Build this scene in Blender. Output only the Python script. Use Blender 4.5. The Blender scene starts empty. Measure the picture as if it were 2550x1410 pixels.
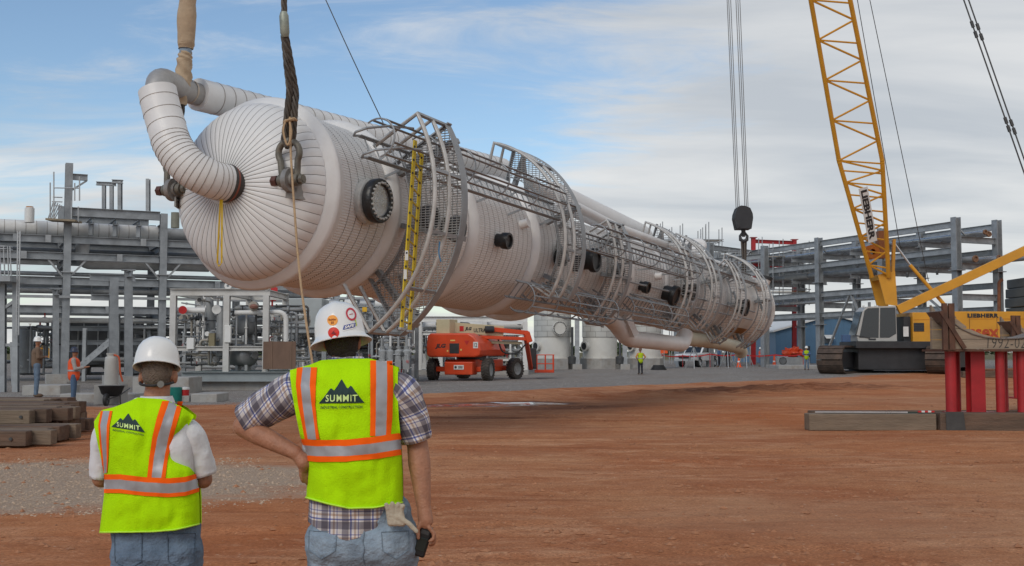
import bpy, bmesh, math, random
import numpy as np
from mathutils import Vector, Matrix, noise
from mathutils.bvhtree import BVHTree

random.seed(7)
R = math.radians
SC = bpy.context.scene
COL = SC.collection

# ---------------------------------------------------------------- camera
FPX, CX, CY, HOR, CZ = 2828.0, 1275.0, 705.0, 877.0, 1.65      # measured on the 2550 x 1410 photograph
PITCH = math.atan((HOR - CY) / FPX)
cam_data = bpy.data.cameras.new('camera')
cam_data.sensor_width = 36.0
cam_data.lens = 36.0 * FPX / 2550.0
cam_data.clip_start = 0.05
cam_data.clip_end = 9000.0
cam = bpy.data.objects.new('camera', cam_data)
cam.location = (0, 0, CZ)
cam.rotation_euler = (math.pi / 2 + PITCH, 0, 0)
COL.objects.link(cam)
SC.camera = cam

# ---------------------------------------------------------------- sky and sun
SUN_DIR = Vector((-0.50, -1.0, 0.86)).normalized()           # towards the sun: behind the camera, to the left
SUN_EL = math.asin(SUN_DIR.z)
SUN_AZ = math.atan2(SUN_DIR.x, SUN_DIR.y)
world = bpy.data.worlds.new('World')
SC.world = world
world.use_nodes = True
nt = world.node_tree
for n_ in list(nt.nodes):
    nt.nodes.remove(n_)
W = nt.nodes.new
def wl(a_, b_): nt.links.new(a_, b_)
def wmath(op, a_, b_=None, clamp=False):
    n = W('ShaderNodeMath'); n.operation = op; n.use_clamp = clamp
    for i, x_ in enumerate((a_, b_)):
        if x_ is None: continue
        if isinstance(x_, (int, float)): n.inputs[i].default_value = x_
        else: wl(x_, n.inputs[i])
    return n.outputs[0]
sky = W('ShaderNodeTexSky'); sky.sky_type = 'NISHITA'; sky.sun_disc = False
sky.sun_elevation = SUN_EL; sky.sun_rotation = SUN_AZ
sky.air_density = 1.0; sky.dust_density = 0.6; sky.ozone_density = 1.2
tc = W('ShaderNodeTexCoord')
sep = W('ShaderNodeSeparateXYZ'); wl(tc.outputs['Generated'], sep.inputs[0])
zc = wmath('ADD', wmath('MAXIMUM', sep.outputs[2], 0.0), 0.16)
cmb = W('ShaderNodeCombineXYZ')
wl(wmath('DIVIDE', sep.outputs[0], zc), cmb.inputs[0])
wl(wmath('DIVIDE', sep.outputs[1], zc), cmb.inputs[1])
def wnoise(scale, detail, rough, off, sx=1.0, sy=1.0, rot=0.0, dist=0.0):
    m = W('ShaderNodeMapping'); wl(cmb.outputs[0], m.inputs[0])
    m.inputs['Location'].default_value = off; m.inputs['Scale'].default_value = (sx, sy, 1)
    m.inputs['Rotation'].default_value = (0, 0, rot)
    n = W('ShaderNodeTexNoise'); wl(m.outputs[0], n.inputs['Vector'])
    n.inputs['Scale'].default_value = scale; n.inputs['Detail'].default_value = detail
    n.inputs['Roughness'].default_value = rough; n.inputs['Distortion'].default_value = dist
    return n.outputs['Fac']
n1_ = wnoise(0.55, 7, 0.55, (3.1, 1.7, 0), 1.0, 1.25, 0.35, 0.5)
n2_ = wnoise(2.3, 9, 0.66, (7.3, 4.4, 0), 0.8, 1.9, -0.3, 0.7)
lowness = wmath('SUBTRACT', 1.0, wmath('MULTIPLY', sep.outputs[2], 3.2), True)
right = wmath('MULTIPLY', wmath('MAXIMUM', wmath('SUBTRACT', sep.outputs[0], 0.05), -0.05), 2.2)
cov = wmath('ADD', wmath('ADD', wmath('MULTIPLY', n1_, 2.3), wmath('MULTIPLY', n2_, 1.5)),
            wmath('ADD', wmath('MULTIPLY', lowness, 0.62), right))
mask = W('ShaderNodeMapRange'); wl(cov, mask.inputs[0]); mask.interpolation_type = 'SMOOTHSTEP'
mask.inputs[1].default_value = 1.80; mask.inputs[2].default_value = 2.55
n3_ = wnoise(1.1, 6, 0.55, (1.3, 9.1, 0), 0.7, 1.7, 0.1, 0.4)
cr = W('ShaderNodeValToRGB'); wl(n3_, cr.inputs[0])
cr.color_ramp.elements[0].position = 0.33; cr.color_ramp.elements[0].color = (5.3, 5.6, 5.95, 1)
cr.color_ramp.elements[1].position = 0.66; cr.color_ramp.elements[1].color = (8.2, 8.15, 8.0, 1)
blue = W('ShaderNodeMixRGB'); blue.blend_type = 'MULTIPLY'; blue.inputs[0].default_value = 1.0
wl(sky.outputs[0], blue.inputs[1]); blue.inputs[2].default_value = (1.22, 1.3, 1.33, 1)
mixc = W('ShaderNodeMixRGB'); wl(wmath('MULTIPLY', mask.outputs[0], 0.93), mixc.inputs[0]); wl(blue.outputs[0], mixc.inputs[1]); wl(cr.outputs[0], mixc.inputs[2])
bg = W('ShaderNodeBackground'); bg.inputs['Strength'].default_value = 0.1
wl(mixc.outputs[0], bg.inputs['Color'])
wo = W('ShaderNodeOutputWorld'); wl(bg.outputs[0], wo.inputs['Surface'])

sun_data = bpy.data.lights.new('sun', 'SUN')
sun_data.energy = 1.3; sun_data.angle = R(28); sun_data.color = (1.0, 0.92, 0.8)
sun = bpy.data.objects.new('sun', sun_data)
sun.rotation_euler = (-SUN_DIR).to_track_quat('-Z', 'Y').to_euler()
sun.location = (0, 0, 60)
COL.objects.link(sun)
SC.view_settings.view_transform = 'Standard'
SC.view_settings.look = 'None'
SC.view_settings.exposure = 0.0
SC.view_settings.gamma = 1.0
SC.cycles.use_denoising = True
SC.cycles.max_bounces = 6

# ---------------------------------------------------------------- measuring helpers
_fw = Vector((0, math.cos(PITCH), math.sin(PITCH))); _up = Vector((0, -math.sin(PITCH), math.cos(PITCH)))
CAM = Vector((0, 0, CZ))
def ray(px, py): return Vector((1, 0, 0)) * ((px - CX) / FPX) + _fw + _up * ((CY - py) / FPX)
def at(px, py, Y):
    d = ray(px, py); return CAM + d * (Y / d.y)
def gp(px, py, z=0.0):
    d = ray(px, py); return CAM + d * ((z - CZ) / d.z)
def sstep(a_, b_, x_):
    t = max(0.0, min(1.0, (x_ - a_) / (b_ - a_))); return t * t * (3 - 2 * t)
def gz(x, y): return 0.35 * sstep(70, 86, y)
def lerp(a_, b_, t): return a_ + (b_ - a_) * t
def interp(tab, x_):                                          # piecewise linear through (x, y...) rows
    if x_ <= tab[0][0]: return tab[0][1:]
    for p, q in zip(tab, tab[1:]):
        if x_ <= q[0]:
            t = (x_ - p[0]) / (q[0] - p[0]); return tuple(lerp(u, v, t) for u, v in zip(p[1:], q[1:]))
    return tab[-1][1:]

# ---------------------------------------------------------------- materials
MATS = {}
def M(name, col, rough=0.6, metal=0.0, var=0.14, scale=3.0, bump=0.0, bscale=None, dirt=None, dirt_amt=0.3, spec=0.4, coat=0.0, stretch=None, emit=None):
    if name in MATS: return MATS[name]
    m = bpy.data.materials.new(name); m.use_nodes = True; MATS[name] = m
    t = m.node_tree; N = t.nodes.new; L = t.links.new
    b = t.nodes['Principled BSDF']
    b.inputs['Roughness'].default_value = rough; b.inputs['Metallic'].default_value = metal
    b.inputs['Specular IOR Level'].default_value = spec; b.inputs['Coat Weight'].default_value = coat
    tcn = N('ShaderNodeTexCoord'); src = tcn.outputs['Object']
    if stretch:
        mp = N('ShaderNodeMapping'); L(src, mp.inputs[0]); mp.inputs['Scale'].default_value = stretch; src = mp.outputs[0]
    nz = N('ShaderNodeTexNoise'); L(src, nz.inputs['Vector']); nz.inputs['Scale'].default_value = scale
    nz.inputs['Detail'].default_value = 6; nz.inputs['Roughness'].default_value = 0.65
    rmp = N('ShaderNodeMapRange'); L(nz.outputs['Fac'], rmp.inputs[0])
    rmp.inputs[1].default_value = 0.3; rmp.inputs[2].default_value = 0.7
    rmp.inputs[3].default_value = 1 - var; rmp.inputs[4].default_value = 1 + var
    mul = N('ShaderNodeVectorMath'); mul.operation = 'SCALE'
    mul.inputs[0].default_value = col[:3]; L(rmp.outputs[0], mul.inputs['Scale'])
    out = mul.outputs[0]
    if dirt:
        n2 = N('ShaderNodeTexNoise'); L(src, n2.inputs['Vector']); n2.inputs['Scale'].default_value = scale * 0.45 + 0.3
        n2.inputs['Detail'].default_value = 8; n2.inputs['Roughness'].default_value = 0.7
        r2 = N('ShaderNodeMapRange'); L(n2.outputs['Fac'], r2.inputs[0]); r2.inputs[1].default_value = 0.48; r2.inputs[2].default_value = 0.72
        r2.inputs[4].default_value = dirt_amt
        mx = N('ShaderNodeMixRGB'); L(r2.outputs[0], mx.inputs[0]); L(out, mx.inputs[1]); mx.inputs[2].default_value = (*dirt, 1)
        out = mx.outputs[0]
    L(out, b.inputs['Base Color'])
    if bump:
        n3 = N('ShaderNodeTexNoise'); L(src, n3.inputs['Vector']); n3.inputs['Scale'].default_value = bscale or scale * 6
        n3.inputs['Detail'].default_value = 5
        bp = N('ShaderNodeBump'); bp.inputs['Strength'].default_value = bump; bp.inputs['Distance'].default_value = 0.02
        L(n3.outputs['Fac'], bp.inputs['Height']); L(bp.outputs[0], b.inputs['Normal'])
    r3 = N('ShaderNodeMapRange'); L(nz.outputs['Fac'], r3.inputs[0]); r3.inputs[3].default_value = max(0.03, rough - 0.1); r3.inputs[4].default_value = min(1, rough + 0.12)
    L(r3.outputs[0], b.inputs['Roughness'])
    return m

# ---------------------------------------------------------------- object bookkeeping
ORG = {}
def tag(o, label=None, cat=None, group=None, kind=None):
    if label: o['label'] = label
    if cat: o['category'] = cat
    if group: o['group'] = group
    if kind: o['kind'] = kind
    return o
def thing(name, label, cat, loc=(0, 0, 0), group=None):
    o = bpy.data.objects.new(name, None); COL.objects.link(o)
    o.location = loc; o.empty_display_size = 0.2
    ORG[o.name] = Vector(loc)
    return tag(o, label, cat, group)
def link_mesh(name, me, parent=None, org=None):
    o = bpy.data.objects.new(name, me); COL.objects.link(o)
    if parent is not None:
        o.parent = parent; ORG[o.name] = ORG[parent.name]
    else:
        ORG[o.name] = Vector(org or (0, 0, 0)); o.location = ORG[o.name]
    return o

Z3 = Vector((0, 0, 1))
def basis(d, up=None):
    d = d.normalized(); up = Vector(up) if up is not None else Z3
    if abs(d.dot(up)) > 0.985: up = Vector((0, 1, 0)) if abs(d.y) < 0.9 else Vector((1, 0, 0))
    s = d.cross(up).normalized(); u = s.cross(d).normalized()
    return d, s, u
class MB:
    def __init__(s): s.v = []; s.f = []; s.uv = []
    def add(s, vs, fs, uvs=None):
        n = len(s.v); s.v += [tuple(v) for v in vs]; s.f += [tuple(i + n for i in f) for f in fs]
        s.uv += list(uvs) if uvs is not None else [(0.0, 0.0)] * len(vs)
    def box(s, c, size, ax=None):
        c = Vector(c); ex, ey, ez = ax if ax else (Vector((1, 0, 0)), Vector((0, 1, 0)), Vector((0, 0, 1)))
        hx, hy, hz = size[0] / 2, size[1] / 2, size[2] / 2
        vs = [c + ex * (a_ * hx) + ey * (b_ * hy) + ez * (d_ * hz) for d_ in (-1, 1) for b_ in (-1, 1) for a_ in (-1, 1)]
        s.add(vs, [(0, 2, 3, 1), (4, 5, 7, 6), (0, 1, 5, 4), (2, 6, 7, 3), (0, 4, 6, 2), (1, 3, 7, 5)]); return s
    def box2(s, lo, hi):
        return s.box([(a_ + b_) / 2 for a_, b_ in zip(lo, hi)], [b_ - a_ for a_, b_ in zip(lo, hi)])
    def bar(s, p, q, w, h=None, up=None):
        p = Vector(p); q = Vector(q); d, sd, u = basis(q - p, up)
        return s.box((p + q) / 2, ((q - p).length, w, h or w), (d, sd, u))
    def prism(s, poly, o, ex, ey, ez):
        o = Vector(o); ex = Vector(ex); ey = Vector(ey); ez = Vector(ez); n = len(poly)
        vs = [o + ex * x_ + ey * y_ for x_, y_ in poly] + [o + ex * x_ + ey * y_ + ez for x_, y_ in poly]
        fs = [tuple(range(n))[::-1], tuple(range(n, 2 * n))] + [(i, (i + 1) % n, n + (i + 1) % n, n + i) for i in range(n)]
        s.add(vs, fs); return s
    def ibeam(s, p, q, h=0.35, w=0.25, tf=0.03, tw=0.022, up=None):
        p = Vector(p); q = Vector(q); d, sd, u = basis(q - p, up)
        a_, b_, c_ = w / 2, h / 2, tw / 2
        poly = [(-a_, -b_), (a_, -b_), (a_, -b_ + tf), (c_, -b_ + tf), (c_, b_ - tf), (a_, b_ - tf), (a_, b_), (-a_, b_), (-a_, b_ - tf), (-c_, b_ - tf), (-c_, -b_ + tf), (-a_, -b_ + tf)]
        n = 12
        vs = [p + sd * x_ + u * y_ for x_, y_ in poly] + [q + sd * x_ + u * y_ for x_, y_ in poly]
        fs = [(i, (i + 1) % n, n + (i + 1) % n, n + i) for i in range(n)]
        for o in (0, n):
            k = [(0, 1, 2, 11), (5, 6, 7, 8), (3, 4, 9, 10)]
            fs += [tuple(o + i for i in (f if o else f[::-1])) for f in k]
        s.add(vs, fs); return s
    def tube(s, pts, r, n=8, cap=True, closed=False):
        pts = [Vector(p) for p in pts]; m = len(pts)
        rs = r if isinstance(r, (list, tuple)) else [r] * m
        d0 = (pts[1] - pts[0]).normalized(); _, sd, u = basis(d0)
        vs = []; prev = d0
        for i, p in enumerate(pts):
            if closed: d = (pts[(i + 1) % m] - pts[i - 1]).normalized()
            elif i == 0: d = d0
            elif i == m - 1: d = (pts[i] - pts[i - 1]).normalized()
            else: d = ((pts[i + 1] - pts[i]).normalized() + (pts[i] - pts[i - 1]).normalized()).normalized()
            q = prev.rotation_difference(d); sd = q @ sd; u = q @ u; prev = d
            for k in range(n):
                an = 2 * math.pi * k / n
                vs.append(p + (sd * math.cos(an) + u * math.sin(an)) * rs[i])
        fs = [(i * n + k, i * n + (k + 1) % n, (i + 1) * n + (k + 1) % n, (i + 1) * n + k) for i in range(m - 1) for k in range(n)]
        if closed: fs += [((m - 1) * n + k, (m - 1) * n + (k + 1) % n, (k + 1) % n, k) for k in range(n)]
        elif cap: fs += [tuple(range(n))[::-1], tuple(range((m - 1) * n, m * n))]
        s.add(vs, fs); return s
    def cyl(s, p, q, r0, r1=None, n=12, cap=True): return s.tube([p, q], [r0, r0 if r1 is None else r1], n, cap)
    def lathe(s, prof, o, axis, n=24, x0=0.0, x1=2 * math.pi, sx=1.0, ref=None):
        o = Vector(o); d, sd, u = basis(Vector(axis), ref)
        full = abs(x1 - x0 - 2 * math.pi) < 1e-6; m = n if full else n + 1
        vs = []
        for r_, t_ in prof:
            for k in range(m):
                an = x0 + (x1 - x0) * k / n
                vs.append(o + d * t_ + (sd * (math.cos(an) * sx) + u * math.sin(an)) * r_)
        fs = []
        for i in range(len(prof) - 1):
            for k in range(n):
                k2 = (k + 1) % m
                fs.append((i * m + k, i * m + k2, (i + 1) * m + k2, (i + 1) * m + k))
        s.add(vs, fs); return s
    def ball(s, c, r, n=12, m=8, ax=None):
        c = Vector(c); r = r if isinstance(r, (tuple, list)) else (r, r, r)
        ex, ey, ez = ax if ax else (Vector((1, 0, 0)), Vector((0, 1, 0)), Vector((0, 0, 1)))
        vs = [c - ez * r[2]]
        for i in range(1, m):
            ph = -math.pi / 2 + math.pi * i / m
            for k in range(n):
                an = 2 * math.pi * k / n
                vs.append(c + ex * (r[0] * math.cos(ph) * math.cos(an)) + ey * (r[1] * math.cos(ph) * math.sin(an)) + ez * (r[2] * math.sin(ph)))
        vs.append(c + ez * r[2]); top = len(vs) - 1
        fs = [(0, 1 + (k + 1) % n, 1 + k) for k in range(n)]
        for i in range(m - 2):
            for k in range(n):
                a_ = 1 + i * n
                fs.append((a_ + k, a_ + (k + 1) % n, a_ + n + (k + 1) % n, a_ + n + k))
        a_ = 1 + (m - 2) * n
        fs += [(a_ + k, a_ + (k + 1) % n, top) for k in range(n)]
        s.add(vs, fs); return s
    def loft(s, rings, uvs=None, cap=False):
        n = len(rings[0]); vs = [p for r_ in rings for p in r_]
        fs = [(i * n + k, i * n + k + 1, (i + 1) * n + k + 1, (i + 1) * n + k) for i in range(len(rings) - 1) for k in range(n - 1)]
        if cap: fs += [tuple(range(n - 1))[::-1], tuple(range((len(rings) - 1) * n, len(rings) * n - 1))]
        s.add(vs, fs, [u for r_ in uvs for u in r_] if uvs else None); return s
    def mesh(s, name, mat, org, smooth=None, uv=False):
        me = bpy.data.meshes.new(name)
        me.from_pydata([(a_ - org[0], b_ - org[1], c_ - org[2]) for a_, b_, c_ in s.v], [], s.f)
        if uv:
            ul = me.uv_layers.new(name='UVMap')
            idx = np.empty(len(me.loops), dtype=np.int32); me.loops.foreach_get('vertex_index', idx)
            ul.data.foreach_set('uv', np.array(s.uv, dtype=np.float32)[idx].ravel())
        if smooth is not None:
            me.shade_smooth()
            if smooth < 179: me.set_sharp_from_angle(angle=R(smooth))
        me.materials.append(mat); return me
    def build(s, name, mat, parent=None, smooth=None, loc=None, uv=False, bevel=0.0, solid=0.0, **tags):
        org = ORG[parent.name] if parent is not None else Vector(loc or (0, 0, 0))
        o = link_mesh(name, s.mesh(name, mat, org, smooth, uv), parent, org)
        if bevel:
            b = o.modifiers.new('bevel', 'BEVEL'); b.width = bevel; b.segments = 2; b.limit_method = 'ANGLE'; b.angle_limit = R(40)
        if solid:
            b = o.modifiers.new('solid', 'SOLIDIFY'); b.thickness = solid; b.offset = -1
        if tags: tag(o, **tags)
        return o
def share(o, name, parent, mw=None):                          # another piece with the same mesh
    c = bpy.data.objects.new(name, o.data); COL.objects.link(c); c.parent = parent; ORG[c.name] = ORG[parent.name]
    if mw is not None: c.matrix_local = mw
    return c
_TXT = {}
def text2d(body, bold=0.0, shear=0.0, spacing=1.0):
    key = (body, bold, shear, spacing)
    if key not in _TXT:
        cu = bpy.data.curves.new('lettering', 'FONT'); cu.body = body; cu.size = 1.0; cu.offset = bold; cu.shear = shear
        cu.align_x = 'CENTER'; cu.align_y = 'CENTER'; cu.resolution_u = 3; cu.space_character = spacing
        ob = bpy.data.objects.new('lettering', cu)
        me = ob.to_mesh(); vs = [(v.co.x, v.co.y) for v in me.vertices]; fs = [tuple(p.vertices) for p in me.polygons]
        ob.to_mesh_clear(); bpy.data.objects.remove(ob); bpy.data.curves.remove(cu)
        xs = [v[0] for v in vs]; ys = [v[1] for v in vs]
        cx, cy = (min(xs) + max(xs)) / 2, (min(ys) + max(ys)) / 2; w, h = max(xs) - min(xs), max(ys) - min(ys)
        _TXT[key] = ([((x_ - cx) / w, (y_ - cy) / h) for x_, y_ in vs], fs)   # unit box
    return _TXT[key]
def add_text(mb, body, o, ex, ey, w, h, bold=0.0, shear=0.0, spacing=1.0):
    vs, fs = text2d(body, bold, shear, spacing); o = Vector(o); ex = Vector(ex).normalized(); ey = Vector(ey).normalized()
    mb.add([o + ex * (x_ * w) + ey * (y_ * h) for x_, y_ in vs], fs); return mb

# shared materials
galv = M('galvanised_steel', (0.30, 0.315, 0.325), 0.55, 0.35, 0.22, 1.6, dirt=(0.13, 0.13, 0.13), dirt_amt=0.45)
galv_l = M('light_galvanised', (0.36, 0.37, 0.375), 0.5, 0.4, 0.2, 2.0, dirt=(0.2, 0.19, 0.18), dirt_amt=0.4)
dark_st = M('dark_steel', (0.075, 0.078, 0.08), 0.55, 0.4, 0.25, 4, dirt=(0.12, 0.08, 0.05), dirt_amt=0.3)
black = M('black_rubber', (0.022, 0.022, 0.023), 0.6, 0, 0.3, 6)
white_pnt = M('white_paint', (0.66, 0.655, 0.63), 0.45, 0, 0.08, 1.2, dirt=(0.4, 0.36, 0.3), dirt_amt=0.35)
grey_pnt = M('grey_paint', (0.3, 0.31, 0.31), 0.5, 0, 0.15, 1.5, dirt=(0.17, 0.15, 0.13), dirt_amt=0.4)
jacket = M('white_jacketing', (0.68, 0.672, 0.655), 0.46, 0.0, 0.07, 0.9, dirt=(0.46, 0.40, 0.34), dirt_amt=0.34, coat=0.05)
concrete = M('concrete', (0.34, 0.33, 0.31), 0.85, 0, 0.18, 2.5, 0.3, dirt=(0.24, 0.17, 0.12), dirt_amt=0.5)
red_pnt = M('red_paint', (0.36, 0.018, 0.022), 0.45, 0, 0.2, 2, dirt=(0.16, 0.03, 0.02), dirt_amt=0.5)
orange_pnt = M('orange_paint', (0.62, 0.062, 0.016), 0.4, 0, 0.1, 1.5, dirt=(0.3, 0.1, 0.05), dirt_amt=0.35)
yellow_pnt = M('crane_yellow', (0.60, 0.285, 0.025), 0.45, 0, 0.1, 0.8, dirt=(0.4, 0.2, 0.04), dirt_amt=0.35)
alu = M('bright_aluminium', (0.56, 0.57, 0.58), 0.28, 0.75, 0.15, 1.5)
# ================================================================ ground
def ground_h(x, y):
    h = gz(x, y)
    if y < 60:
        near = 1 - sstep(35, 60, y)
        h += near * (0.035 * (noise.noise((x * 0.16, y * 0.22, 1.3))) + 0.018 * noise.noise((x * 0.6, y * 0.8, 4.7)))
        rut = abs(noise.noise((x * 0.05, y * 0.75 - x * 0.05, 8.1)))
        h -= near * 0.05 * max(0, 0.28 - rut)
        if y < 16:
            h += (1 - sstep(10, 16, y)) * (0.007 * noise.noise((x * 3.1, y * 3.1, 2.2)) + 0.012 * noise.noise((x * 0.9, y * 2.2, 9.2)))
        # pushed-up berms along the edge of the gravel
        e = y - gravel_edge(x)
        if -9 < e < 3 and x > -6:
            b = 0.5 + 0.5 * noise.noise((x * 0.35, y * 0.2, 3.3))
            h += 0.13 * b * math.exp(-((e + 0.9) / 0.8) ** 2) + 0.10 * b * math.exp(-((e + 5.2 + 0.8 * noise.noise((x * .2, 0, 0))) / 0.6) ** 2) * (1 - sstep(4, 9, x))
        bank = math.exp(-(((x - 12.5) / 5.5) ** 2 + ((y - 49 - (x - 12) * 0.7) / 3.2) ** 2)) + 0.6 * math.exp(-(((x - 3) / 5.0) ** 2 + ((y - 40 - x * 0.6) / 1.8) ** 2))
        h += bank * (0.26 + 0.26 * noise.noise((x * 0.9, y * 0.7, 0)) + 0.16 * noise.noise((x * 2.4, y * 2.0, 3)))
        for k, (x0, y0, sl, w) in enumerate(((0, 9.2, 0.10, 0.16), (0, 10.9, 0.10, 0.16), (0, 17.5, -0.06, 0.2), (0, 19.4, -0.06, 0.2), (0, 27, 0.22, 0.25), (0, 29.1, 0.22, 0.25))):
            e2 = (y - y0 - sl * x - 0.5 * noise.noise((x * 0.12, k, 0))) / w
            if abs(e2) < 3: h += 0.03 * (-math.exp(-e2 * e2) + 0.8 * math.exp(-(abs(e2) - 1.5) ** 2 * 3)) * (0.6 + 0.7 * noise.noise((x * 0.5, k * 3.1, 1)))
    return h
def gravel_edge(x):                                           # y at which the grey gravel yard begins
    return interp([(-40, 33.5), (-12, 34.5), (-7, 37.5), (-3.4, 43.5), (4.2, 53.0), (14.5, 66.0), (28, 80), (45, 96)], x)[0]
def grade(lo, hi, near, growth, start):
    out = [0.0]; st = near
    while out[-1] < hi:
        out.append(out[-1] + st); st *= growth if out[-1] > start else 1.0
    neg = [0.0]; st = near
    while neg[-1] < -lo:
        neg.append(neg[-1] + st); st *= growth if neg[-1] > start else 1.0
    return [-v for v in neg[:0:-1]] + out
xs = grade(-2500, 2500, 0.18, 1.06, 19)
ys = [-60, -30, -12, -4, 0, 4, 7]; st_y = 0.115
while ys[-1] < 4500:
    ys.append(ys[-1] + st_y)
    if ys[-1] > 22: st_y *= 1.02 if ys[-1] < 60 else 1.05
gb = MB()
gb.v = [(x, y, ground_h(x, y)) for y in ys for x in xs]; gb.uv = [(0, 0)] * len(gb.v)
nx = len(xs)
gb.f = [(j * nx + i, j * nx + i + 1, (j + 1) * nx + i + 1, (j + 1) * nx + i) for j in range(len(ys) - 1) for i in range(nx - 1)]

def ground_material():
    m = bpy.data.materials.new('red_dirt_and_gravel'); m.use_nodes = True
    t = m.node_tree; L = t.links.new
    b = t.nodes['Principled BSDF']
    def N(kind, **kw):
        n = t.nodes.new(kind)
        for k, v in kw.items(): setattr(n, k, v)
        return n
    geo = N('ShaderNodeNewGeometry'); P = geo.outputs['Position']
    sp = N('ShaderNodeSeparateXYZ'); L(P, sp.inputs[0])
    def math_(op, a_, b_=None, clamp=False):
        n = N('ShaderNodeMath', operation=op, use_clamp=clamp)
        for i, v in enumerate((a_, b_)):
            if v is None: continue
            if isinstance(v, (int, float)): n.inputs[i].default_value = v
            else: L(v, n.inputs[i])
        return n.outputs[0]
    def nz(scale, detail=6, rough=0.6, sc=(1, 1, 1), off=(0, 0, 0), dist=0.0):
        mp = N('ShaderNodeMapping'); L(P, mp.inputs[0]); mp.inputs['Scale'].default_value = sc; mp.inputs['Location'].default_value = off
        n = N('ShaderNodeTexNoise'); L(mp.outputs[0], n.inputs['Vector']); n.inputs['Scale'].default_value = scale
        n.inputs['Detail'].default_value = detail; n.inputs['Roughness'].default_value = rough; n.inputs['Distortion'].default_value = dist
        return n.outputs['Fac']
    def rng(v, a_, b_, c_=0.0, d_=1.0, smooth=True):
        n = N('ShaderNodeMapRange'); L(v, n.inputs[0])
        if smooth: n.interpolation_type = 'SMOOTHSTEP'
        for i, x_ in enumerate((a_, b_, c_, d_)): n.inputs[i + 1].default_value = x_
        return n.outputs[0]
    def mix(f, a_, b_, blend='MIX'):
        n = N('ShaderNodeMixRGB', blend_type=blend)
        for i, v in enumerate((f, a_, b_)):
            if isinstance(v, (int, float)): n.inputs[i].default_value = v
            elif isinstance(v, tuple): n.inputs[i].default_value = (*v, 1)
            else: L(v, n.inputs[i])
        return n.outputs[0]
    # dirt: broad patches, long scraped streaks, fine grain
    big = nz(0.22, 6, 0.65, (1, 1, 1)); streak = nz(0.8, 8, 0.7, (0.55, 1.35, 1), (3, 5, 0), 0.9); fine = nz(9.0, 8, 0.75); grit = nz(36, 4, 0.8)
    d = mix(rng(big, 0.36, 0.66), (0.395, 0.143, 0.063), (0.487, 0.225, 0.109))
    d = mix(rng(streak, 0.47, 0.72, 0, 0.7), d, (0.619, 0.334, 0.190))
    d = mix(rng(streak, 0.44, 0.27, 0, 0.7), d, (0.283, 0.091, 0.038))
    med = nz(2.6, 7, 0.7, (0.8, 1.2, 1), (1, 8, 0), 0.4)
    d = mix(rng(med, 0.5, 0.3, 0, 0.55), d, (0.263, 0.091, 0.042))
    d = mix(rng(med, 0.56, 0.74, 0, 0.45), d, (0.658, 0.377, 0.223))
    d = mix(rng(fine, 0.46, 0.27, 0, 0.8), d, (0.184, 0.066, 0.033))
    d = mix(rng(fine, 0.56, 0.74, 0, 0.55), d, (0.738, 0.450, 0.274))
    d = mix(0.6, d, mix(1.0, d, rng(grit, 0.3, 0.7, 0.35, 1.6, False), 'MULTIPLY'))
    tan_ = nz(0.11, 5, 0.6, (1, 1, 1), (14, 3, 0))
    d = mix(rng(tan_, 0.5, 0.64, 0, 0.6), d, mix(0.5, d, (0.474, 0.286, 0.173)))
    d = mix(rng(tan_, 0.46, 0.34, 0, 0.55), d, mix(0.6, d, (0.474, 0.152, 0.050)))
    rutn = nz(1.3, 5, 0.6, (0.07, 1.5, 1), (5, 11, 0), 0.5)
    d = mix(rng(rutn, 0.44, 0.3, 0, 0.6), d, (0.224, 0.075, 0.033))
    sv2 = N('ShaderNodeTexVoronoi'); L(P, sv2.inputs['Vector']); sv2.inputs['Scale'].default_value = 7.0
    d = mix(rng(sv2.outputs['Distance'], 0.16, 0.05, 0, 0.55), d, (0.158, 0.061, 0.033))
    sv3 = N('ShaderNodeTexVoronoi'); mp3 = N('ShaderNodeMapping'); L(P, mp3.inputs[0]); mp3.inputs['Location'].default_value = (3.3, 7.7, 0); L(mp3.outputs[0], sv3.inputs['Vector']); sv3.inputs['Scale'].default_value = 4.3
    d = mix(rng(sv3.outputs['Distance'], 0.09, 0.03, 0, 0.7), d, (0.658, 0.486, 0.347))
    # freshly turned, darker soil: the low bank on the right and the scraped strip before the yard
    for cx_, cy_, rx_, ry_, sl_ in ((12.5, 40.5, 6.5, 3.6, 0.7), (0.5, 34.0, 5.0, 1.3, 0.42), (-1.5, 28.6, 4.2, 0.5, 0.05), (26.0, 46.0, 8.0, 2.5, 0.3)):
        qx = math_('DIVIDE', math_('SUBTRACT', sp.outputs[0], cx_), rx_)
        qy = math_('DIVIDE', math_('SUBTRACT', math_('SUBTRACT', sp.outputs[1], math_('MULTIPLY', math_('SUBTRACT', sp.outputs[0], cx_), sl_)), cy_ + (8.5 if cx_ == 12.5 else 0.0)), ry_)
        qr = math_('ADD', math_('ADD', math_('MULTIPLY', qx, qx), math_('MULTIPLY', qy, qy)), math_('MULTIPLY', math_('SUBTRACT', nz(0.7, 8, 0.75, (0.7, 1.2, 1), (cx_, 1, 0)), 0.5), 3.4))
        d = mix(rng(qr, 1.05, 0.35, 0, 0.78), d, mix(rng(med, 0.4, 0.62), (0.165, 0.062, 0.032), (0.30, 0.125, 0.066)))
    # gravel
    vor = N('ShaderNodeTexVoronoi'); mpv = N('ShaderNodeMapping'); L(P, mpv.inputs[0]); L(mpv.outputs[0], vor.inputs['Vector']); vor.inputs['Scale'].default_value = 26
    cg = N('ShaderNodeValToRGB'); sv = N('ShaderNodeSeparateColor'); L(vor.outputs['Color'], sv.inputs[0]); L(sv.outputs[0], cg.inputs[0])
    cg.color_ramp.elements[0].color = (0.14, 0.125, 0.11, 1); cg.color_ramp.elements[1].color = (0.42, 0.39, 0.355, 1)
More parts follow.
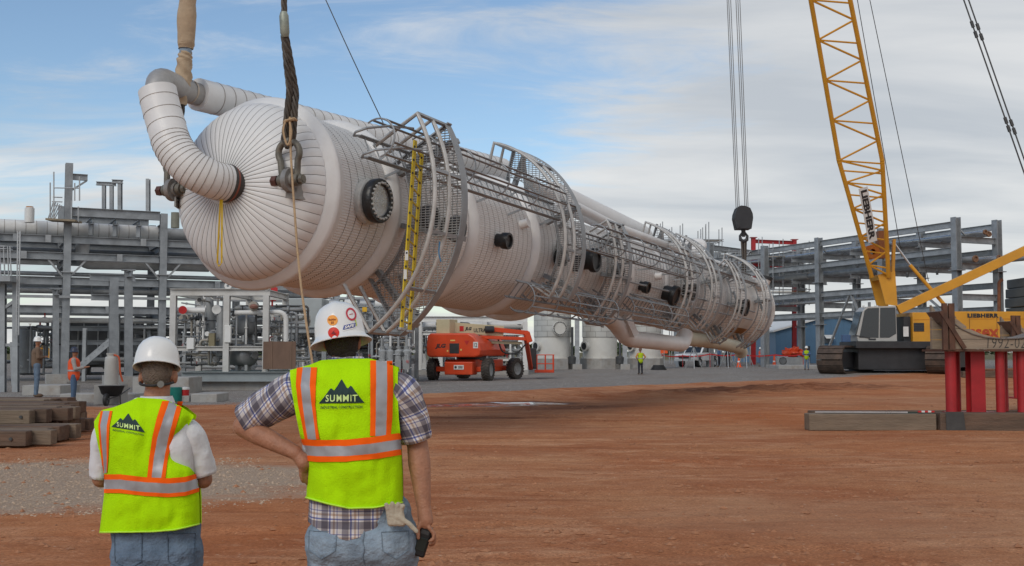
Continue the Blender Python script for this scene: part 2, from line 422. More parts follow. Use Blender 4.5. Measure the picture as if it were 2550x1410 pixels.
    g = mix(rng(nz(0.35, 6, 0.65, (1, 1, 1), (9, 2, 0)), 0.35, 0.7, 0, 0.55), cg.outputs[0], (0.225, 0.185, 0.155))
    g = mix(rng(nz(1.4, 6, 0.7, (0.5, 1.4, 1), (2, 2, 0)), 0.56, 0.74, 0, 0.55), g, (0.25, 0.15, 0.105))
    # yard mask: distance beyond the gravel edge (straight pieces), wobbling
    wob = math_('MULTIPLY', math_('SUBTRACT', nz(0.32, 5, 0.65), 0.5), 6.0)
    edge = N('ShaderNodeFloatCurve'); L(rng(sp.outputs[0], -40, 45, 0, 1, False), edge.inputs['Value'])
    cv = edge.mapping.curves[0]
    pts = [(-40, 33.5), (-12, 34.5), (-7, 37.5), (-3.4, 43.5), (4.2, 53.0), (14.5, 66.0), (28, 80), (45, 96)]
    P01 = [((x_ + 40) / 85, y_ / 100) for x_, y_ in pts]
    cv.points[0].location = P01[0]; cv.points[1].location = P01[-1]
    for p_ in P01[1:-1]: cv.points.new(*p_)
    for p_ in cv.points: p_.handle_type = 'VECTOR'
    edge.mapping.update()
    dist = math_('ADD', math_('SUBTRACT', sp.outputs[1], math_('MULTIPLY', edge.outputs[0], 100.0)), wob)
    yard = rng(dist, -0.8, 1.2)
    # spilled gravel in front, on the left
    ex_ = math_('DIVIDE', math_('SUBTRACT', sp.outputs[0], -6.3), 4.3)
    ey_ = math_('DIVIDE', math_('SUBTRACT', sp.outputs[1], 14.6), 2.9)
    rr = math_('ADD', math_('MULTIPLY', ex_, ex_), math_('MULTIPLY', ey_, ey_))
    rr = math_('ADD', rr, math_('MULTIPLY', math_('SUBTRACT', nz(0.8, 6, 0.7), 0.5), 1.6))
    patch = rng(rr, 1.15, 0.62)
    gp_ = mix(0.65, g, (0.50, 0.345, 0.23))
    col = mix(yard, d, g)
    col = mix(math_('MULTIPLY', patch, rng(fine, 0.2, 0.42, 0.35, 1.0)), col, gp_)
    # far land beyond the plant: dry grass
    col = mix(rng(sp.outputs[1], 150, 220), col, (0.16, 0.14, 0.08))
    # wet strip by the edge of the yard
    wx = math_('DIVIDE', math_('SUBTRACT', sp.outputs[0], -0.6), 3.6); wy = math_('DIVIDE', math_('SUBTRACT', math_('SUBTRACT', sp.outputs[1], math_('MULTIPLY', sp.outputs[0], 0.35)), 36.4), 1.7)
    wr = math_('ADD', math_('ADD', math_('MULTIPLY', wx, wx), math_('MULTIPLY', wy, wy)), math_('MULTIPLY', math_('SUBTRACT', nz(0.9, 6, 0.7, (0.6, 1.5, 1)), 0.5), 2.6))
    wet = rng(wr, 1.0, 0.45)
    col = mix(math_('MULTIPLY', wet, 0.7), col, (0.085, 0.04, 0.03))
    L(col, b.inputs['Base Color'])
    pud = rng(wr, 0.45, 0.25)
    L(math_('SUBTRACT', 0.93, math_('MULTIPLY', pud, 0.85)), b.inputs['Roughness'])
    L(math_('ADD', 0.06, math_('MULTIPLY', pud, 0.4)), b.inputs['Specular IOR Level'])
    hgt = math_('ADD', math_('ADD', math_('MULTIPLY', fine, 0.6), math_('MULTIPLY', streak, 1.0)), math_('ADD', math_('MULTIPLY', grit, 0.12), math_('MULTIPLY', math_('MULTIPLY', vor.outputs['Distance'], math_('MAXIMUM', yard, patch)), 0.6)))
    bp = N('ShaderNodeBump'); bp.inputs['Distance'].default_value = 0.11
    L(math_('MULTIPLY', math_('SUBTRACT', 1.0, pud), 0.55), bp.inputs['Strength']); L(hgt, bp.inputs['Height'])
    L(bp.outputs[0], b.inputs['Normal'])
    return m
gb.build('ground', ground_material(), smooth=180, kind='structure')

# stones and clods: uncountable scatter
def stones(name, label, mat, spots, smin, smax):
    vs = []; fs = []
    rng_ = random.Random(11)
    base = [(1, 0, 0), (0, 1, 0), (-1, 0, 0), (0, -1, 0), (0, 0, 1), (0, 0, -1)]
    tri = [(0, 1, 4), (1, 2, 4), (2, 3, 4), (3, 0, 4), (1, 0, 5), (2, 1, 5), (3, 2, 5), (0, 3, 5)]
    for x, y in spots:
        s_ = lerp(smin, smax, rng_.random() ** 3); an = rng_.random() * 6.28; c, sn = math.cos(an), math.sin(an); z = ground_h(x, y)
        n = len(vs)
        for a_, b_, d_ in base:
            k = s_ * lerp(0.6, 1.15, rng_.random()); X, Y_, Zz = a_ * k * 1.3, b_ * k, d_ * k * 0.7
            vs.append((x + X * c - Y_ * sn, y + X * sn + Y_ * c, z + Zz + 0.1 * s_))
        fs += [tuple(i + n for i in f) for f in tri]
    mb = MB(); mb.v = vs; mb.f = fs; mb.uv = [(0, 0)] * len(vs)
    mb.build(name, mat, label=label, cat='stones', kind='stuff')
rn = random.Random(5)
clods = []
while len(clods) < 4200:
    y = 7 + 33 * rn.random() ** 1.6; x = (rn.random() - 0.5) * 1.15 * y
    if noise.noise((x * 0.5, y * 0.5, 6)) + 0.5 * rn.random() > 0.1: clods.append((x, y))
stones('dirt_clods', 'small clods of red dirt scattered over the bare ground', M('clod', (0.33, 0.15, 0.075), 0.95, 0, 0.35, 3), clods, 0.006, 0.05)
peb = []
while len(peb) < 9000:
    x = -6.3 + (rn.random() * 2 - 1) * 5.0; y = 14.6 + (rn.random() * 2 - 1) * 3.4
    if ((x + 6.3) / 4.6) ** 2 + ((y - 14.6) / 3.1) ** 2 + 0.8 * noise.noise((x * 0.8, y * 0.8, 2)) < 0.95 + 0.2 * rn.random(): peb.append((x, y))
stones('gravel', 'pale gravel spilled on the red dirt at left', M('pebble', (0.44, 0.32, 0.225), 0.9, 0, 0.4, 9), peb, 0.007, 0.026)
peb = []
while len(peb) < 5000:
    y = 34 + 40 * rn.random() ** 1.3; x = lerp(-0.2, 0.42, rn.random()) * y
    if y > gravel_edge(x) - 0.6 * rn.random(): peb.append((x, y))
stones('yard_gravel', 'grey gravel spread over the yard beyond the dirt', M('yard_stone', (0.29, 0.265, 0.24), 0.9, 0, 0.4, 9), peb, 0.014, 0.045)
# ================================================================ the lifted column
VC = Vector((-4.7605, 20.7927, 4.5962)); _az, _el = R(26.5354), R(-1.7352)
VA = Vector((math.sin(_az) * math.cos(_el), math.cos(_az) * math.cos(_el), math.sin(_el)))     # head -> skirt
VN2 = Vector((math.cos(_az), -math.sin(_az), 0)); VN1 = VN2.cross(VA)
def vp(t, th, r):
    th = R(th); return VC + VA * t + VN1 * (r * math.cos(th)) + VN2 * (r * math.sin(th))
def vn(th): th = R(th); return VN1 * math.cos(th) + VN2 * math.sin(th)
def arc(mb, poly, th0, th1, n):                                # sweep a closed (t, r) outline round the column
    full = abs(th1 - th0 - 360) < 1e-6; k = len(poly); m = n if full else n + 1
    vs = [vp(t, lerp(th0, th1, i / n), r) for i in range(m) for t, r in poly]
    fs = [(i * k + j, i * k + (j + 1) % k, ((i + 1) % m) * k + (j + 1) % k, ((i + 1) % m) * k + j) for i in range(n) for j in range(k)]
    if not full: fs += [tuple(range(k))[::-1], tuple(range(n * k, n * k + k))]
    mb.add(vs, fs); return mb
def arcline(t, r, th0, th1, n): return [vp(t, lerp(th0, th1, i / n), r) for i in range(n + 1)]
col_ = thing('process_column', 'long white insulated process column hanging level from crane slings', 'vessel', tuple(vp(17, 180, 1.4)))
seam = M('dark_seam_backing', (0.20, 0.18, 0.16), 0.8, 0, 0.2, 3)  # dark backing colour that shows through the gaps between panels
dirtyj = M('lower_jacketing', (0.66, 0.65, 0.63), 0.46, 0.0, 0.06, 0.6, dirt=(0.44, 0.37, 0.31), dirt_amt=0.4)
# head: dark backing, 56 formed gore panels, crown cap
HR, HD = 1.64, 0.85
def head_pt(r, th, off=0.0):
    t = -HD * math.sqrt(max(0, 1 - (r / HR) ** 2)); nr = Vector((r / HR ** 2, t / HD ** 2)).normalized()
    return vp(t + nr.y * off, th, r + nr.x * off)
mb = MB(); rs_ = [0.0001] + [HR * math.sin(i / 14 * math.pi / 2) for i in range(1, 15)]
arcs = [[head_pt(r * 0.999, k * 360 / 72, -0.008) for k in range(73)] for r in rs_]
head = mb.loft(arcs).build('head', seam, col_, smooth=180)
NG = 58
mb = MB(); dth = 360 / NG; rr_ = [0.33 + (1.6385 - 0.33) * math.sin(i / 20 * math.pi / 2) for i in range(21)]
rings = []
for r in rr_:
    g_ = math.degrees(0.0046 / r); lo, hi = -dth / 2 + g_, dth / 2 - g_
    rings.append([head_pt(r, lerp(lo, hi, k / 4), 0.004 + 0.006 * math.sin(math.pi * k / 4)) for k in range(5)])
gore = mb.loft(rings).build('gore_panel', jacket, head, smooth=180)
base_m = Matrix.Translation(VC - ORG[col_.name])
for i in range(1, NG):
    share(gore, 'gore_panel', head, base_m @ Matrix.Rotation(R(dth * i), 4, VA) @ base_m.inverted())
mb = MB(); mb.loft([[head_pt(r, k * 12, 0.014) for k in range(31)] for r in (0.36, 0.34, 0.2)]).build('crown_cap', jacket, head, smooth=180)
# shell: flashing rings, corrugated jacketing courses with dark strap gaps
def core(t0, t1, r0, r1): return MB().loft([[vp(t0, k * 5, r0) for k in range(73)], [vp(t1, k * 5, r1) for k in range(73)]])
shell = core(-0.02, 10.9, 1.625, 1.625).build('shell', seam, col_, smooth=180)
lower_shell = core(12.4, 33.6, 1.345, 1.345).build('lower_shell', seam, col_, smooth=180)
def flashing(t0, w, rj, bump, parent):
    poly = [(t0, rj - 0.03), (t0 - 0.005, rj + 0.015), (t0 + 0.04, rj + bump * 0.55), (t0 + 0.12, rj + bump), (t0 + 0.19, rj + bump), (t0 + w * 0.55, rj + bump * 0.6), (t0 + w, rj + 0.012), (t0 + w, rj - 0.03)]
    return arc(MB(), poly, 0, 360, 120).build('flashing_ring', jacket, parent, smooth=50)
arc(MB(), [(-0.03, 1.58), (-0.03, 1.645), (0.02, 1.69), (0.10, 1.775), (0.16, 1.81), (0.21, 1.80), (0.34, 1.72), (0.5, 1.665), (0.5, 1.6)], 0, 360, 144).build('flashing_ring', jacket, shell, smooth=50)
def course(r, w, pitch, amp=0.008):
    n = int(2 * math.pi * r / pitch); rings = []
    for t in (0.0, w):
        ring = []
        for i in range(n):
            th = 360 / n
            for f, h in ((0.0, 0), (0.30, 0), (0.42, amp), (0.88, amp)): ring.append(vp(t, (i + f) * th, r + h))
        ring.append(ring[0]); rings.append(ring)
    return MB().loft(rings)
def courses(t0, t1, r, w, pitch, parent, mat):
    n = max(1, round((t1 - t0) / w)); w = (t1 - t0) / n; first = None
    for i in range(n):
        t = t0 + i * w
        if first is None:
            first = course(r, w - 0.015, pitch).build('jacket_course', mat, parent); first.location = VA * t
        else: share(first, 'jacket_course', parent, Matrix.Translation(VA * t))
# (course meshes are modelled at t = 0 and slid along the axis)
RJ, RL = 1.645, 1.365
spans = [(0.5, 2.0), (2.5, 5.25), (5.75, 8.45), (8.95, 10.4)]
for a_, b_ in spans: courses(a_ + 0.007, b_, RJ, 0.25, 0.052, shell, jacket)
for t_ in (2.0, 5.25, 8.45, 10.4): flashing(t_, 0.5, RJ, 0.16, shell)
arc(MB(), [(10.9, RJ - 0.03), (10.9, RJ + 0.012), (11.3, RJ - 0.02), (12.3, RL + 0.06), (12.6, RL + 0.012), (12.6, RL - 0.03)], 0, 360, 96).build('reducer_cone', jacket, shell, smooth=50)
lsp = [(12.62, 16.0), (16.25, 19.2), (19.45, 23.6), (23.85, 28.6)]
for a_, b_ in lsp: courses(a_ + 0.007, b_, RL, 0.25, 0.06, lower_shell, dirtyj)
for t_ in (16.0, 19.2, 23.6): arc(MB(), [(t_, RL - 0.03), (t_, RL + 0.012), (t_ + 0.06, RL + 0.05), (t_ + 0.25, RL + 0.05), (t_ + 0.25, RL - 0.03)], 0, 360, 96).build('flashing_ring', jacket, lower_shell, smooth=50)
arc(MB(), [(28.6, 1.3), (28.6, 1.385), (33.6, 1.385), (33.6, 1.52), (33.72, 1.52), (33.72, 1.2), (33.5, 1.2), (33.5, 1.3)], 0, 360, 96).build('skirt', M('skirt_paint', (0.66, 0.64, 0.60), 0.45, 0, 0.07, 0.9, dirt=(0.4, 0.2, 0.08), dirt_amt=0.35), col_, smooth=40)
arc(MB(), [(29.2, 1.388), (29.2, 1.395), (31.2, 1.395), (31.2, 1.388)], 138, 152, 12).build('rust_patch', M('bare_rust', (0.30, 0.13, 0.035), 0.8, 0, 0.35, 5), col_)
# end-on skirt access grille
mb = MB()
for k in range(-3, 4):
    w_ = 0.42 * math.sqrt(max(0, 1 - (k / 3.6) ** 2)); c_ = vp(32.9, 92, 1.42)
    mb.bar(c_ + VA * (0.1 * k) - VN1 * w_, c_ + VA * (0.1 * k) + VN1 * w_, 0.03); mb.bar(c_ - VA * w_ * 0.9 + VN1 * (0.1 * k), c_ + VA * w_ * 0.9 + VN1 * (0.1 * k), 0.03)
mb.build('access_grille', galv_l, col_)
# nozzles and manways
bolt_w = M('zinc_bolts', (0.5, 0.5, 0.48), 0.4, 0.4, 0.2, 9)
wrap = M('black_plastic_wrap', (0.02, 0.021, 0.022), 0.32, 0, 0.3, 7, 0.4, 20)
def nozzle(t, th, r0, proj_, rad, neck=jacket, blind=True, bolts=0, cover=wrap):
    n = vn(th); o = vp(t, th, r0)
    base = MB().lathe([(rad * 0.80, 0), (rad * 0.80, proj_)], o - n * 0.1, n, 28).build('nozzle', neck, col_, smooth=40)
    MB().lathe([(rad * 0.78, 0.0), (rad, 0.0), (rad * 1.02, 0.05), (rad * 1.02, 0.15), (rad * 0.98, 0.17), (rad * 0.74, 0.17), (rad * 0.72, 0.13)], o + n * (proj_ - 0.1), n, 28).build('flange', cover, base, smooth=40)
    MB().lathe([(0.001, 0.125), (rad * 0.5, 0.13), (rad * 0.74, 0.13)], o + n * (proj_ - 0.1), n, 28).build('cover_plate', alu if blind else cover, base, smooth=40)
    if bolts:
        d, sd, u = basis(n); f = None
        for k in range(bolts):
            an = 2 * math.pi * k / bolts; p = o + n * (proj_ + 0.03) + (sd * math.cos(an) + u * math.sin(an)) * rad * 0.82
            MB().cyl(p, p + n * 0.08, 0.024, n=6).build('bolt', bolt_w, base)
    return base
nozzle(1.25, 92.8, 1.62, 0.30, 0.41, bolts=22)
MB().lathe([(0.34, 0.0), (0.42, 0.03), (0.44, 0.16), (0.36, 0.2)], vp(1.25, 93, 1.60), vn(93), 28).build('nozzle_collar', bolt_w, col_, smooth=40)
for a_ in ((3.25, 94, 1.62, 0.3, 0.26), (4.25, 97, 1.62, 0.4, 0.28), (6.62, 96.3, 1.62, 0.35, 0.19), (9.95, 97.5, 1.62, 0.25, 0.23), (12.3, 92, 1.40, 0.4, 0.33), (11.2, 99, 1.5, 0.25, 0.22),
           (16.98, 105.5, 1.36, 0.3, 0.185), (19.35, 107, 1.38, 0.45, 0.33), (21.3, 98, 1.36, 0.4, 0.30), (14.6, 96, 1.36, 0.28, 0.2), (28.0, 101, 1.36, 0.5, 0.34)):
    nozzle(a_[0], a_[1], a_[2], a_[3] * 0.8, a_[4], neck=wrap, blind=False, bolts=0)
for t_, th_ in ((7.9, 78), (18.3, 88), (21.9, 112)):
    MB().cyl(vp(t_, th_, 1.36 if t_ > 11 else 1.6), vp(t_, th_, 1.6 if t_ > 11 else 1.86), 0.11, n=16).build('small_nozzle', jacket, col_, smooth=40)

# platforms, rails, ladders
rail_m = M('rail_galvanised', (0.50, 0.49, 0.465), 0.5, 0.25, 0.2, 3, dirt=(0.3, 0.25, 0.2), dirt_amt=0.4)
grate_m = M('grating_steel', (0.31, 0.31, 0.305), 0.55, 0.35, 0.2, 2)
def platform(t, r0, r1, th0, th1, pitch=0.05, rod=0.10, hgt=1.07, brackets=3):
    mb = MB()
    arc(mb, [(t - 0.10, r1 - 0.012), (t + 0.12, r1 - 0.012), (t + 0.12, r1 + 0.012), (t - 0.10, r1 + 0.012)], th0, th1, 40)
    arc(mb, [(t - 0.02, r0), (t + 0.12, r0), (t + 0.12, r0 + 0.02), (t - 0.02, r0 + 0.02)], th0, th1, 32)
    for th in (th0, th1): mb.bar(vp(t + 0.03, th, r0 - 0.15), vp(t + 0.03, th, r1 + 0.05), 0.03, 0.16, VA)
    pf = mb.build('platform', galv, col_)
    # grating: bearing bars and cross rods, cut to the sector
    mb = MB()
    def inside(x, y):
        r = math.hypot(x, y); th = math.degrees(math.atan2(x, y)); return r0 < r < r1 and th0 < th < th1
    def cut(horizontal, step, w, h):
        k = -r1
        while k < r1:
            st = None; s_ = -r1; ds = 0.02
            while s_ <= r1 + ds:
                ok = inside(s_, k) if horizontal else inside(k, s_)
                if ok and st is None: st = s_
                if not ok and st is not None:
                    if s_ - st > 0.05:
                        a2, b2 = (Vector((st, k)), Vector((s_ - ds, k))) if horizontal else (Vector((k, st)), Vector((k, s_ - ds)))
                        mb.bar(VC + VA * t + VN2 * a2.x + VN1 * a2.y, VC + VA * t + VN2 * b2.x + VN1 * b2.y, w, h, VA)
                    st = None
                s_ += ds
            k += step
    cut(True, pitch, 0.014, 0.03); cut(False, rod, 0.012, 0.012)
    mb.build('grating', grate_m, pf, kind='stuff')
    rr = r1 - 0.03
    for hh in (hgt, hgt * 0.5):
        pts = [vp(t - hh, th0, r0 + 0.1)] + arcline(t - hh, rr, th0, th1, 30) + [vp(t - hh, th1, r0 + 0.1)]
        MB().tube(pts, 0.042, 6).build('handrail', rail_m, pf, smooth=60)
    n = max(2, round((th1 - th0) * math.pi / 180 * r1 / 1.3)); f = None
    for i in range(n + 1):
        th = lerp(th0, th1, i / n); MB().bar(vp(t + 0.1, th, rr), vp(t - hgt, th, rr), 0.06, 0.06, vn(th)).build('stanchion', galv, pf)
    for i in range(brackets):
        th = lerp(th0 + 6, th1 - 6, i / (brackets - 1)); rs = 1.62 if t < 10.5 else 1.37
        MB().bar(vp(t + 0.16, th, rs), vp(t + 0.16, th, r1), 0.1, 0.16, VA).bar(vp(t + 1.0, th, rs), vp(t + 0.2, th, r1 - 0.2), 0.07, 0.1, VA).build('bracket', galv, pf)
    return pf
platform(2.45, 1.86, 3.08, 60, 146)
platform(9.4, 1.90, 2.62, 14, 122)
platform(13.6, 1.55, 2.27, 62, 142, 0.055)
platform(20.4, 1.5, 2.12, 18, 140, 0.09, 0.2)
platform(23.2, 1.5, 2.12, 22, 136, 0.10, 0.22)
platform(26.6, 1.5, 2.1, 50, 150, 0.10, 0.22)
platform(30.6, 1.55, 2.1, 12, 160, 0.10, 0.22)
def ladder(t0, t1, th, r, cage=True, cut_=(0, 1)):
    d = math.degrees(0.23 / r); out = vn(th); sd = VA.cross(out)
    mb = MB()
    for s in (-1, 1): mb.bar(vp(t0, th + s * d, r), vp(t1, th + s * d, r), 0.02, 0.085, vn(th))
    n = 3 + int((t1 - t0) / 3)
    for i in range(n):
        t = lerp(t0 + 1.2, t1 - 0.3, i / (n - 1))
        for s in (-1, 1): mb.bar(vp(t, th + s * d, r), vp(t, th + s * d, r - 0.5), 0.05, 0.012, VA)
    ld = mb.build('ladder', galv, col_)
    k = int((t1 - t0) / 0.3); first = None
    for i in range(k):
        t = t0 + 0.15 + i * 0.3
        if first is None: first = MB().cyl(vp(t, th - d, r), vp(t, th + d, r), 0.014, n=6).build('rung', galv, ld)
        else: share(first, 'rung', ld, Matrix.Translation(VA * (0.3 * i)))
    if cage:
        c0 = lerp(t0, t1, cut_[0]); c1 = lerp(t0, t1, cut_[1]); m = max(2, round((c1 - c0) / 1.5)); first = None
        def hoop(t, q): an = lerp(-100, 100, q); return vp(t, th, r) + out * (0.36 + 0.38 * math.cos(R(an)) - 0.05) + sd * (0.36 * math.sin(R(an)))
        for i in range(m + 1):
            if first is None: first = MB().tube([hoop(c0, q / 14) for q in range(15)], 0.019, 5).build('cage_hoop', galv, ld, smooth=60)
            else: share(first, 'cage_hoop', ld, Matrix.Translation(VA * ((c1 - c0) * i / m)))
        for q in (0.08, 0.29, 0.5, 0.71, 0.92): MB().bar(hoop(c0, q), hoop(c1, q), 0.012, 0.05, out).build('cage_bar', galv, ld)
    return ld
ladder(0.75, 9.35, 66, 2.08, True, (0.0, 0.90))
ladder(9.9, 20.3, 80, 1.92, True, (0.12, 0.92))
ladder(7.5, 13.5, 128, 2.0, True, (0.0, 0.9))
ladder(13.9, 20.3, 126, 1.75, True, (0.1, 0.9))
ladder(23.4, 30.5, 55, 1.75, False)
# hooked grab bars at the head of the long ladder
o_ = vp(0.75, 66, 2.08)
mb = MB()
for s in (-1, 1):
    q = vp(0.75, 66 + s * 6.4, 2.08); out = vn(66)
    mb.tube([q, q - VA * 0.12 - out * 0.05, q - VA * 0.2 + out * 0.05, q - VA * 0.1 + out * 0.25, q + VA * 0.3 + out * 0.5, q + VA * 0.9 + out * 0.66], 0.025, 6)
mb.build('grab_bar', galv, col_, smooth=60)
# conduit and diagonal braces along the flank
for th_, r_, t0_, t1_ in ((74, 1.75, 10.6, 20), (104, 1.6, 13.2, 30), (116, 1.62, 16, 30), (60, 1.6, 20, 32)):
    MB().tube([vp(t0_, th_, r_), vp(t1_, th_, r_)], 0.03, 6).build('conduit', galv, col_)
for t_, a_, b_, r_ in ((10.3, 70, 100, 2.2), (14.6, 78, 104, 2.0), (20.9, 66, 96, 1.9), (21.4, 98, 120, 1.9), (24, 70, 100, 1.9), (27.4, 80, 104, 1.9), (31.3, 78, 100, 1.8)):
    MB().bar(vp(t_, a_, 1.42), vp(t_ - 0.8, b_, r_), 0.06, 0.09).build('diagonal_brace', galv, col_)

# piping fixed to the column
strapd = M('pipe_strap', (0.30, 0.265, 0.235), 0.5, 0.2, 0.2, 5)
def smooth_path(pts, n=8):                                     # Catmull-Rom
    out = []
    P = [Vector(p) for p in pts]; P = [P[0] * 2 - P[1]] + P + [P[-1] * 2 - P[-2]]
    for i in range(1, len(P) - 2):
        for k in range(n):
            t = k / n; a_, b_, c_, d_ = P[i - 1:i + 3]
            out.append(0.5 * ((2 * b_) + (c_ - a_) * t + (2 * a_ - 5 * b_ + 4 * c_ - d_) * t * t + (3 * b_ - a_ - 3 * c_ + d_) * t ** 3))
    out.append(P[-2]); return out
def fillet(pts, rad, n=6):                                     # straight runs with round elbows
    P = [Vector(p) for p in pts]; out = [P[0]]
    for i in range(1, len(P) - 1):
        u = (P[i - 1] - P[i]); v = (P[i + 1] - P[i]); r_ = min(rad, u.length * 0.49, v.length * 0.49)
        A_ = P[i] + u.normalized() * r_; B_ = P[i] + v.normalized() * r_
        for k in range(n + 1):
            t = k / n; out.append(A_ * (1 - t) ** 2 + P[i] * 2 * t * (1 - t) + B_ * t * t)
    out.append(P[-1]); return out
# overhead line: insulated, with a short bare elbow and the insulated drop to the crown nozzle
PA = vp(-0.15, -34, 2.33); PD = (vp(8, -16, 2.33) - PA).normalized()
pA = MB().tube([PA, PA + PD * 11.0], 0.31, 24).build('overhead_pipe', jacket, col_, smooth=40)
for i in range(36):
    if i == 0: f_ = MB().lathe([(0.312, 0), (0.316, 0.004), (0.316, 0.016), (0.312, 0.02)], PA + PD * 0.4, PD, 28).build('pipe_band', strapd, pA, smooth=40)
    else: share(f_, 'pipe_band', pA, Matrix.Translation(PD * (0.29 * i)))
e1 = at(398, 238, 20.35); e0 = at(393, 200, 20.3)
bare = M('bare_pipe', (0.36, 0.35, 0.335), 0.5, 0.3, 0.2, 3, dirt=(0.3, 0.22, 0.15), dirt_amt=0.4)
ptop = at(388, 192, 20.05)
bp_ = MB().tube(fillet([PA + PD * 0.15, PA - PD * 0.25, ptop + Vector((0, 0, 0.02)), at(402, 320, 19.75)], 0.36, 8), 0.215, 20).build('bare_elbow', bare, col_, smooth=40)
for q in (PA - VA * 0.2, PA - VA * 0.62): MB().lathe([(0.214, -0.02), (0.224, -0.012), (0.224, 0.012), (0.214, 0.02)], q, VA, 20).build('weld_bead', M('weld', (0.5, 0.42, 0.33), 0.5, 0.3), bp_, smooth=40)
dp0 = at(392, 226, 19.85); dpts = [dp0, at(400, 262, 19.8), at(414, 312, 19.72), at(432, 366, 19.6), at(470, 414, 19.55), at(520, 444, 19.66), at(562, 456, 19.9)]
dp = smooth_path(dpts, 8)
drop = MB().tube(dp, 0.335, 28).build('drop_pipe', jacket, col_, smooth=40)
cum = 0.0; nxt = 0.2
for p, q in zip(dp, dp[1:]):
    L_ = (q - p).length
    while cum + L_ > nxt:
        c_ = p.lerp(q, (nxt - cum) / L_)
        MB().lathe([(0.334, -0.006), (0.341, -0.004), (0.341, 0.005), (0.334, 0.007)], c_, q - p, 30).build('pipe_band', strapd, drop, smooth=40)
        nxt += 0.26 if nxt < 0.85 else 0.085
    cum += L_
ap = VC - VA * HD; ed = (dp[-1] - dp[-2]).normalized()
MB().lathe([(0.33, 0.0), (0.345, 0.0), (0.345, 0.05), (0.30, 0.05), (0.30, 0.3)], dp[-1], ed, 30).build('flange', M('gasket_ring', (0.06, 0.055, 0.05), 0.6, 0, 0.2, 6), col_, smooth=40)
MB().lathe([(0.31, 0.06), (0.325, 0.065), (0.325, 0.10), (0.31, 0.105)], dp[-1], ed, 30).build('flange', M('oxide_ring', (0.28, 0.09, 0.06), 0.6, 0, 0.2, 6), col_, smooth=40)
cl = at(398, 340, 19.4); MB().bar(cl - Vector((0.09, 0, 0)), cl + Vector((0.02, 0, -0.03)), 0.05, 0.04).bar(cl + Vector((0.02, 0, -0.03)), cl + Vector((0.09, 0, 0.1)), 0.03, 0.03).build('pipe_clip', galv, col_)
# second line on the back of the column and its elbow down
qa, qb = at(1428, 508, 36.0), at(1606, 592, 40.0)
p2 = MB().tube(fillet([qa - (qb - qa) * 0.25, qb, qb - VN1 * 1.1 + VA * 0.2], 0.5), 0.40, 24).build('return_pipe', jacket, col_, smooth=40)
MB().tube(fillet([vp(9.6, 30, 1.95), vp(16, 34, 1.64), vp(29, 36, 1.6)], 0.3), 0.14, 18).build('riser_pipe', jacket, col_, smooth=40)
# lower lines under the column
MB().tube(fillet([vp(14.3, 150, 1.3), at(1530, 800, 35.2), at(1560, 843, 35.8), at(1700, 858, 40.5), at(1708, 830, 40.8)], 0.55), 0.27, 20).build('bottom_pipe', jacket, col_, smooth=40)
MB().tube(fillet([at(1698, 842, 42.5), at(1790, 853, 45.5), at(1842, 866, 48.0), at(1846, 880, 48.3)], 0.4), 0.27, 18).build('bottom_pipe', M('cream_pipe', (0.55, 0.53, 0.42), 0.45, 0, 0.1, 2), col_, smooth=40)
MB().bar(at(1556, 788, 35.3), at(1578, 836, 35.5), 0.3, 0.22).build('pipe_support', jacket, col_)
MB().tube(fillet([at(1815, 705, 48), at(1842, 684, 48), at(1898, 717, 49), at(1908, 696, 49)], 0.35), 0.21, 16).build('outlet_pipe', jacket, col_, smooth=40)
MB().lathe([(0.22, 0), (0.28, 0), (0.28, 0.12), (0.22, 0.12)], at(1908, 696, 49), Vector((0.3, 0, 1)), 16).build('flange', black, col_, smooth=40)
MB().tube(fillet([at(1640, 622, 46.5), at(1738, 622, 47), at(1752, 612, 47), at(1745, 604, 47), at(1680, 604, 47)], 0.3), 0.17, 14).build('vent_loop', jacket, col_, smooth=40)
# lifting lugs on the head
lug_m = M('lug_steel', (0.26, 0.25, 0.235), 0.5, 0.4, 0.25, 5, dirt=(0.2, 0.12, 0.08), dirt_amt=0.5)
LUG = {}
for s in (1, -1):
    lc = VC - VA * 0.66 + VN2 * (s * 1.33) + VN1 * 0.02; LUG[s] = lc
    lg = MB().lathe([(0.001, -0.05), (0.21, -0.05), (0.21, 0.05), (0.001, 0.05)], lc, VN2, 28).bar(lc, lc + VA * 0.4 - VN2 * s * 0.0, 0.1, 0.36, VN1).build('lifting_lug', lug_m, col_, smooth=40)
    for q in (-0.11, 0.05): MB().lathe([(0.06, q), (0.13, q), (0.13, q + 0.06), (0.06, q + 0.06)], lc, VN2, 24).build('cheek_plate', lug_m, lg, smooth=40)
    nrm = (VN2 * s * 0.86 - VA * 0.5).normalized()
    pc = head_pt(1.36, 93 * s, 0.02)
    d_, s_, u_ = basis(nrm, VN1); MB().box(pc, (0.03, 0.42, 0.44), (d_, s_, u_)).build('lug_pad', lug_m, lg)

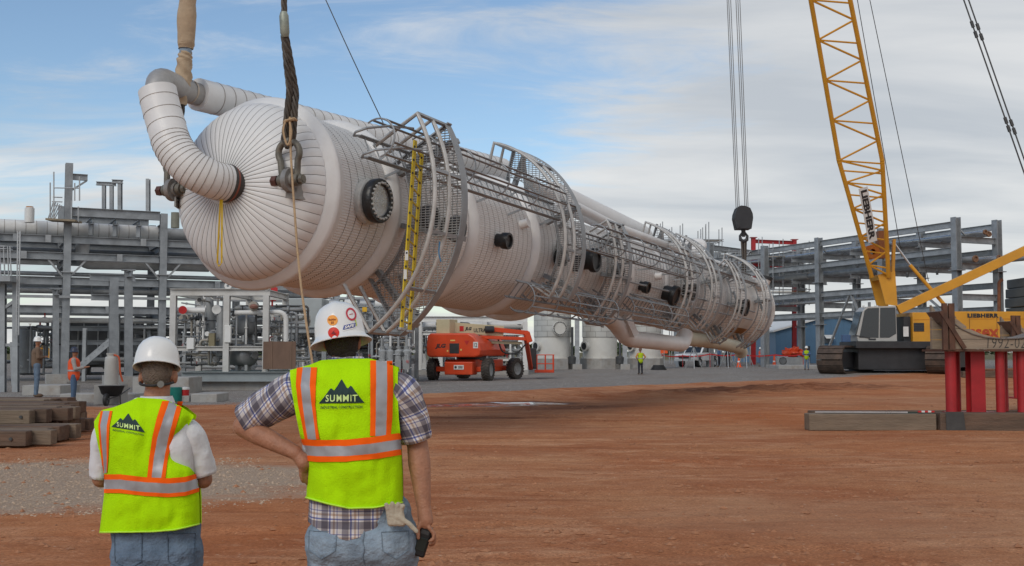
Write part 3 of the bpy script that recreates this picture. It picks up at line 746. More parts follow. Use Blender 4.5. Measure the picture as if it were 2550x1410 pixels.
# ---------------------------------------------------------------- rigging
rope_m = M('wire_rope', (0.075, 0.062, 0.05), 0.55, 0.35, 0.3, 12, dirt=(0.14, 0.09, 0.05), dirt_amt=0.4)
shk_m = M('shackle_steel', (0.16, 0.15, 0.125), 0.5, 0.35, 0.3, 7, dirt=(0.25, 0.2, 0.14), dirt_amt=0.5)
canvas = M('canvas_sleeve', (0.44, 0.335, 0.225), 0.9, 0, 0.14, 4, 0.6, 14, dirt=(0.3, 0.21, 0.14), dirt_amt=0.4)
TOPR, TOPL = at(706, -60, 19.4), at(472, -60, 20.6)
def strands(mb, pts, r, k=6, lay=1.1):
    P = [Vector(p) for p in pts]; tot = 0; fine = []
    for p, q in zip(P, P[1:]):
        m = max(2, int((q - p).length / 0.05)); fine += [p.lerp(q, i / m) for i in range(m)]
    fine.append(P[-1])
    for j in range(k):
        out = []; s_ = 0
        for i, p in enumerate(fine):
            if i: s_ += (p - fine[i - 1]).length
            d, sd, u = basis((fine[min(i + 1, len(fine) - 1)] - fine[max(i - 1, 0)]), VN2)
            an = 2 * math.pi * (j / k + s_ / lay); out.append(p + (sd * math.cos(an) + u * math.sin(an)) * r * 0.62)
        mb.tube(out, r * 0.42, 5)
    mb.tube(fine, r * 0.55, 5); return mb
def shackle(name, label, lc, dirn):
    sh = thing(name, label, 'shackle', tuple(lc), 'shackles at the head of the column')
    up = dirn.normalized(); sd = VN2
    path = []
    for q in range(25):
        an = lerp(-35, 215, q / 24); path.append(lc + up * (0.47 + 0.215 * math.sin(R(an))) + sd * (0.225 * math.cos(R(an))))
    path = [lc + sd * 0.165] + [lc + sd * 0.165 + up * 0.1] + path + [lc - sd * 0.165 + up * 0.1, lc - sd * 0.165]
    MB().tube(path, 0.058, 10).build('bow', shk_m, sh, smooth=60)
    MB().cyl(lc - sd * 0.36, lc + sd * 0.3, 0.05, n=14).build('pin', shk_m, sh, smooth=40)
    MB().cyl(lc - sd * 0.37, lc - sd * 0.26, 0.095, n=6).build('nut', M('red_nut', (0.11, 0.05, 0.04), 0.6, 0.2, 0.3, 8), sh)
    MB().cyl(lc + sd * 0.23, lc + sd * 0.29, 0.085, n=8).build('nut', shk_m, sh)
    for q in (-1, 1): MB().lathe([(0.05, -0.045), (0.11, -0.045), (0.11, 0.045), (0.05, 0.045)], lc + sd * (0.165 * q), sd, 20).build('eye', shk_m, sh, smooth=40)
    return sh
dr = (TOPR - LUG[1]); dl = (TOPL - LUG[-1])
shackle('bow_shackle', 'rusty bow shackle on the near lug, carrying the bare wire rope', LUG[1], dr)
shackle('bow_shackle', 'rusty bow shackle half hidden behind the bent white pipe', LUG[-1], dl)
tR = LUG[1] + dr.normalized() * 0.66
sl = thing('wire_rope_sling', 'dark twisted wire rope sling above the near shackle', 'sling', tuple(tR))
kn = at(708, 88, 19.45)
MB_ = MB(); strands(MB_, [kn, at(722, 230, 19.55), tR + VN2 * -0.085 + dr.normalized() * 0.06, tR + Vector((0, 0, -0.09))], 0.066, 5, 0.8); MB_.build('rope_leg', rope_m, sl, smooth=60)
MB_ = MB(); strands(MB_, [kn + VN2 * 0.02, at(736, 230, 19.6), tR + VN2 * 0.085 + dr.normalized() * 0.06, tR + Vector((0, 0, -0.09))], 0.066, 5, 0.8); MB_.build('rope_leg', rope_m, sl, smooth=60)
hkR = at(700, -400, 19.0)
MB_ = MB(); strands(MB_, [at(708, 60, 19.4), TOPR, hkR + Vector((0, 0, 12))], 0.055, 5, 0.8); MB_.build('rope_leg', rope_m, sl, smooth=60)
MB().tube([at(706, 30, 19.38), at(707, 40, 19.38), at(709.5, 82, 19.4), at(711, 92, 19.42)], [0.055, 0.082, 0.082, 0.06], 14).build('ferrule', M('ferrule', (0.27, 0.29, 0.24), 0.5, 0.4, 0.3, 8), sl, smooth=50)
tL = LUG[-1] + dl.normalized() * 0.66
sl2 = thing('sleeved_sling', 'wire rope sling wrapped in a tan canvas sleeve', 'sling', tuple(tL))
MB_ = MB(); strands(MB_, [tL, at(452, 230, 20.9)], 0.09, 5, 0.9); MB_.build('rope_leg', rope_m, sl2, smooth=60)
def sleeve(pts, n=22, folds=0.05, tw=2.2, nm='sleeve'):
    P = []
    for (p, r), (q, r2) in zip(pts, pts[1:]):
        m = 14; P += [(Vector(p).lerp(Vector(q), i / m), lerp(r, r2, sstep(0, 1, i / m))) for i in range(m)]
    P.append((Vector(pts[-1][0]), pts[-1][1])); rings = []
    for i, (p, r) in enumerate(P):
        ring = []
        for k in range(n + 1):
            an = 2 * math.pi * (k % n) / n
            rr = r * (1 + folds * math.sin(3 * an + tw * i * 0.22) + folds * 0.9 * noise.noise((math.cos(an) * 2, math.sin(an) * 2, i * 0.3)))
            ring.append(p + Vector((math.cos(an) * rr, math.sin(an) * rr, 0)))
        rings.append(ring)
    return MB().loft(rings).build(nm, canvas, sl2, smooth=180)
sleeve([(at(452, 262, 20.85), 0.085), (at(456, 205, 20.8), 0.15), (at(459, 150, 20.75), 0.135), (at(462, 130, 20.75), 0.115)], folds=0.12, tw=3.5)
sleeve([(at(462, 122, 20.75), 0.135), (at(463, 108, 20.72), 0.155), (at(466, 40, 20.65), 0.175), (at(467, 8, 20.62), 0.15), (TOPL, 0.16), (at(480, -400, 20) + Vector((0.5, 0, 12)), 0.16)], folds=0.045, tw=0.6)
MB().lathe([(0.105, -0.07), (0.112, -0.05), (0.112, 0.05), (0.105, 0.07)], at(462, 126, 20.75), Z3, 20).build('tape_wrap', M('blue_tape', (0.22, 0.29, 0.36), 0.6), sl2, smooth=60)
# tag lines
manila = M('manila_rope', (0.42, 0.29, 0.17), 0.9, 0, 0.2, 20)
tgl = smooth_path([at(722, 292, 19.4), at(724, 380, 19.3), at(733, 520, 19.1), at(746, 680, 18.9), at(762, 800, 18.7), at(780, 915, 18.6), at(806, 1050, 18.5), at(822, 1118, 18.4)], 6)
tg = thing('tag_rope', 'tan tag rope hanging down from the wire rope sling', 'rope', tuple(tgl[-1]))
MB().tube(tgl, 0.02, 6).build('rope', manila, tg, smooth=60)
kt = at(723, 300, 19.38); ring_ = [kt + Vector((0.11 * math.cos(q * 0.785), 0.11 * math.sin(q * 0.785) , 0.03 * math.sin(q))) for q in range(8)]
MB().tube(ring_, 0.022, 6, closed=True).tube(smooth_path([kt + Vector((-0.06, -0.08, 0.0)), kt + Vector((-0.1, -0.1, -0.2)), kt + Vector((-0.02, -0.12, -0.45)), kt + Vector((0.04, -0.1, -0.25)), kt + Vector((0, -0.08, -0.02))], 6), 0.018, 5).build('knot', manila, tg, smooth=60)
cb = smooth_path([at(800, -25, 22.6), at(880, 150, 22.4), at(957, 312, 22.2)], 6)
MB().tube(cb, 0.011, 5).build('tag_line_cable', dark_st, loc=tuple(cb[-1]), label='thin dark cable slanting down to the ladder cage', cat='cable')
ystr = M('yellow_webbing', (0.62, 0.42, 0.02), 0.7, 0, 0.12, 9)
MB().bar(at(549, 497, 19.75), at(541, 655, 20.0), 0.03, 0.008).bar(at(553, 497, 19.75), at(552, 655, 19.95), 0.03, 0.008).bar(at(541, 655, 20), at(545, 664, 20), 0.03, 0.01).bar(at(545, 664, 20), at(552, 655, 20), 0.03, 0.01).build('yellow_strap', ystr, loc=tuple(at(545, 664, 20)), label='yellow webbing strap dangling from the crown nozzle', cat='strap')
# yellow extension ladder tied to the top platform
yl_top, yl_bot = at(1034, 350, 21.25), at(1000, 816, 21.05)
yl2_top, yl2_bot = at(1051, 378, 21.62), at(1020, 822, 21.42)
yl = thing('extension_ladder', 'yellow extension ladder tied upright at the uppermost platform', 'ladder', tuple(yl_bot))
ymat = M('fibreglass_yellow', (0.60, 0.44, 0.02), 0.45, 0, 0.1, 3)
for p, q in ((yl_top, yl_bot), (yl2_top, yl2_bot)):
    rl = MB().bar(p, q, 0.095, 0.03, VN2).build('side_rail', ymat, yl)
    MB().bar(q, q + (q - p).normalized() * 0.05, 0.15, 0.06, VN2).build('foot', galv_l, rl, bevel=0.01)
    for i in range(14):
        c_ = p.lerp(q, (i + 0.5) / 14); MB().box(c_ - Vector((0, 0.03, 0)), (0.03, 0.06, 0.035)).build('rung_end', black, rl)
for i in range(14):
    f_ = (i + 0.5) / 14; MB().cyl(yl_top.lerp(yl_bot, f_), yl2_top.lerp(yl2_bot, f_), 0.017, n=8).build('rung', ymat, yl)
for f_ in (0.62, 0.72): MB().box(yl_top.lerp(yl_bot, f_) - Vector((0, 0.052, 0)), (0.06, 0.006, 0.18)).build('sticker', white_pnt, yl)
MB().tube(smooth_path([at(1095, 602, 20.9), at(1093, 630, 20.85), at(1098, 652, 20.85)], 5), 0.014, 5).build('tie_cord', M('blue_cord', (0.05, 0.16, 0.3), 0.7), loc=tuple(at(1098, 652, 20.85)), label='short blue cord tied to the platform handrail', cat='cord')
# ================================================================ the plant behind
E1 = Vector((0.899, 0.438, 0)); E2 = Vector((-0.438, 0.899, 0))
def up_(p, z): return Vector((p.x, p.y, z))
def flange(mb, p, d, r, w=0.05): mb.lathe([(r * 0.7, -w), (r, -w), (r, w), (r * 0.7, w)], p, d, 14); return mb
def insulated(name, pts, r, mat, parent=None, step=0.5, rad=0.6, bandm=None, **tags):
    path = fillet(pts, rad); o = MB().tube(path, r, 18).build(name, mat, parent, smooth=40, loc=tuple(pts[0]), **tags)
    if step:
        P = [Vector(p) for p in pts]; d = (P[1] - P[0]); n = int(d.length / step); f = None
        for i in range(1, n):
            if f is None: f = MB().lathe([(r, -0.015), (r + 0.008, -0.012), (r + 0.008, 0.012), (r, 0.015)], P[0] + d * (i / n), d, 18).build('pipe_band', bandm or strapd, o, smooth=40)
            else: share(f, 'pipe_band', o, Matrix.Translation(d * ((i - 1) / n)))
    return o
# ---- pipe rack on the left
LA = Vector((-25.16, 64.0, 0))
rk = thing('pipe_rack', 'tall grey steel pipe rack left of the hanging column', 'pipe rack', tuple(LA))
def lcol(k, row): return LA + E1 * (5.25 * k) + E2 * (4.4 * row)
for k in (-2, -1, 0, 1, 2, 3):
    for row in (0, 1):
        top = {0: 12.35, 1: 9.75}.get(k, 9.6) if row == 0 else (10.4 if k == 0 else 9.5)
        if k >= 2: top = 8.3
        p = lcol(k, row)
        c = MB().ibeam(up_(p, 0), up_(p, top), 0.40, 0.40, 0.04, 0.03, E2).build('column', galv, rk)
        MB().box(up_(p, 6.15), (0.62, 0.62, 0.05), (E1, E2, Z3)).build('splice_plate', galv_l, c)
        MB().box(up_(p, 0.06), (0.9, 0.9, 0.12), (E1, E2, Z3)).build('base_plate', concrete, c)
levels = [(8.0, 0.42), (7.05, 0.42), (5.65, 0.45), (4.05, 0.42)]
for row in (0, 1):
    for k in (-2, -1, 0, 1, 2):
        for z, h in levels + ([(9.6, 0.5)] if k in (0,) else []):
            MB().ibeam(up_(lcol(k, row), z) + E1 * 0.21, up_(lcol(k + 1, row), z) - E1 * 0.21, h, 0.28).build('beam', galv, rk)
for k in (-1, 0, 1, 2):
    for z, h in levels + ([(9.2, 0.45)] if k in (0, 1) else []):
        MB().ibeam(up_(lcol(k, 0), z - 0.25) + E2 * 0.21, up_(lcol(k, 1), z - 0.25) - E2 * 0.21, h, 0.28).build('cross_beam', galv, rk)
    for s in (-1, 1):
        MB().bar(up_(lcol(k, 0), 5.85) + E1 * (0.15 * s), up_(lcol(k, 0), 6.85) + E1 * (1.0 * s), 0.16, 0.1).build('knee_brace', galv_l, rk)
MB().bar(up_(lcol(1, 0), 0.8), up_(lcol(2, 0), 3.9), 0.22, 0.14).build('diagonal_brace', galv, rk)
MB().bar(up_(lcol(0, 1), 0.6), up_(lcol(1, 1), 3.9), 0.22, 0.14).build('diagonal_brace', galv, rk)
# top details: bracket, joists, T-posts
p = up_(lcol(0, 0), 11.6)
MB().ibeam(p + E1 * 0.2, p + E1 * 1.0, 0.35, 0.22).bar(p + E1 * 0.2 + Vector((0, 0, -0.75)), p + E1 * 0.95 + Vector((0, 0, -0.18)), 0.1, 0.1).build('bracket', galv, rk)
for f in (0.25, 0.5, 0.75):
    q = up_(lcol(0, 0), 9.15) + E1 * 5.25 * f; MB().ibeam(q, q + E2 * 4.3, 0.35, 0.2).bar(q + E2 * 0.6, q + E2 * 0.6 - Vector((0, 0, 0.8)), 0.22).build('joist', galv, rk)
for px_, y0, y1 in ((259, 460, 527), (278, 460, 528), (299, 452, 529), (369, 446, 532)):
    a_ = at(px_, y1, 66.5); b_ = at(px_, y0, 66.5); MB().ibeam(a_, b_, 0.2 if px_ < 290 else 0.3, 0.2).build('post', galv, rk)
MB().ibeam(at(240, 457, 66.5), at(289, 459, 66.5), 0.22, 0.2).build('head_beam', galv, rk)
MB().ibeam(at(279, 452, 66.4), at(306, 453, 66.4), 0.22, 0.2).build('head_beam', galv, rk)
# scaffold cage round the tall column
mb = MB()
for px_, y0, y1 in ((125, 455, 548), (134, 428, 548), (198, 440, 500), (186, 456, 500), (195, 515, 553), (178, 500, 546)): mb.cyl(at(px_, y1, 63.2), at(px_, y0, 63.2), 0.04, n=6)
for y_, x0, x1 in ((468, 133, 198), (491, 132, 155), (502, 130, 155), (512, 130, 152)): mb.cyl(at(x0, y_, 63.2), at(x1, y_ + 1, 63.2), 0.035, n=6)
for i in range(5): mb.cyl(at(120 + i * 4, 545, 63.2), at(134 + i * 5, 500 + i * 3, 63.2), 0.03, n=6)
mb.build('scaffold_cage', galv_l, rk)
MB().bar(at(122, 548, 63.4), at(196, 552, 63.4), 1.0, 0.1).build('work_deck', M('deck_board', (0.24, 0.19, 0.13), 0.85), rk)
# pipes that lie on it
za = Vector((0, 0, 0))
insulated('insulated_pipe', [up_(lcol(-2, 0.35), 8.72), up_(lcol(0.98, 0.35), 8.72)], 0.44, white_pnt, step=0.55, label='fat white banded pipe along the top of the left rack', cat='pipe')
MB().tube([up_(lcol(0.98, 0.35), 8.72), up_(lcol(3, 0.35), 8.72)], 0.36, 16).build('bare_pipe', grey_pnt, smooth=40, loc=tuple(up_(lcol(0.98, 0.35), 8.72)), label='dark grey continuation of the fat white rack pipe', cat='pipe')
MB().tube(fillet([at(206, 605, 65.2), at(203, 655, 65.2), at(300, 656, 66.2), at(520, 662, 68.3)], 0.7), 0.38, 16).build('elbow_pipe', M('pale_grey_pipe', (0.47, 0.47, 0.46), 0.5, 0.2, 0.12, 2), smooth=40, loc=tuple(at(203, 655, 65)), label='pale grey pipe with an upturned open elbow on the left rack', cat='pipe')
for i, (z, off, r, lb) in enumerate(((5.15, 0.3, 0.17, 'slim pale pipe on the second lowest level of the left rack'), (3.45, 0.2, 0.15, 'slim white pipe under the lowest beams of the left rack'), (7.45, 0.75, 0.3, 'dark pipe behind the upper beams of the left rack'), (6.1, 0.25, 0.12, 'thin pipe just below the pale elbow pipe'))):
    MB().tube([up_(lcol(-2, off), z), up_(lcol(3, off), z + 0.02)], r, 12).build('rack_pipe', [galv_l, white_pnt, dark_st, galv_l][i], smooth=40, loc=tuple(up_(lcol(-2, off), z)), label=lb, cat='pipe')
vb = at(73, 552, 63.5)
v_ = thing('vent_stub', 'short white capped stub standing on the fat white pipe', 'vent', tuple(vb))
MB().lathe([(0.26, 0), (0.26, 0.80), (0.2, 0.84)], vb - Vector((0, 0, 0.05)), Z3, 18).build('body', white_pnt, v_, smooth=40)
MB().lathe([(0.2, 0.84), (0.19, 0.90), (0.001, 0.90)], vb - Vector((0, 0, 0.05)), Z3, 18).build('cap', M('rust_orange', (0.4, 0.16, 0.03), 0.7), v_, smooth=40)
vb = at(436, 568, 65.5); MB().lathe([(0.24, 0), (0.24, 0.9), (0.2, 0.9)], vb, Z3, 16).build('pipe_stub', M('olive_stub', (0.2, 0.2, 0.16), 0.6), loc=tuple(vb), smooth=40, label='short dark stub with orange rim beside the hanging column', cat='vent')
# ---- free-standing supports in front of it
def prop(px_, ytop, ybase, Y, h, w, lab, tee=0):
    a_ = at(px_, ybase, Y); a_.z = 0; b_ = at(px_, ytop, Y)
    t = thing('steel_support', lab, 'support', tuple(a_))
    MB().ibeam(a_, b_, h, w, 0.035, 0.03, E2).build('post', galv, t)
    MB().box(a_ + Vector((0, 0, 0.25)), (1.0, 1.0, 0.5), (E1, E2, Z3)).build('footing', concrete, t)
    if tee:
        MB().ibeam(b_ + E1 * (-tee * 0.6), b_ + E1 * (tee * 0.55), 0.35, 0.3).build('cap_beam', galv, t)
        MB().ibeam(b_ + E1 * (-tee * 0.55) - Vector((0, 0, 1.0)), b_ + E1 * (0.2) - Vector((0, 0, 1.0)), 0.3, 0.25).build('side_beam', galv, t)
    else: MB().box(b_ + Vector((0, 0, 0.02)), (0.6, 0.6, 0.05), (E1, E2, Z3)).ibeam(b_ + Vector((0, 0, -0.2)) - E2 * 0.2, b_ + Vector((0, 0, -0.2)) - E2 * 1.0, 0.3, 0.25).build('cap_plate', galv, t)
prop(283, 692, 945, 57, 0.42, 0.42, 'grey T-headed support left of the pale post', 1.9)
prop(320, 674, 948, 55, 0.36, 0.36, 'pale grey square-headed post beside the T-headed support')
prop(139, 720, 940, 60, 0.3, 0.3, 'short grey post standing just behind the tall rack column')
# ---- stair flight and hopper under the left rack
st = thing('steel_stair', 'dark grey stair flight slanting under the left rack', 'stair', tuple(up_(at(200, 935, 60), 0)))
for dz in (0, 0.9):
    MB().bar(at(196, 918, 60) + E2 * dz, at(286, 842, 60) + E2 * dz, 0.06, 0.26).build('stringer', galv, st)
for i in range(9):
    p = at(lerp(198, 284, i / 8), lerp(916, 844, i / 8), 60); MB().box(p + E2 * 0.45, (0.28, 0.9, 0.04), (E1, E2, Z3)).build('tread', galv, st)
hp = thing('hopper_tank', 'dark grey hopper tank behind the supports under the left rack', 'tank', tuple(up_(at(260, 930, 68), 0)))
c_ = up_(at(255, 930, 69), 0)
MB().prism([(-2.2, 1.6), (-1.6, 0.9), (1.6, 0.9), (2.2, 1.6), (2.2, 3.6), (-2.2, 3.6)], c_ - E2, E1, Z3, E2 * 2).build('body', M('hopper_grey', (0.12, 0.125, 0.13), 0.6, 0.2, 0.2, 1.5), hp)
for s in (-1.9, 1.9): MB().ibeam(c_ + E1 * s, c_ + E1 * s + Z3 * 1.6, 0.2, 0.2).build('leg', galv, hp)
for i in range(6): MB().bar(c_ - E2 * 1.03 + E1 * (-2 + i * 0.8) + Z3 * 1.65, c_ - E2 * 1.03 + E1 * (-2 + i * 0.8) + Z3 * 3.55, 0.08, 0.05).build('rib', galv, hp)
# ---- access platform and ladder at the left edge
ap_ = thing('access_platform', 'railed steel platform with a long ladder at the left edge', 'platform', tuple(up_(at(20, 950, 47), 0)))
Y_ = 47
MB().bar(at(-60, 697, Y_), at(46, 697, Y_), 1.6, 0.22).build('deck', galv, ap_)
for x_ in (8, 40): MB().ibeam(up_(at(x_, 950, Y_), 0), at(x_, 706, Y_), 0.22, 0.22).build('post', galv, ap_)
for y_ in (612, 618, 655): MB().tube(fillet([at(-60, y_, Y_), at(20, y_ + 2, Y_), at(40 if y_ > 640 else 30, y_ - (2 if y_ > 640 else -4), Y_ + 0.8)], 0.2), 0.03, 6).build('handrail', galv_l, ap_)
for x_ in (2, 12, 22, 28): MB().cyl(at(x_, 692, Y_), at(x_ - 3, 614, Y_), 0.03, n=6).build('rail_post', galv_l, ap_)
for x_ in (44.5, 50): MB().bar(at(x_ - 4, 835, Y_ - 0.4), at(x_, 575, Y_ - 0.4), 0.05, 0.03).build('ladder_rail', galv_l, ap_)
for i in range(26):
    y_ = 580 + i * 9.8; MB().cyl(at(44.3 - (y_ - 575) * 0.015, y_, Y_ - 0.4), at(50 - (y_ - 575) * 0.015, y_, Y_ - 0.4), 0.016, n=5).build('rung', galv_l, ap_)
for (xa, ya, xb, yb) in ((0, 740, 48, 741), (0, 775, 44, 745), (0, 860, 46, 858), (30, 852, 34, 960)): MB().bar(at(xa, ya, Y_), at(xb, yb, Y_), 0.14, 0.12).build('brace', galv, ap_)

# ---- process skids: pipework generator
redw = M('red_handwheel', (0.45, 0.02, 0.02), 0.45, 0, 0.15, 5)
PIPE_M = [grey_pnt, white_pnt, galv_l, M('skid_grey', (0.22, 0.225, 0.225), 0.5, 0.1, 0.18, 2), M('dull_beige', (0.36, 0.33, 0.28), 0.6, 0, 0.15, 2), dark_st]
def valve(p, d, r, parent, mat):
    d = d.normalized()
    v = MB().lathe([(r * 0.9, -2 * r), (r * 2, -2 * r), (r * 2, -1.5 * r), (r * 1.2, -1.2 * r), (r * 1.7, 0), (r * 1.2, 1.2 * r), (r * 2, 1.5 * r), (r * 2, 2 * r), (r * 0.9, 2 * r)], p, d, 12).build('valve', mat, parent, smooth=40)
    u = Z3 if abs(d.z) < 0.8 else Vector((0, -1, 0))
    w = MB().cyl(p, p + u * r * 5, r * 0.5, n=8); ring = [p + u * r * 5 + (basis(u)[1] * math.cos(q * 0.6283) + basis(u)[2] * math.sin(q * 0.6283)) * r * 2.0 for q in range(10)]
    w.tube(ring, r * 0.25, 5, closed=True); w.bar(ring[0], ring[5], r * 0.3); w.bar(ring[2], ring[7], r * 0.3)
    w.build('handwheel', random.choice((mat, mat, mat, redw, dark_st)), v)
def clutter(parent, lo, hi, n, seed, mats=None, rmin=0.03, rmax=0.11):
    rg = random.Random(seed); mats = mats or PIPE_M; lo = Vector(lo); hi = Vector(hi); dim = hi - lo
    for i in range(n):
        r = lerp(rmin, rmax, rg.random() ** 2); p = Vector([lerp(lo[k], hi[k], rg.random()) for k in range(3)]); pts = [p.copy()]
        axis = rg.choice((0, 2, 2, 0, 1))
        for s in range(rg.randint(1, 4)):
            q = pts[-1].copy(); q[axis] = lerp(lo[axis], hi[axis], rg.random())
            if (q - pts[-1]).length > 0.25: pts.append(q)
            axis = rg.choice([k for k in (0, 1, 2, 2) if k != axis])
        if len(pts) < 2: continue
        m = rg.choice(mats); mb = MB().tube(fillet(pts, r * 3, 4), r, 10)
        for q, q2 in zip(pts, pts[1:]):
            if rg.random() < 0.6: flange(mb, q.lerp(q2, lerp(0.3, 0.7, rg.random())), q2 - q, r * 1.9, r * 0.5)
        o = mb.build('pipe', m, parent, smooth=40)
        if rg.random() < 0.45: valve(pts[0].lerp(pts[1], 0.5), pts[1] - pts[0], r, o, m)
        if rg.random() < 0.3:
            c = pts[-1]; g = MB().lathe([(0.001, 0), (0.09, 0), (0.09, 0.05), (0.001, 0.05)], c + Vector((0, -r - 0.08, 0)), Vector((0, -1, 0)), 12).build('gauge', rg.choice((white_pnt, dark_st)), o, smooth=40)
def frame(parent, xs_px, ytop, Y0, Y1, z0, mat, w=0.26, mids=()):
    for Y in (Y0, Y1):
        P = [at(x, ytop, Y0) for x in xs_px]; ztop = P[0].z
        for q in P: MB().ibeam(Vector((q.x, Y, z0)), Vector((q.x, Y, ztop - w * 0.6)), w, w, 0.03, 0.025, Vector((0, 1, 0))).build('post', mat, parent)
        MB().ibeam(Vector((P[0].x - 0.15, Y, ztop)), Vector((P[-1].x + 0.15, Y, ztop)), w * 1.2, w).build('top_beam', mat, parent)
        for ym in mids:
            z = at(xs_px[0], ym, Y0).z; MB().ibeam(Vector((P[0].x, Y + 0.01, z)), Vector((P[-1].x, Y + 0.01, z)), w * 0.8, w * 0.8).build('beam', mat, parent)
    for q in P: MB().ibeam(Vector((q.x, Y0 + 0.1, q.z - 0.005)), Vector((q.x, Y1 - 0.1, q.z - 0.005)), w, w * 0.8).build('cross_beam', mat, parent)
# skid with the white frame
Yk = 50.0
sk = thing('process_skid', 'white-framed process skid with grey vessels and a brown plywood panel', 'skid', tuple(up_(at(560, 960, Yk), 0)))
frame(sk, (433, 566, 664), 728, Yk, Yk + 4.2, 0.65, M('frame_white', (0.5, 0.49, 0.465), 0.5, 0, 0.12, 1.5, dirt=(0.3, 0.26, 0.2), dirt_amt=0.45), 0.26, mids=(868,))
lg_ = at(568, 712, Yk); MB().lathe([(0.06, -0.03), (0.16, -0.03), (0.16, 0.03), (0.06, 0.03)], lg_, Vector((0, 1, 0)), 14).build('lifting_eye', white_pnt, sk, smooth=40)
lg_ = at(664, 718, Yk); MB().lathe([(0.05, -0.03), (0.13, -0.03), (0.13, 0.03), (0.05, 0.03)], lg_, Vector((0, 1, 0)), 14).build('lifting_eye', white_pnt, sk, smooth=40)
a_, b_ = at(452, 938, Yk - 0.8), at(775, 938, Yk - 0.8)
MB().ibeam(a_, b_, 0.42, 0.3).build('base_beam', M('base_blue_grey', (0.24, 0.265, 0.27), 0.5, 0.1, 0.15, 1), sk)
MB().ibeam(a_ + Vector((0, 5.2, 0)), b_ + Vector((0, 5.2, 0)), 0.42, 0.3).build('base_beam', grey_pnt, sk)
MB().box2((a_.x, Yk - 0.65, a_.z + 0.15), (b_.x, Yk + 4.3, a_.z + 0.2)).build('deck_plate', M('green_deck', (0.14, 0.17, 0.14), 0.6), sk)
MB().box2((a_.x + 0.3, Yk - 0.6, 0), (b_.x + 0.4, Yk + 4.4, a_.z - 0.215)).build('plinth', concrete, sk)
def px_cyl(name, x, y0, y1, Y, r, mat, parent, dome=True, n=18):
    b = at(x, y1, Y); t_ = at(x, y0, Y); h = t_.z - b.z; rr = r
    prof = [(0.001, 0), (rr * 0.7, 0.02 * h), (rr, rr * 0.3), (rr, h - rr * 0.5), (rr * 0.85, h - rr * 0.2), (rr * 0.4, h), (0.001, h)]
    return MB().lathe(prof, up_(at(x, y1, Y), b.z), Z3, n).build(name, mat, parent, smooth=50)
px_cyl('scrubber_vessel', 551, 762, 890, Yk + 0.6, 0.235, PIPE_M[3], sk)
px_cyl('scrubber_vessel', 612, 785, 835, Yk + 1.2, 0.5, PIPE_M[3], sk)
dr_ = at(605, 885, Yk + 0.8); e_ = Vector((0.75, -0.66, 0))
dm = MB().lathe([(0.001, -0.75), (0.3, -0.68), (0.48, -0.5), (0.5, -0.42), (0.5, 0.42), (0.48, 0.5), (0.3, 0.66), (0.12, 0.7), (0.12, 0.85), (0.16, 0.85), (0.16, 0.9), (0.001, 0.9)], dr_, e_, 24).build('motor_drum', M('drum_grey', (0.2, 0.2, 0.2), 0.38, 0.3, 0.15, 2), sk, smooth=50)
for s in (-0.35, 0.35): MB().box(dr_ + e_ * s - Z3 * 0.55, (0.12, 0.6, 0.25)).build('saddle', grey_pnt, dm)
MB().box(at(696, 885, Yk - 0.3), (1.42, 0.06, 1.2)).build('plywood_panel', M('stained_plywood', (0.16, 0.098, 0.068), 0.8, 0, 0.2, 3, stretch=(1, 1, 0.3)), sk)
for x_ in (677, 725): MB().box(at(x_, 885, Yk - 0.345), (0.02, 0.02, 1.22)).build('panel_batten', M('batten', (0.24, 0.16, 0.11), 0.8), sk)
MB().tube(fillet([at(585, 779, Yk + 0.3), at(712, 777, Yk + 0.3), at(712, 852, Yk + 0.3)], 0.4), 0.11, 14).build('white_line', white_pnt, sk, smooth=40)
MB().tube([at(440, 773, Yk + 0.2), at(512, 773, Yk + 0.2)], 0.13, 14).build('white_line', white_pnt, sk, smooth=40)
MB().tube([at(530, 868, Yk + 2), at(520, 720, Yk + 2)], 0.18, 12).build('vertical_line', grey_pnt, sk, smooth=40)
MB().cyl(at(455, 772, Yk - 0.1), at(455, 772, Yk - 0.22), 0.18, n=18).build('red_disc', redw, sk, smooth=40)
MB().cyl(at(630, 762, Yk), at(634, 762, Yk + 0.5), 0.2, n=14).build('actuator', PIPE_M[4], sk, smooth=40)
MB().lathe([(0.001, 0), (0.16, 0.03), (0.2, 0.12), (0.12, 0.2), (0.05, 0.22)], at(632, 770, Yk - 0.1), Z3, 14).build('actuator', M('brown_cap', (0.25, 0.12, 0.09), 0.6), sk, smooth=40)
MB().box(at(568, 832, Yk - 0.1), (0.28, 0.2, 0.75)).build('junction_box', white_pnt, sk, bevel=0.02)
MB().box(at(475, 856, Yk - 0.1), (0.32, 0.2, 0.5)).build('junction_box', white_pnt, sk, bevel=0.02)
MB().box(at(528, 850, Yk + 0.1), (0.26, 0.2, 0.7)).build('tank_box', M('olive_brown', (0.2, 0.17, 0.1), 0.7), sk)
clutter(sk, (at(430, 0, Yk).x, Yk + 0.3, 1.0), (at(560, 0, Yk).x, Yk + 3.6, 4.2), 34, 3)
clutter(sk, (at(560, 0, Yk).x, Yk + 0.4, 0.9), (at(765, 0, Yk).x, Yk + 3.6, 3.9), 46, 8)
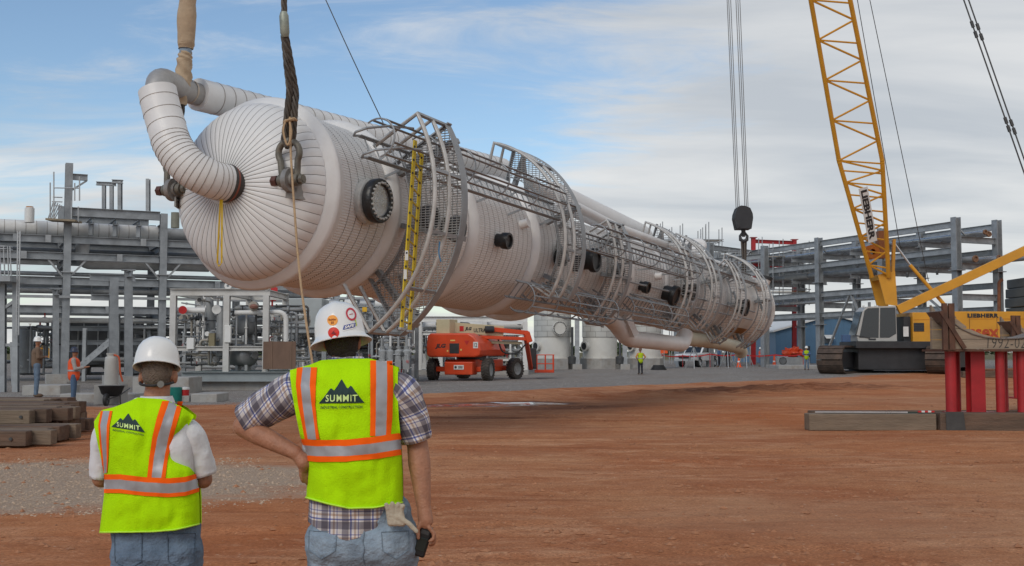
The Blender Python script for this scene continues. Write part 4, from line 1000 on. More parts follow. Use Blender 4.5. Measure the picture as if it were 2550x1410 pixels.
# grey cooler module behind it
Yc_ = 60.0
ck = thing('cooler_module', 'grey cooler module with railings behind the plywood panel', 'cooler', tuple(up_(at(850, 940, Yc_), 0)))
x0_, x1_ = at(722, 0, Yc_).x, at(1005, 0, Yc_).x
MB().prism([(-0.9, 0), (1.0, 0), (1.0, 1.9), (-0.9, 1.9)], Vector((x0_ + 0.9, Yc_, at(0, 832, Yc_).z)), Vector((1, 0, 0)), Z3, Vector((0, 3, 0))).build('plenum', M('cooler_grey', (0.34, 0.36, 0.355), 0.5, 0.1, 0.1, 1), ck, bevel=0.05)
for i in range(5):
    xa = lerp(x0_ + 2.0, x1_, i / 5); xb = lerp(x0_ + 2.0, x1_, (i + 1) / 5) - 0.06; za_, zb_ = at(0, 815, Yc_).z, at(0, 768, Yc_).z
    bx = MB().box2((xa, Yc_ + 0.3, za_), (xb, Yc_ + 3, zb_)).build('cooler_box', grey_pnt, ck, bevel=0.03)
    for j in range(3): MB().box2((xa + 0.05, Yc_ + 0.26, za_ + 0.12 + j * 0.3), (xb - 0.05, Yc_ + 0.3, za_ + 0.3 + j * 0.3)).build('louvre', PIPE_M[3], bx)
    MB().tube([Vector((xa + 0.15, Yc_ + 0.9, zb_ + 0.28)), Vector((xb - 0.1, Yc_ + 0.9, zb_ + 0.28))], 0.24, 14).build('header_pipe', white_pnt if i % 2 else galv_l, ck, smooth=40)
    MB().ibeam(Vector((xa, Yc_ + 0.2, 0)), Vector((xa, Yc_ + 0.2, za_ + 1.1)), 0.24, 0.24).build('leg', galv, ck)
for z_ in (0.35, 0.75, 1.1): MB().bar(Vector((x0_ + 1.9, Yc_ - 0.1, za_ + z_)), Vector((x1_, Yc_ - 0.1, za_ + z_)), 0.05, 0.05).build('handrail', galv, ck)
for i in range(12): MB().bar(Vector((lerp(x0_ + 1.9, x1_, i / 11), Yc_ - 0.1, za_ - 0.1)), Vector((lerp(x0_ + 1.9, x1_, i / 11), Yc_ - 0.1, za_ + 1.1)), 0.05, 0.05).build('rail_post', galv, ck)
MB().ibeam(Vector((x0_ - 1, Yc_ - 0.1, za_ - 0.15)), Vector((x1_, Yc_ - 0.1, za_ - 0.15)), 0.3, 0.25).build('beam', galv, ck)
MB().box(at(908, 771, Yc_ - 0.2), (0.24, 0.1, 0.24)).build('yellow_sign', M('sign_yellow', (0.7, 0.4, 0.02), 0.5), ck)
MB().prism([(-0.18, 0), (0.18, 0.1), (0.18, 0.5), (-0.18, 0.6)], at(682, 740, Yc_), (1, 0, 0), Z3, (0, 0.1, 0)).build('red_plate', redw, ck)
clutter(ck, (x0_, Yc_ + 0.4, 0.4), (x1_ + 0.5, Yc_ + 3, 2.9), 60, 21, rmax=0.14)
# pump row in front of the white frame
pm = thing('pump_skid', 'row of grey pumps and valves behind the standing man with the full-brim hat', 'pumps', tuple(up_(at(960, 930, 57), 0)))
MB().box2((at(920, 0, 57).x, 56.4, 0), (at(1035, 0, 57).x, 58.6, 0.3)).build('plinth', concrete, pm)
for i, x_ in enumerate((952, 972, 992, 1012)):
    q = at(x_, 885, 57)
    MB().lathe([(0.001, -0.3), (0.18, -0.28), (0.2, 0.2), (0.12, 0.3), (0.14, 0.45), (0.001, 0.45)], q, Z3, 14).box(q - Z3 * 0.45, (0.3, 0.5, 0.5)).build('pump', grey_pnt, pm, smooth=40)
    MB().tube(fillet([q + Z3 * 0.4, q + Z3 * (0.9 + 0.2 * i), q + Vector((0.5, 0.6, 0.9 + 0.2 * i))], 0.2), 0.06, 10).build('pipe', PIPE_M[i % 3], pm, smooth=40)
clutter(pm, (at(925, 0, 57).x, 56.6, 0.3), (at(1035, 0, 57).x, 58.4, 2.4), 26, 41, rmax=0.08)
# white-framed manifold behind the boom lift
Yf = 77.0
fk = thing('pipe_manifold', 'white-framed pipe manifold behind the orange boom lift', 'manifold', tuple(up_(at(1180, 930, Yf), 0.1)))
frame(fk, (1045, 1097, 1140, 1207, 1308), 795, Yf, Yf + 4, 0.2, white_pnt, 0.32, mids=(830,))
MB().box2((at(1040, 0, Yf).x, Yf - 0.4, 0), (at(1315, 0, Yf).x, Yf + 4.5, 0.45)).build('plinth', concrete, fk)
for y_, r_ in ((812, 0.3), (806, 0.16)): MB().tube([at(1050, y_, Yf + 1.5), at(1310, y_ - 2, Yf + 1.5)], r_, 14).build('header_pipe', white_pnt if r_ > 0.2 else galv_l, fk, smooth=40)
for x_ in (1115, 1175, 1222, 1240, 1270): px_cyl('vessel', x_, 815, 905, Yf + 2, 0.32, random.choice((grey_pnt, galv_l, white_pnt)), fk)
clutter(fk, (at(1048, 0, Yf).x, Yf + 0.2, 0.5), (at(1310, 0, Yf).x, Yf + 3.5, 3.6), 100, 77, rmax=0.13)
# pipework filling the ground level under the left rack and behind the skids
uk = thing('piping_module', 'dark tangle of pipes and vessels under the left rack', 'piping', tuple(up_(lcol(1, 0.5), 0)))
clutter(uk, (-31, 66.0, 0.3), (-14, 71, 3.8), 70, 101, [grey_pnt, PIPE_M[3], dark_st, galv, PIPE_M[3], white_pnt], 0.04, 0.16)
for x_, r_ in ((205, 0.5), (345, 0.45), (372, 0.35), (395, 0.4), (60, 0.5)): px_cyl('vessel', x_, 815, 935, 69, r_, random.choice((grey_pnt, PIPE_M[3], galv)), uk)
MB().lathe([(0.001, -2.4), (0.5, -2.3), (0.75, -1.9), (0.75, 1.9), (0.5, 2.3), (0.001, 2.4)], at(300, 862, 70), E1, 22).build('horizontal_vessel', PIPE_M[3], uk, smooth=50)
for i in range(7):
    q = lcol(0.2 + 0.35 * i, 0.12 * (i % 3)); MB().ibeam(up_(q, 0), up_(q, 3.0 + (i * 37 % 10) * 0.12), 0.2, 0.2).build('post', galv, uk)
for z_ in (2.2, 3.0): MB().ibeam(up_(lcol(0, 0.3), z_), up_(lcol(3, 0.3), z_), 0.26, 0.2).build('beam', galv, uk)
for k in range(-1, 3):
    ct = MB(); p_, q_ = up_(lcol(k, 0.06), 4.75) - E2 * 0.4, up_(lcol(k + 1, 0.06), 4.75) - E2 * 0.4
    for dz in (-0.2, 0.2): ct.bar(p_ + E2 * dz, q_ + E2 * dz, 0.03, 0.14)
    for i in range(14): ct.bar(p_.lerp(q_, i / 13) - E2 * 0.2, p_.lerp(q_, i / 13) + E2 * 0.2, 0.05, 0.03)
    ct.build('cable_tray', galv_l, rk)
rg2 = random.Random(77)
for i in range(22):
    k = rg2.uniform(-1.6, 2.4); z = rg2.choice((8.0, 7.05, 5.65, 4.05)); q = up_(lcol(k, 0), z) - E2 * 0.2
    MB().box(q, (0.3, 0.06, 0.42), (E1, E2, Z3)).build('clip_plate', galv_l if i % 2 else galv, rk)
for i in range(12):
    k = rg2.uniform(-1.8, 2.6); z0_ = rg2.choice((3.45, 5.15, 6.1)); q = up_(lcol(k, 0.2), z0_)
    MB().tube([q, q - Z3 * rg2.uniform(0.5, 1.5)], 0.06, 8).build('drain_line', rg2.choice((galv, dark_st, grey_pnt)), rk, smooth=40)
bk_ = thing('gas_plant_module', 'grey piping module partly hidden below the hanging vessel', 'piping', tuple(up_(at(880, 930, 66), 0)))
clutter(bk_, (at(680, 0, 66).x, 64.5, 0.4), (at(1040, 0, 66).x, 69, 4.8), 90, 55, [grey_pnt, PIPE_M[3], galv, white_pnt, galv_l], 0.05, 0.18)
frame(bk_, (690, 790, 900, 1020), 770, 64.2, 69, 0, galv, 0.24, mids=(815, 860))
# ---- white tanks on concrete rings
tank_low = M('tank_white', (0.60, 0.585, 0.54), 0.5, 0, 0.08, 0.8, dirt=(0.4, 0.35, 0.28), dirt_amt=0.4)
tank_clad = M('tank_cladding', (0.50, 0.49, 0.455), 0.38, 0.25, 0.08, 0.7)
def tank(px_, Y, r, h, lab, man=False):
    b = up_(at(px_, 900, Y), gz(0, Y)); z0 = b.z + 0.8
    t = thing('storage_tank', lab, 'tank', tuple(b), 'white tanks in a row')
    MB().lathe([(0.001, 0.8), (r * 1.12, 0.8), (r * 1.12, -0.1)], b, Z3, 8).build('ring_footing', concrete, t)
    s = MB().lathe([(r * 1.04, 0), (r * 1.04, 0.05), (r * 0.97, 0.06), (r * 0.97, 1.62), (r * 1.0, 1.64)], up_(b, z0), Z3, 40).build('lower_shell', tank_low, t, smooth=40)
    MB().lathe([(r * 0.985, 1.64), (r * 0.985, h), (0.001, h + 0.4)], up_(b, z0), Z3, 40).build('core', seam, t, smooth=40)
    n = 10; ch = 0.42; rows = int((h - 1.66) / ch)
    pn = None
    for i in range(rows):
        for k in range(n):
            z = z0 + 1.66 + i * ch; off = (i % 2) * math.pi / n
            rot = Matrix.Translation(b - ORG[t.name]) @ Matrix.Rotation(off + 2 * math.pi * k / n, 4, 'Z') @ Matrix.Translation(ORG[t.name] - b) @ Matrix.Translation((0, 0, i * ch))
            if pn is None:
                g = 0.012 / r
                pn = MB().loft([[up_(b, 0) + Vector((r * math.cos(lerp(g, 2 * math.pi / n - g, q / 6)), r * math.sin(lerp(g, 2 * math.pi / n - g, q / 6)), zz)) for q in range(7)] for zz in (z0 + 1.66, z0 + 1.66 + ch - 0.02)]).build('cladding_panel', tank_clad, t, smooth=60)
            else: share(pn, 'cladding_panel', t, rot)
    for q in range(12):
        an = q / 12 * 6.283; MB().box(b + Vector((r * 1.03 * math.cos(an), r * 1.03 * math.sin(an), 0.88)), (0.08, 0.08, 0.12)).build('anchor_lug', tank_low, t)
    # round access hatch low on the left flank
    d = Vector((-0.8, -0.6, 0)); MB().lathe([(0.33, 0), (0.33, 0.25), (0.40, 0.25), (0.40, 0.32), (0.28, 0.32), (0.28, 0.2), (0.001, 0.2)], b + d * (r * 0.95) + Z3 * 1.75, d, 22).build('hatch', tank_low, t, smooth=40)
    MB().lathe([(0.27, 0.33), (0.001, 0.33)], b + d * (r * 0.95) + Z3 * 1.75, d, 22).build('hatch_opening', black, t)
    if man:
        c = at(1403, 818, Y - r * 0.95); d = Vector((0.28, -0.96, 0)); o = up_(b, c.z) + d * r * 0.9
        m_ = MB().lathe([(0.5, 0), (0.5, 0.4), (0.55, 0.4), (0.55, 0.5), (0.001, 0.5)], o, d, 28).build('manway', tank_low, t, smooth=40)
        dd, sd, uu = basis(d)
        for k in range(24):
            an = k / 24 * 6.283; p = o + d * 0.52 + (sd * math.cos(an) + uu * math.sin(an)) * 0.48; MB().cyl(p - d * 0.03, p + d * 0.03, 0.045, n=6).build('bolt', dark_st, m_)
tank(1376, 87, 1.43, 7.0, 'white clad tank with a bolted round manway, closest to the boom lift', True)
tank(1494, 88.5, 1.38, 5.2, 'white clad tank in the middle of the row of three')
tank(1606, 90, 1.34, 5.0, 'white clad tank behind the distant worker, last of the row')
for px_, lab, hh in ((1437, 'pale grey post between the first and second white tanks', 795), (1556, 'pale grey post between the second and third white tanks', 820)):
    b = up_(at(px_, 905, 86), 0.3); t = thing('steel_post', lab, 'post', tuple(b))
    MB().ibeam(b, at(px_, hh, 86), 0.34, 0.34).build('post', galv_l, t); MB().box(b + Z3 * 0.1, (0.7, 0.7, 0.7)).build('footing', concrete, t)
    MB().lathe([(0.001, -0.25), (0.3, -0.2), (0.34, 0.3), (0.2, 0.4), (0.001, 0.42)], at(px_ - 12, 900, 86), Z3, 14).tube([at(px_ - 12, 900, 86), at(px_ - 12, 815, 86.4)], 0.1, 10).build('pump', dark_st, t, smooth=40)

# ---- pipe rack on the right, receding
RA = Vector((35.1, 89.4, 0)); RD = Vector((-0.374, 0.927, 0)); RW = Vector((0.904, 0.428, 0))
rr = thing('pipe_rack', 'grey steel pipe rack receding behind the yellow crane', 'pipe rack', tuple(RA))
def rcol(k, row): return RA + RD * (8.7 * k) + RW * (4.5 * row)
rl = [(11.75, 0.5), (9.7, 0.5), (7.0, 0.5), (5.1, 0.45)]
for k in range(-1, 6):
    for row in (0, 1):
        if k == -1 and row == 0: continue
        if k == -1: continue
        p = rcol(k, row); g0 = 0.35
        c = MB().ibeam(up_(p, g0), up_(p, 12.3), 0.55, 0.55, 0.05, 0.035, RW).build('column', galv, rr)
        MB().box(up_(p, 8.1), (0.95, 0.95, 0.07), (RW, RD, Z3)).build('splice_plate', galv, c); MB().box(up_(p, 4.2), (0.9, 0.9, 0.07), (RW, RD, Z3)).build('splice_plate', galv, c)
for k in range(0, 5):
    for row in (0, 1):
        for z, h in rl:
            MB().ibeam(up_(rcol(k, row), z) + RD * 0.29, up_(rcol(k + 1, row), z) - RD * 0.29, h, 0.3).build('beam', galv_l, rr)
for k in range(0, 6):
    for z in (10.55, 8.45, 6.0):
        MB().ibeam(up_(rcol(k, 0), z) + RW * 0.29, up_(rcol(k, 1), z) - RW * 0.29, 0.5, 0.3).build('cross_beam', galv, rr)
    for h_ in (0.5,):
        if k < 5:
            for z in (10.55, 8.45): MB().ibeam(up_(rcol(k + h_, 0), z) + RW * 0.1, up_(rcol(k + h_, 1), z) - RW * 0.1, 0.45, 0.28).build('cross_beam', galv, rr)
    MB().bar(up_(rcol(k, 0), 11.45) + RW * 0.3, up_(rcol(k, 0), 10.8) + RW * 1.1, 0.14, 0.1).build('knee_brace', galv_l, rr)
for a_, b_ in (((1.02, 0.35), (1.48, 6.8)), ((1.98, 0.35), (1.5, 6.8)), ((0.02, 4.0), (0.5, 6.8))):
    MB().bar(up_(rcol(a_[0], 0), a_[1]), up_(rcol(b_[0], 0), b_[1]), 0.2, 0.14).build('diagonal_brace', galv_l, rr)
MB().ibeam(up_(rcol(1.2, 0), 4.6), up_(rcol(1.2, 0), 6.0), 0.2, 0.2).ibeam(up_(rcol(1.45, 0), 4.6), up_(rcol(1.45, 0), 6.0), 0.2, 0.2).ibeam(up_(rcol(1.2, 0), 4.6), up_(rcol(1.45, 0), 4.6), 0.2, 0.2).build('hanger_frame', galv, rr)
capm = M('pipe_end_rust', (0.22, 0.12, 0.07), 0.8)
PL = [(10.98, 0.25, 0.17, -0.22), (10.98, 0.42, 0.14, -0.16), (10.98, 0.58, 0.2, -0.1), (11.0, 0.78, 0.22, 0.1), (8.95, 0.2, 0.24, -0.12), (8.93, 0.4, 0.2, -0.3), (8.9, 0.6, 0.19, -0.24), (8.95, 0.8, 0.25, -0.55), (6.42, 0.35, 0.16, 0.2)]
lv = {10.98: 'top tier', 11.0: 'top tier', 8.95: 'middle tier', 8.93: 'middle tier', 8.9: 'middle tier', 6.42: 'bottom tier'}
ords = ['first', 'second', 'third', 'fourth']; seen = {}
for z, off, r, k0 in PL:
    tier = lv[z]; seen[tier] = seen.get(tier, -1) + 1
    o = MB().tube([up_(rcol(k0, off), z), up_(rcol(5.2, off), z)], r, 14).build('rack_pipe', alu if r < 0.22 else galv_l, smooth=40, loc=tuple(up_(rcol(k0, off), z)), label='silver pipe, %s from the crane side on the %s of the right rack' % (ords[seen[tier]], tier), cat='pipe', group='pipes on the right rack')
    MB().lathe([(r * 1.15, 0), (r * 1.15, -0.14), (r * 0.75, -0.14), (r * 0.75, -0.05), (0.001, -0.05)], up_(rcol(k0, off), z), RD, 14).build('end_collar', capm, o, smooth=40)
# expansion-joint wrap seen on the middle tier
MB().tube([up_(rcol(2.3, 0.2), 8.95), up_(rcol(2.7, 0.2), 8.95)], 0.33, 14).build('valve_wrap', M('grey_wrap', (0.3, 0.29, 0.27), 0.8, 0, 0.2, 4), rr, smooth=40)
for f in (0.3, 0.7, 1.4, 2.4): MB().lathe([(0.001, 0), (0.1, 0.02), (0.12, 0.3), (0.05, 0.5)], up_(rcol(f, 0.1), 7.9), Z3, 8).build('hanging_chain_block', dark_st, rr)
# ---- red steel frame beyond it
rf = thing('red_frame', 'bright red steel frame standing behind the hook block', 'steel frame', tuple(up_(at(1876, 905, 118), 0.35)))
for x_, y0 in ((1876, 592), (1978, 597)):
    MB().ibeam(up_(at(x_, 905, 118 if x_ < 1900 else 119.5), 0.35), at(x_, y0, 118 if x_ < 1900 else 119.5), 0.42, 0.42).build('column', red_pnt, rf); MB().box(at(x_, y0, 118), (0.7, 0.7, 0.06)).build('cap_plate', red_pnt, rf)
for y_ in (603, 661, 763): MB().ibeam(at(1878, y_ - 2, 118), at(1976, y_ + 2, 119.4), 0.38, 0.3).build('beam', red_pnt, rf)
MB().bar(at(1862, 638, 118), at(1878, 655, 118), 0.18, 0.18).build('brace', red_pnt, rf)
# ---- tube scaffolding beyond the column's tail
def scaffold(lab, xs_px, ytop, ybot, Y, rows, brace=True):
    t = thing('tube_scaffold', lab, 'scaffold', tuple(up_(at(xs_px[0], 905, Y), 0.35)))
    for i, x in enumerate(xs_px):
        for dy in (0, 1.6):
            b = at(x, ybot, Y); q = at(x, ytop + (i * 37 % 23), Y); MB().cyl(Vector((b.x, Y + dy, b.z)), Vector((q.x, Y + dy, q.z)), 0.045, n=6).build('standard', galv_l, t)
    for y in rows:
        a_, b_ = at(xs_px[0] - 4, y, Y), at(xs_px[-1] + 4, y + 1, Y)
        for dy in (0, 1.6): MB().cyl(a_ + Vector((0, dy, 0)), b_ + Vector((0, dy, 0)), 0.04, n=6).build('ledger', galv_l, t)
    if brace: MB().cyl(at(xs_px[0], rows[-1], Y), at(xs_px[-1], rows[0], Y), 0.04, n=6).build('brace', galv_l, t)
    for y in rows[1::2]: MB().box((at(xs_px[0], y, Y) + at(xs_px[-1], y, Y)) / 2 + Vector((0, 0.8, 0.06)), ((at(xs_px[-1], y, Y) - at(xs_px[0], y, Y)).length, 1.4, 0.06)).build('plank_deck', M('scaffold_plank', (0.3, 0.22, 0.13), 0.85), t)
    return t
scaffold('tube scaffold poles rising above the far pipe loop', (1650, 1673, 1700, 1745, 1757, 1765, 1798), 552, 905, 106, (596, 600, 650, 700))
scaffold('dense tube scaffold just behind the hook slings', (1790, 1803, 1815, 1830, 1840, 1853, 1868), 615, 905, 104, (625, 647, 672, 700, 740))
scaffold('light railing scaffold along the right rack', (1898, 1925, 1950, 1985, 2015), 590, 760, 112, (622, 640, 720, 728), False)
for px_, y0, Y in ((1768, 604, 100), (1904, 615, 99), (1692, 620, 101)):
    b = up_(at(px_, 905, Y), 0.35); MB().ibeam(b, at(px_, y0, Y), 0.5, 0.5, 0.05, 0.035, RW).build('steel_column', galv, loc=tuple(b), label={1768: 'lone grey column rising behind the tail platforms', 1904: 'grey column just beyond the skirt end of the vessel', 1692: 'grey column hidden low behind the bottom pipes'}[px_], cat='column', kind='thing')
MB().ibeam(at(1768, 617, 100), at(1876, 630, 118), 0.5, 0.3).build('tie_beam', galv, rr)
for y_ in (650, 690, 725): MB().ibeam(at(1700, y_ + 8, 104), at(1904, y_ - 12, 99), 0.45, 0.3).build('tie_beam', galv, rr)

# ---- blue shed, tree, pickup and yard things
Yb = 132.0
bl, br = at(1932, 880, Yb).x, at(2215, 880, Yb).x; ze, za_ = at(0, 826, Yb).z, at(0, 786, Yb).z; gb_ = 0.35
sh = thing('blue_shed', 'blue metal shed with a white roof behind the crane', 'shed', (bl, Yb, gb_))
blue_m = M('blue_cladding', (0.085, 0.17, 0.27), 0.5, 0.1, 0.08, 0.8)
mid = (bl + br) / 2
MB().prism([(bl, gb_), (br, gb_), (br, ze), (mid, za_), (bl, ze)], (0, Yb, 0), (1, 0, 0), Z3, (0, 26, 0)).build('wall', blue_m, sh)
n_ = 44
for i in range(n_):
    x = lerp(bl + 0.1, br - 0.1, i / (n_ - 1)); zt = ze + (za_ - ze) * (1 - abs(x - mid) / (mid - bl)) - 0.1
    MB().box2((x - 0.04, Yb - 0.035, gb_), (x + 0.04, Yb - 0.002, zt)).build('cladding_rib', blue_m, sh)
for s in (-1, 1):
    xe = mid + s * (mid - bl + 0.35); MB().prism([(mid, za_ + 0.02), (xe, ze - 0.07), (xe, ze + 0.13), (mid, za_ + 0.22)], (0, Yb - 0.4, 0), (1, 0, 0), Z3, (0, 27, 0)).build('roof', white_pnt, sh)
MB().box2((at(1963, 0, Yb).x, Yb - 0.06, gb_), (at(2003, 0, Yb).x, Yb - 0.003, at(0, 862, Yb).z)).build('doorway', M('dark_doorway', (0.03, 0.032, 0.035), 0.6), sh)
w_ = MB().box(at(2063, 845, Yb - 0.1), (0.9, 0.1, 0.9)).build('window', M('window_glass', (0.06, 0.08, 0.1), 0.15), sh)
MB().prism([(0, 0), (0.9, -0.35), (0.9, -0.3), (0, 0.08)], at(2063, 836, Yb - 0.15) - Vector((0.5, 0, 0)), (0, -1, 0), Z3, (1.0, 0, 0)).build('awning', white_pnt, w_)
# tree beside the shed
def leafy(mb, c, rx, rz, n, seed, s=0.3):
    rg = random.Random(seed)
    for i in range(n):
        v = Vector((rg.gauss(0, 1), rg.gauss(0, 1), rg.gauss(0, 1))).normalized() * (rg.random() ** 0.4)
        k = 0.75 + 0.45 * noise.noise(v * 2.2 + Vector((seed, 0, 0))); p = Vector(c) + Vector((v.x * rx * k, v.y * rx * k, v.z * rz * k))
        d = Vector((rg.gauss(0, 1), rg.gauss(0, 1), rg.gauss(0, 1))).normalized(); _, a_, b_ = basis(d); q = s * lerp(0.5, 1.2, rg.random())
        mb.add([p - a_ * q, p + b_ * q * 0.6, p + a_ * q, p - b_ * q * 0.6], [(0, 1, 2, 3)])
leaf_m = M('foliage', (0.055, 0.085, 0.03), 0.8, 0, 0.45, 0.7)
tb = up_(at(1946, 880, 150), 0.35); tr = thing('shade_tree', 'dark green tree beside the blue shed wall', 'tree', tuple(tb))
MB().tube([tb, tb + Vector((0.1, 0, 1.2)), tb + Vector((0.3, 0, 2.4))], [0.22, 0.17, 0.08], 8).tube([tb + Z3 * 1.0, tb + Vector((-0.7, 0, 2.4))], [0.1, 0.04], 6).build('trunk', M('bark', (0.1, 0.07, 0.05), 0.9), tr)
mb = MB(); leafy(mb, tb + Z3 * 2.6, 1.9, 1.7, 1500, 4, 0.22); mb.build('crown', leaf_m, tr)
mb = MB(); rg = random.Random(9)
for i in range(240):
    x = lerp(-330, 260, rg.random()); y = lerp(560, 640, rg.random()); leafy(mb, (x, y, 2.2 + rg.random() * 1.5), 6, 2.6 + rg.random() * 2, 26, i, 1.8)
mb.build('far_treeline', leaf_m, label='low dark line of trees along the horizon', cat='trees', kind='stuff')
# pickup
def wheel(parent, c, ax, r, w, rimc=alu, name='wheel'):
    wh = MB().lathe([(r * 0.62, -w / 2), (r * 0.93, -w / 2), (r, -w * 0.36), (r, w * 0.36), (r * 0.93, w / 2), (r * 0.62, w / 2), (r * 0.62, -w / 2)], c, ax, 28).build(name, black, parent, smooth=40)
    MB().lathe([(0.001, w * 0.25), (r * 0.2, w * 0.3), (r * 0.3, w * 0.2), (r * 0.55, w * 0.28), (r * 0.63, w * 0.42), (r * 0.63, -w * 0.42), (0.001, -w * 0.3)], c, ax, 24).build('rim', rimc, wh, smooth=40)
    return wh
tp = up_(at(1738, 908, 100), 0.35); ptk = thing('pickup_truck', 'white pickup truck parked between the columns under the vessel', 'pickup', tuple(tp))
ta = R(236); tx = Vector((math.cos(ta), math.sin(ta), 0)); ty = Vector((-tx.y, tx.x, 0))
side = [(-2.7, 0.55), (-1.95, 0.55), (-1.85, 0.95), (-1.25, 0.95), (-1.15, 0.55), (1.15, 0.55), (1.25, 0.95), (1.85, 0.95), (1.95, 0.55), (2.6, 0.6), (2.7, 0.95), (2.55, 1.12), (1.15, 1.22), (-0.75, 1.25), (-2.7, 1.25)]
MB().prism(side, tp - ty * 0.95, tx, Z3, ty * 1.9).build('body', M('truck_white', (0.7, 0.7, 0.69), 0.25, 0, 0.03, 1, coat=0.5), ptk, bevel=0.05)
MB().prism([(1.15, 1.2), (0.45, 1.82), (-0.55, 1.86), (-0.8, 1.22)], tp - ty * 0.85, tx, Z3, ty * 1.7).build('cab', MATS['truck_white'], ptk, bevel=0.05)
glass = M('tinted_glass', (0.02, 0.024, 0.028), 0.08, 0, 0.1, 2, spec=0.8)
for s in (-1, 1):
    q = tp + ty * (0.86 * s); MB().prism([(0.98, 1.27), (0.5, 1.75), (0.05, 1.78), (0.05, 1.27)], q, tx, Z3, ty * (0.012 * s)).build('window', glass, ptk); MB().prism([(-0.02, 1.27), (-0.02, 1.78), (-0.48, 1.79), (-0.66, 1.27)], q, tx, Z3, ty * (0.012 * s)).build('window', glass, ptk)
MB().prism([(-0.74, 0.04), (0.74, 0.04), (0.66, 0.78), (-0.66, 0.78)], tp + tx * 1.13 + Z3 * 1.2, ty, (Z3 * 0.62 - tx * 0.68).normalized(), (tx * 0.02 + Z3 * 0.02)).build('windscreen', glass, ptk)
for fx in (-1.55, 1.55):
    for s in (-1, 1): wheel(ptk, tp + tx * fx + ty * (0.82 * s) + Z3 * 0.4, ty * s, 0.4, 0.27)
for s in (-1, 1): MB().box(tp + tx * 2.66 + ty * (0.72 * s) + Z3 * 0.92, (0.1, 0.3, 0.16), (tx, ty, Z3)).build('headlight', alu, ptk)
MB().box(tp + tx * 2.68 + Z3 * 0.88, (0.08, 1.1, 0.26), (tx, ty, Z3)).build('grille', black, ptk)
MB().box(tp + tx * 2.7 + Z3 * 0.62, (0.14, 1.85, 0.18), (tx, ty, Z3)).build('bumper', alu, ptk)
# cones, barrier tape, instrument tripods, small yard objects
cone_m = M('cone_orange', (0.75, 0.1, 0.02), 0.5)
for px_, y1, Y, lab in ((1840, 905, 98, 'orange traffic cone under the skirt end of the vessel'), (1928, 905, 100, 'orange traffic cone beside the shed corner')):
    b = up_(at(px_, y1, Y), 0.35); c = thing('traffic_cone', lab, 'cone', tuple(b), 'orange traffic cones')
    MB().lathe([(0.2, 0.04), (0.15, 0.3), (0.06, 1.0), (0.001, 1.0)], b, Z3, 14).build('body', cone_m, c, smooth=40); MB().box(b + Z3 * 0.02, (0.5, 0.5, 0.04)).build('base', cone_m, c)
    MB().lathe([(0.135, 0.42), (0.118, 0.55)], b, Z3, 14).build('band', white_pnt, c, smooth=40)
tape = thing('barrier_tape', 'red barrier tape strung between thin posts under the vessel', 'barrier', tuple(up_(at(1650, 905, 97), 0.35)))
pts = [at(1648, 884, 97), at(1700, 886, 97), at(1768, 882, 97), at(1840, 883, 98), at(1930, 884, 99), at(2000, 882, 99)]
for p, q in zip(pts, pts[1:]):
    m_ = [p.lerp(q, i / 8) - Z3 * (0.12 * math.sin(math.pi * i / 8)) for i in range(9)]
    MB().loft([[v + Z3 * 0.05 for v in m_], [v - Z3 * 0.05 for v in m_]]).build('tape', redw, tape)
for p in pts: MB().cyl(up_(p, 0.35), p + Z3 * 0.1, 0.025, n=6).build('post', redw, tape)
for px_, Y, lab in ((1812, 92, 'spindly survey tripod left of the traffic cone'), (1858, 92, 'spindly tripod right of the traffic cone'), (1728, 90, 'tripod stand in front of the pickup')):
    b = up_(at(px_, 908, Y), 0.35); t = thing('tripod', lab, 'tripod', tuple(b))
    for k in range(3):
        an = k * 2.094 + 0.4; MB().cyl(b + Vector((0.75 * math.cos(an), 0.75 * math.sin(an), 0)), b + Z3 * 1.75, 0.035, n=6).build('leg', galv_l, t)
    MB().box(b + Z3 * 1.8, (0.25, 0.25, 0.2)).build('head', dark_st, t)
# orange debris netting pile, air-conditioning unit, pallet and hose by the shed
np_ = up_(at(1977, 890, 112), 0.35); nb = thing('netting_pile', 'heap of orange netting in front of the shed door', 'netting', tuple(np_))
for i, (dx, dz, r_) in enumerate(((-0.7, 0.35, 0.5), (0.0, 0.45, 0.6), (0.7, 0.4, 0.5), (0.2, 0.85, 0.35), (-0.5, 0.75, 0.3))):
    mb = MB(); n0 = len(mb.v); mb.ball(np_ + Vector((dx, 0, dz + 0.8)), (r_, r_, r_ * 0.7), 14, 9)
    mb.v = [tuple(Vector(v) + Vector((noise.noise(Vector(v) * 3), noise.noise(Vector(v) * 3 + Vector((5, 0, 0))), noise.noise(Vector(v) * 3 + Vector((0, 7, 0))))) * 0.25) for v in mb.v]
    mb.build('netting_fold', orange_pnt, nb, smooth=60)
MB().box2((np_.x - 1.5, np_.y - 0.6, 0.35), (np_.x + 1.4, np_.y + 0.6, 1.15)).build('pallet_box', galv_l, nb)
ac = up_(at(1947, 900, 104), 0.35); a_ = thing('condenser_unit', 'pale square condenser unit at the foot of the shed corner', 'condenser', tuple(ac))
MB().box(ac + Z3 * 0.45, (1.0, 0.8, 0.9)).build('case', galv_l, a_, bevel=0.03)
MB().lathe([(0.3, 0), (0.34, 0), (0.34, 0.04), (0.3, 0.04)], ac + Vector((0, -0.41, 0.5)), (0, -1, 0), 20).build('fan_ring', dark_st, a_)
for k in range(6): MB().bar(ac + Vector((-0.3, -0.43, 0.28 + 0.09 * k)), ac + Vector((0.3, -0.43, 0.28 + 0.09 * k)), 0.02).build('grille_bar', dark_st, a_)
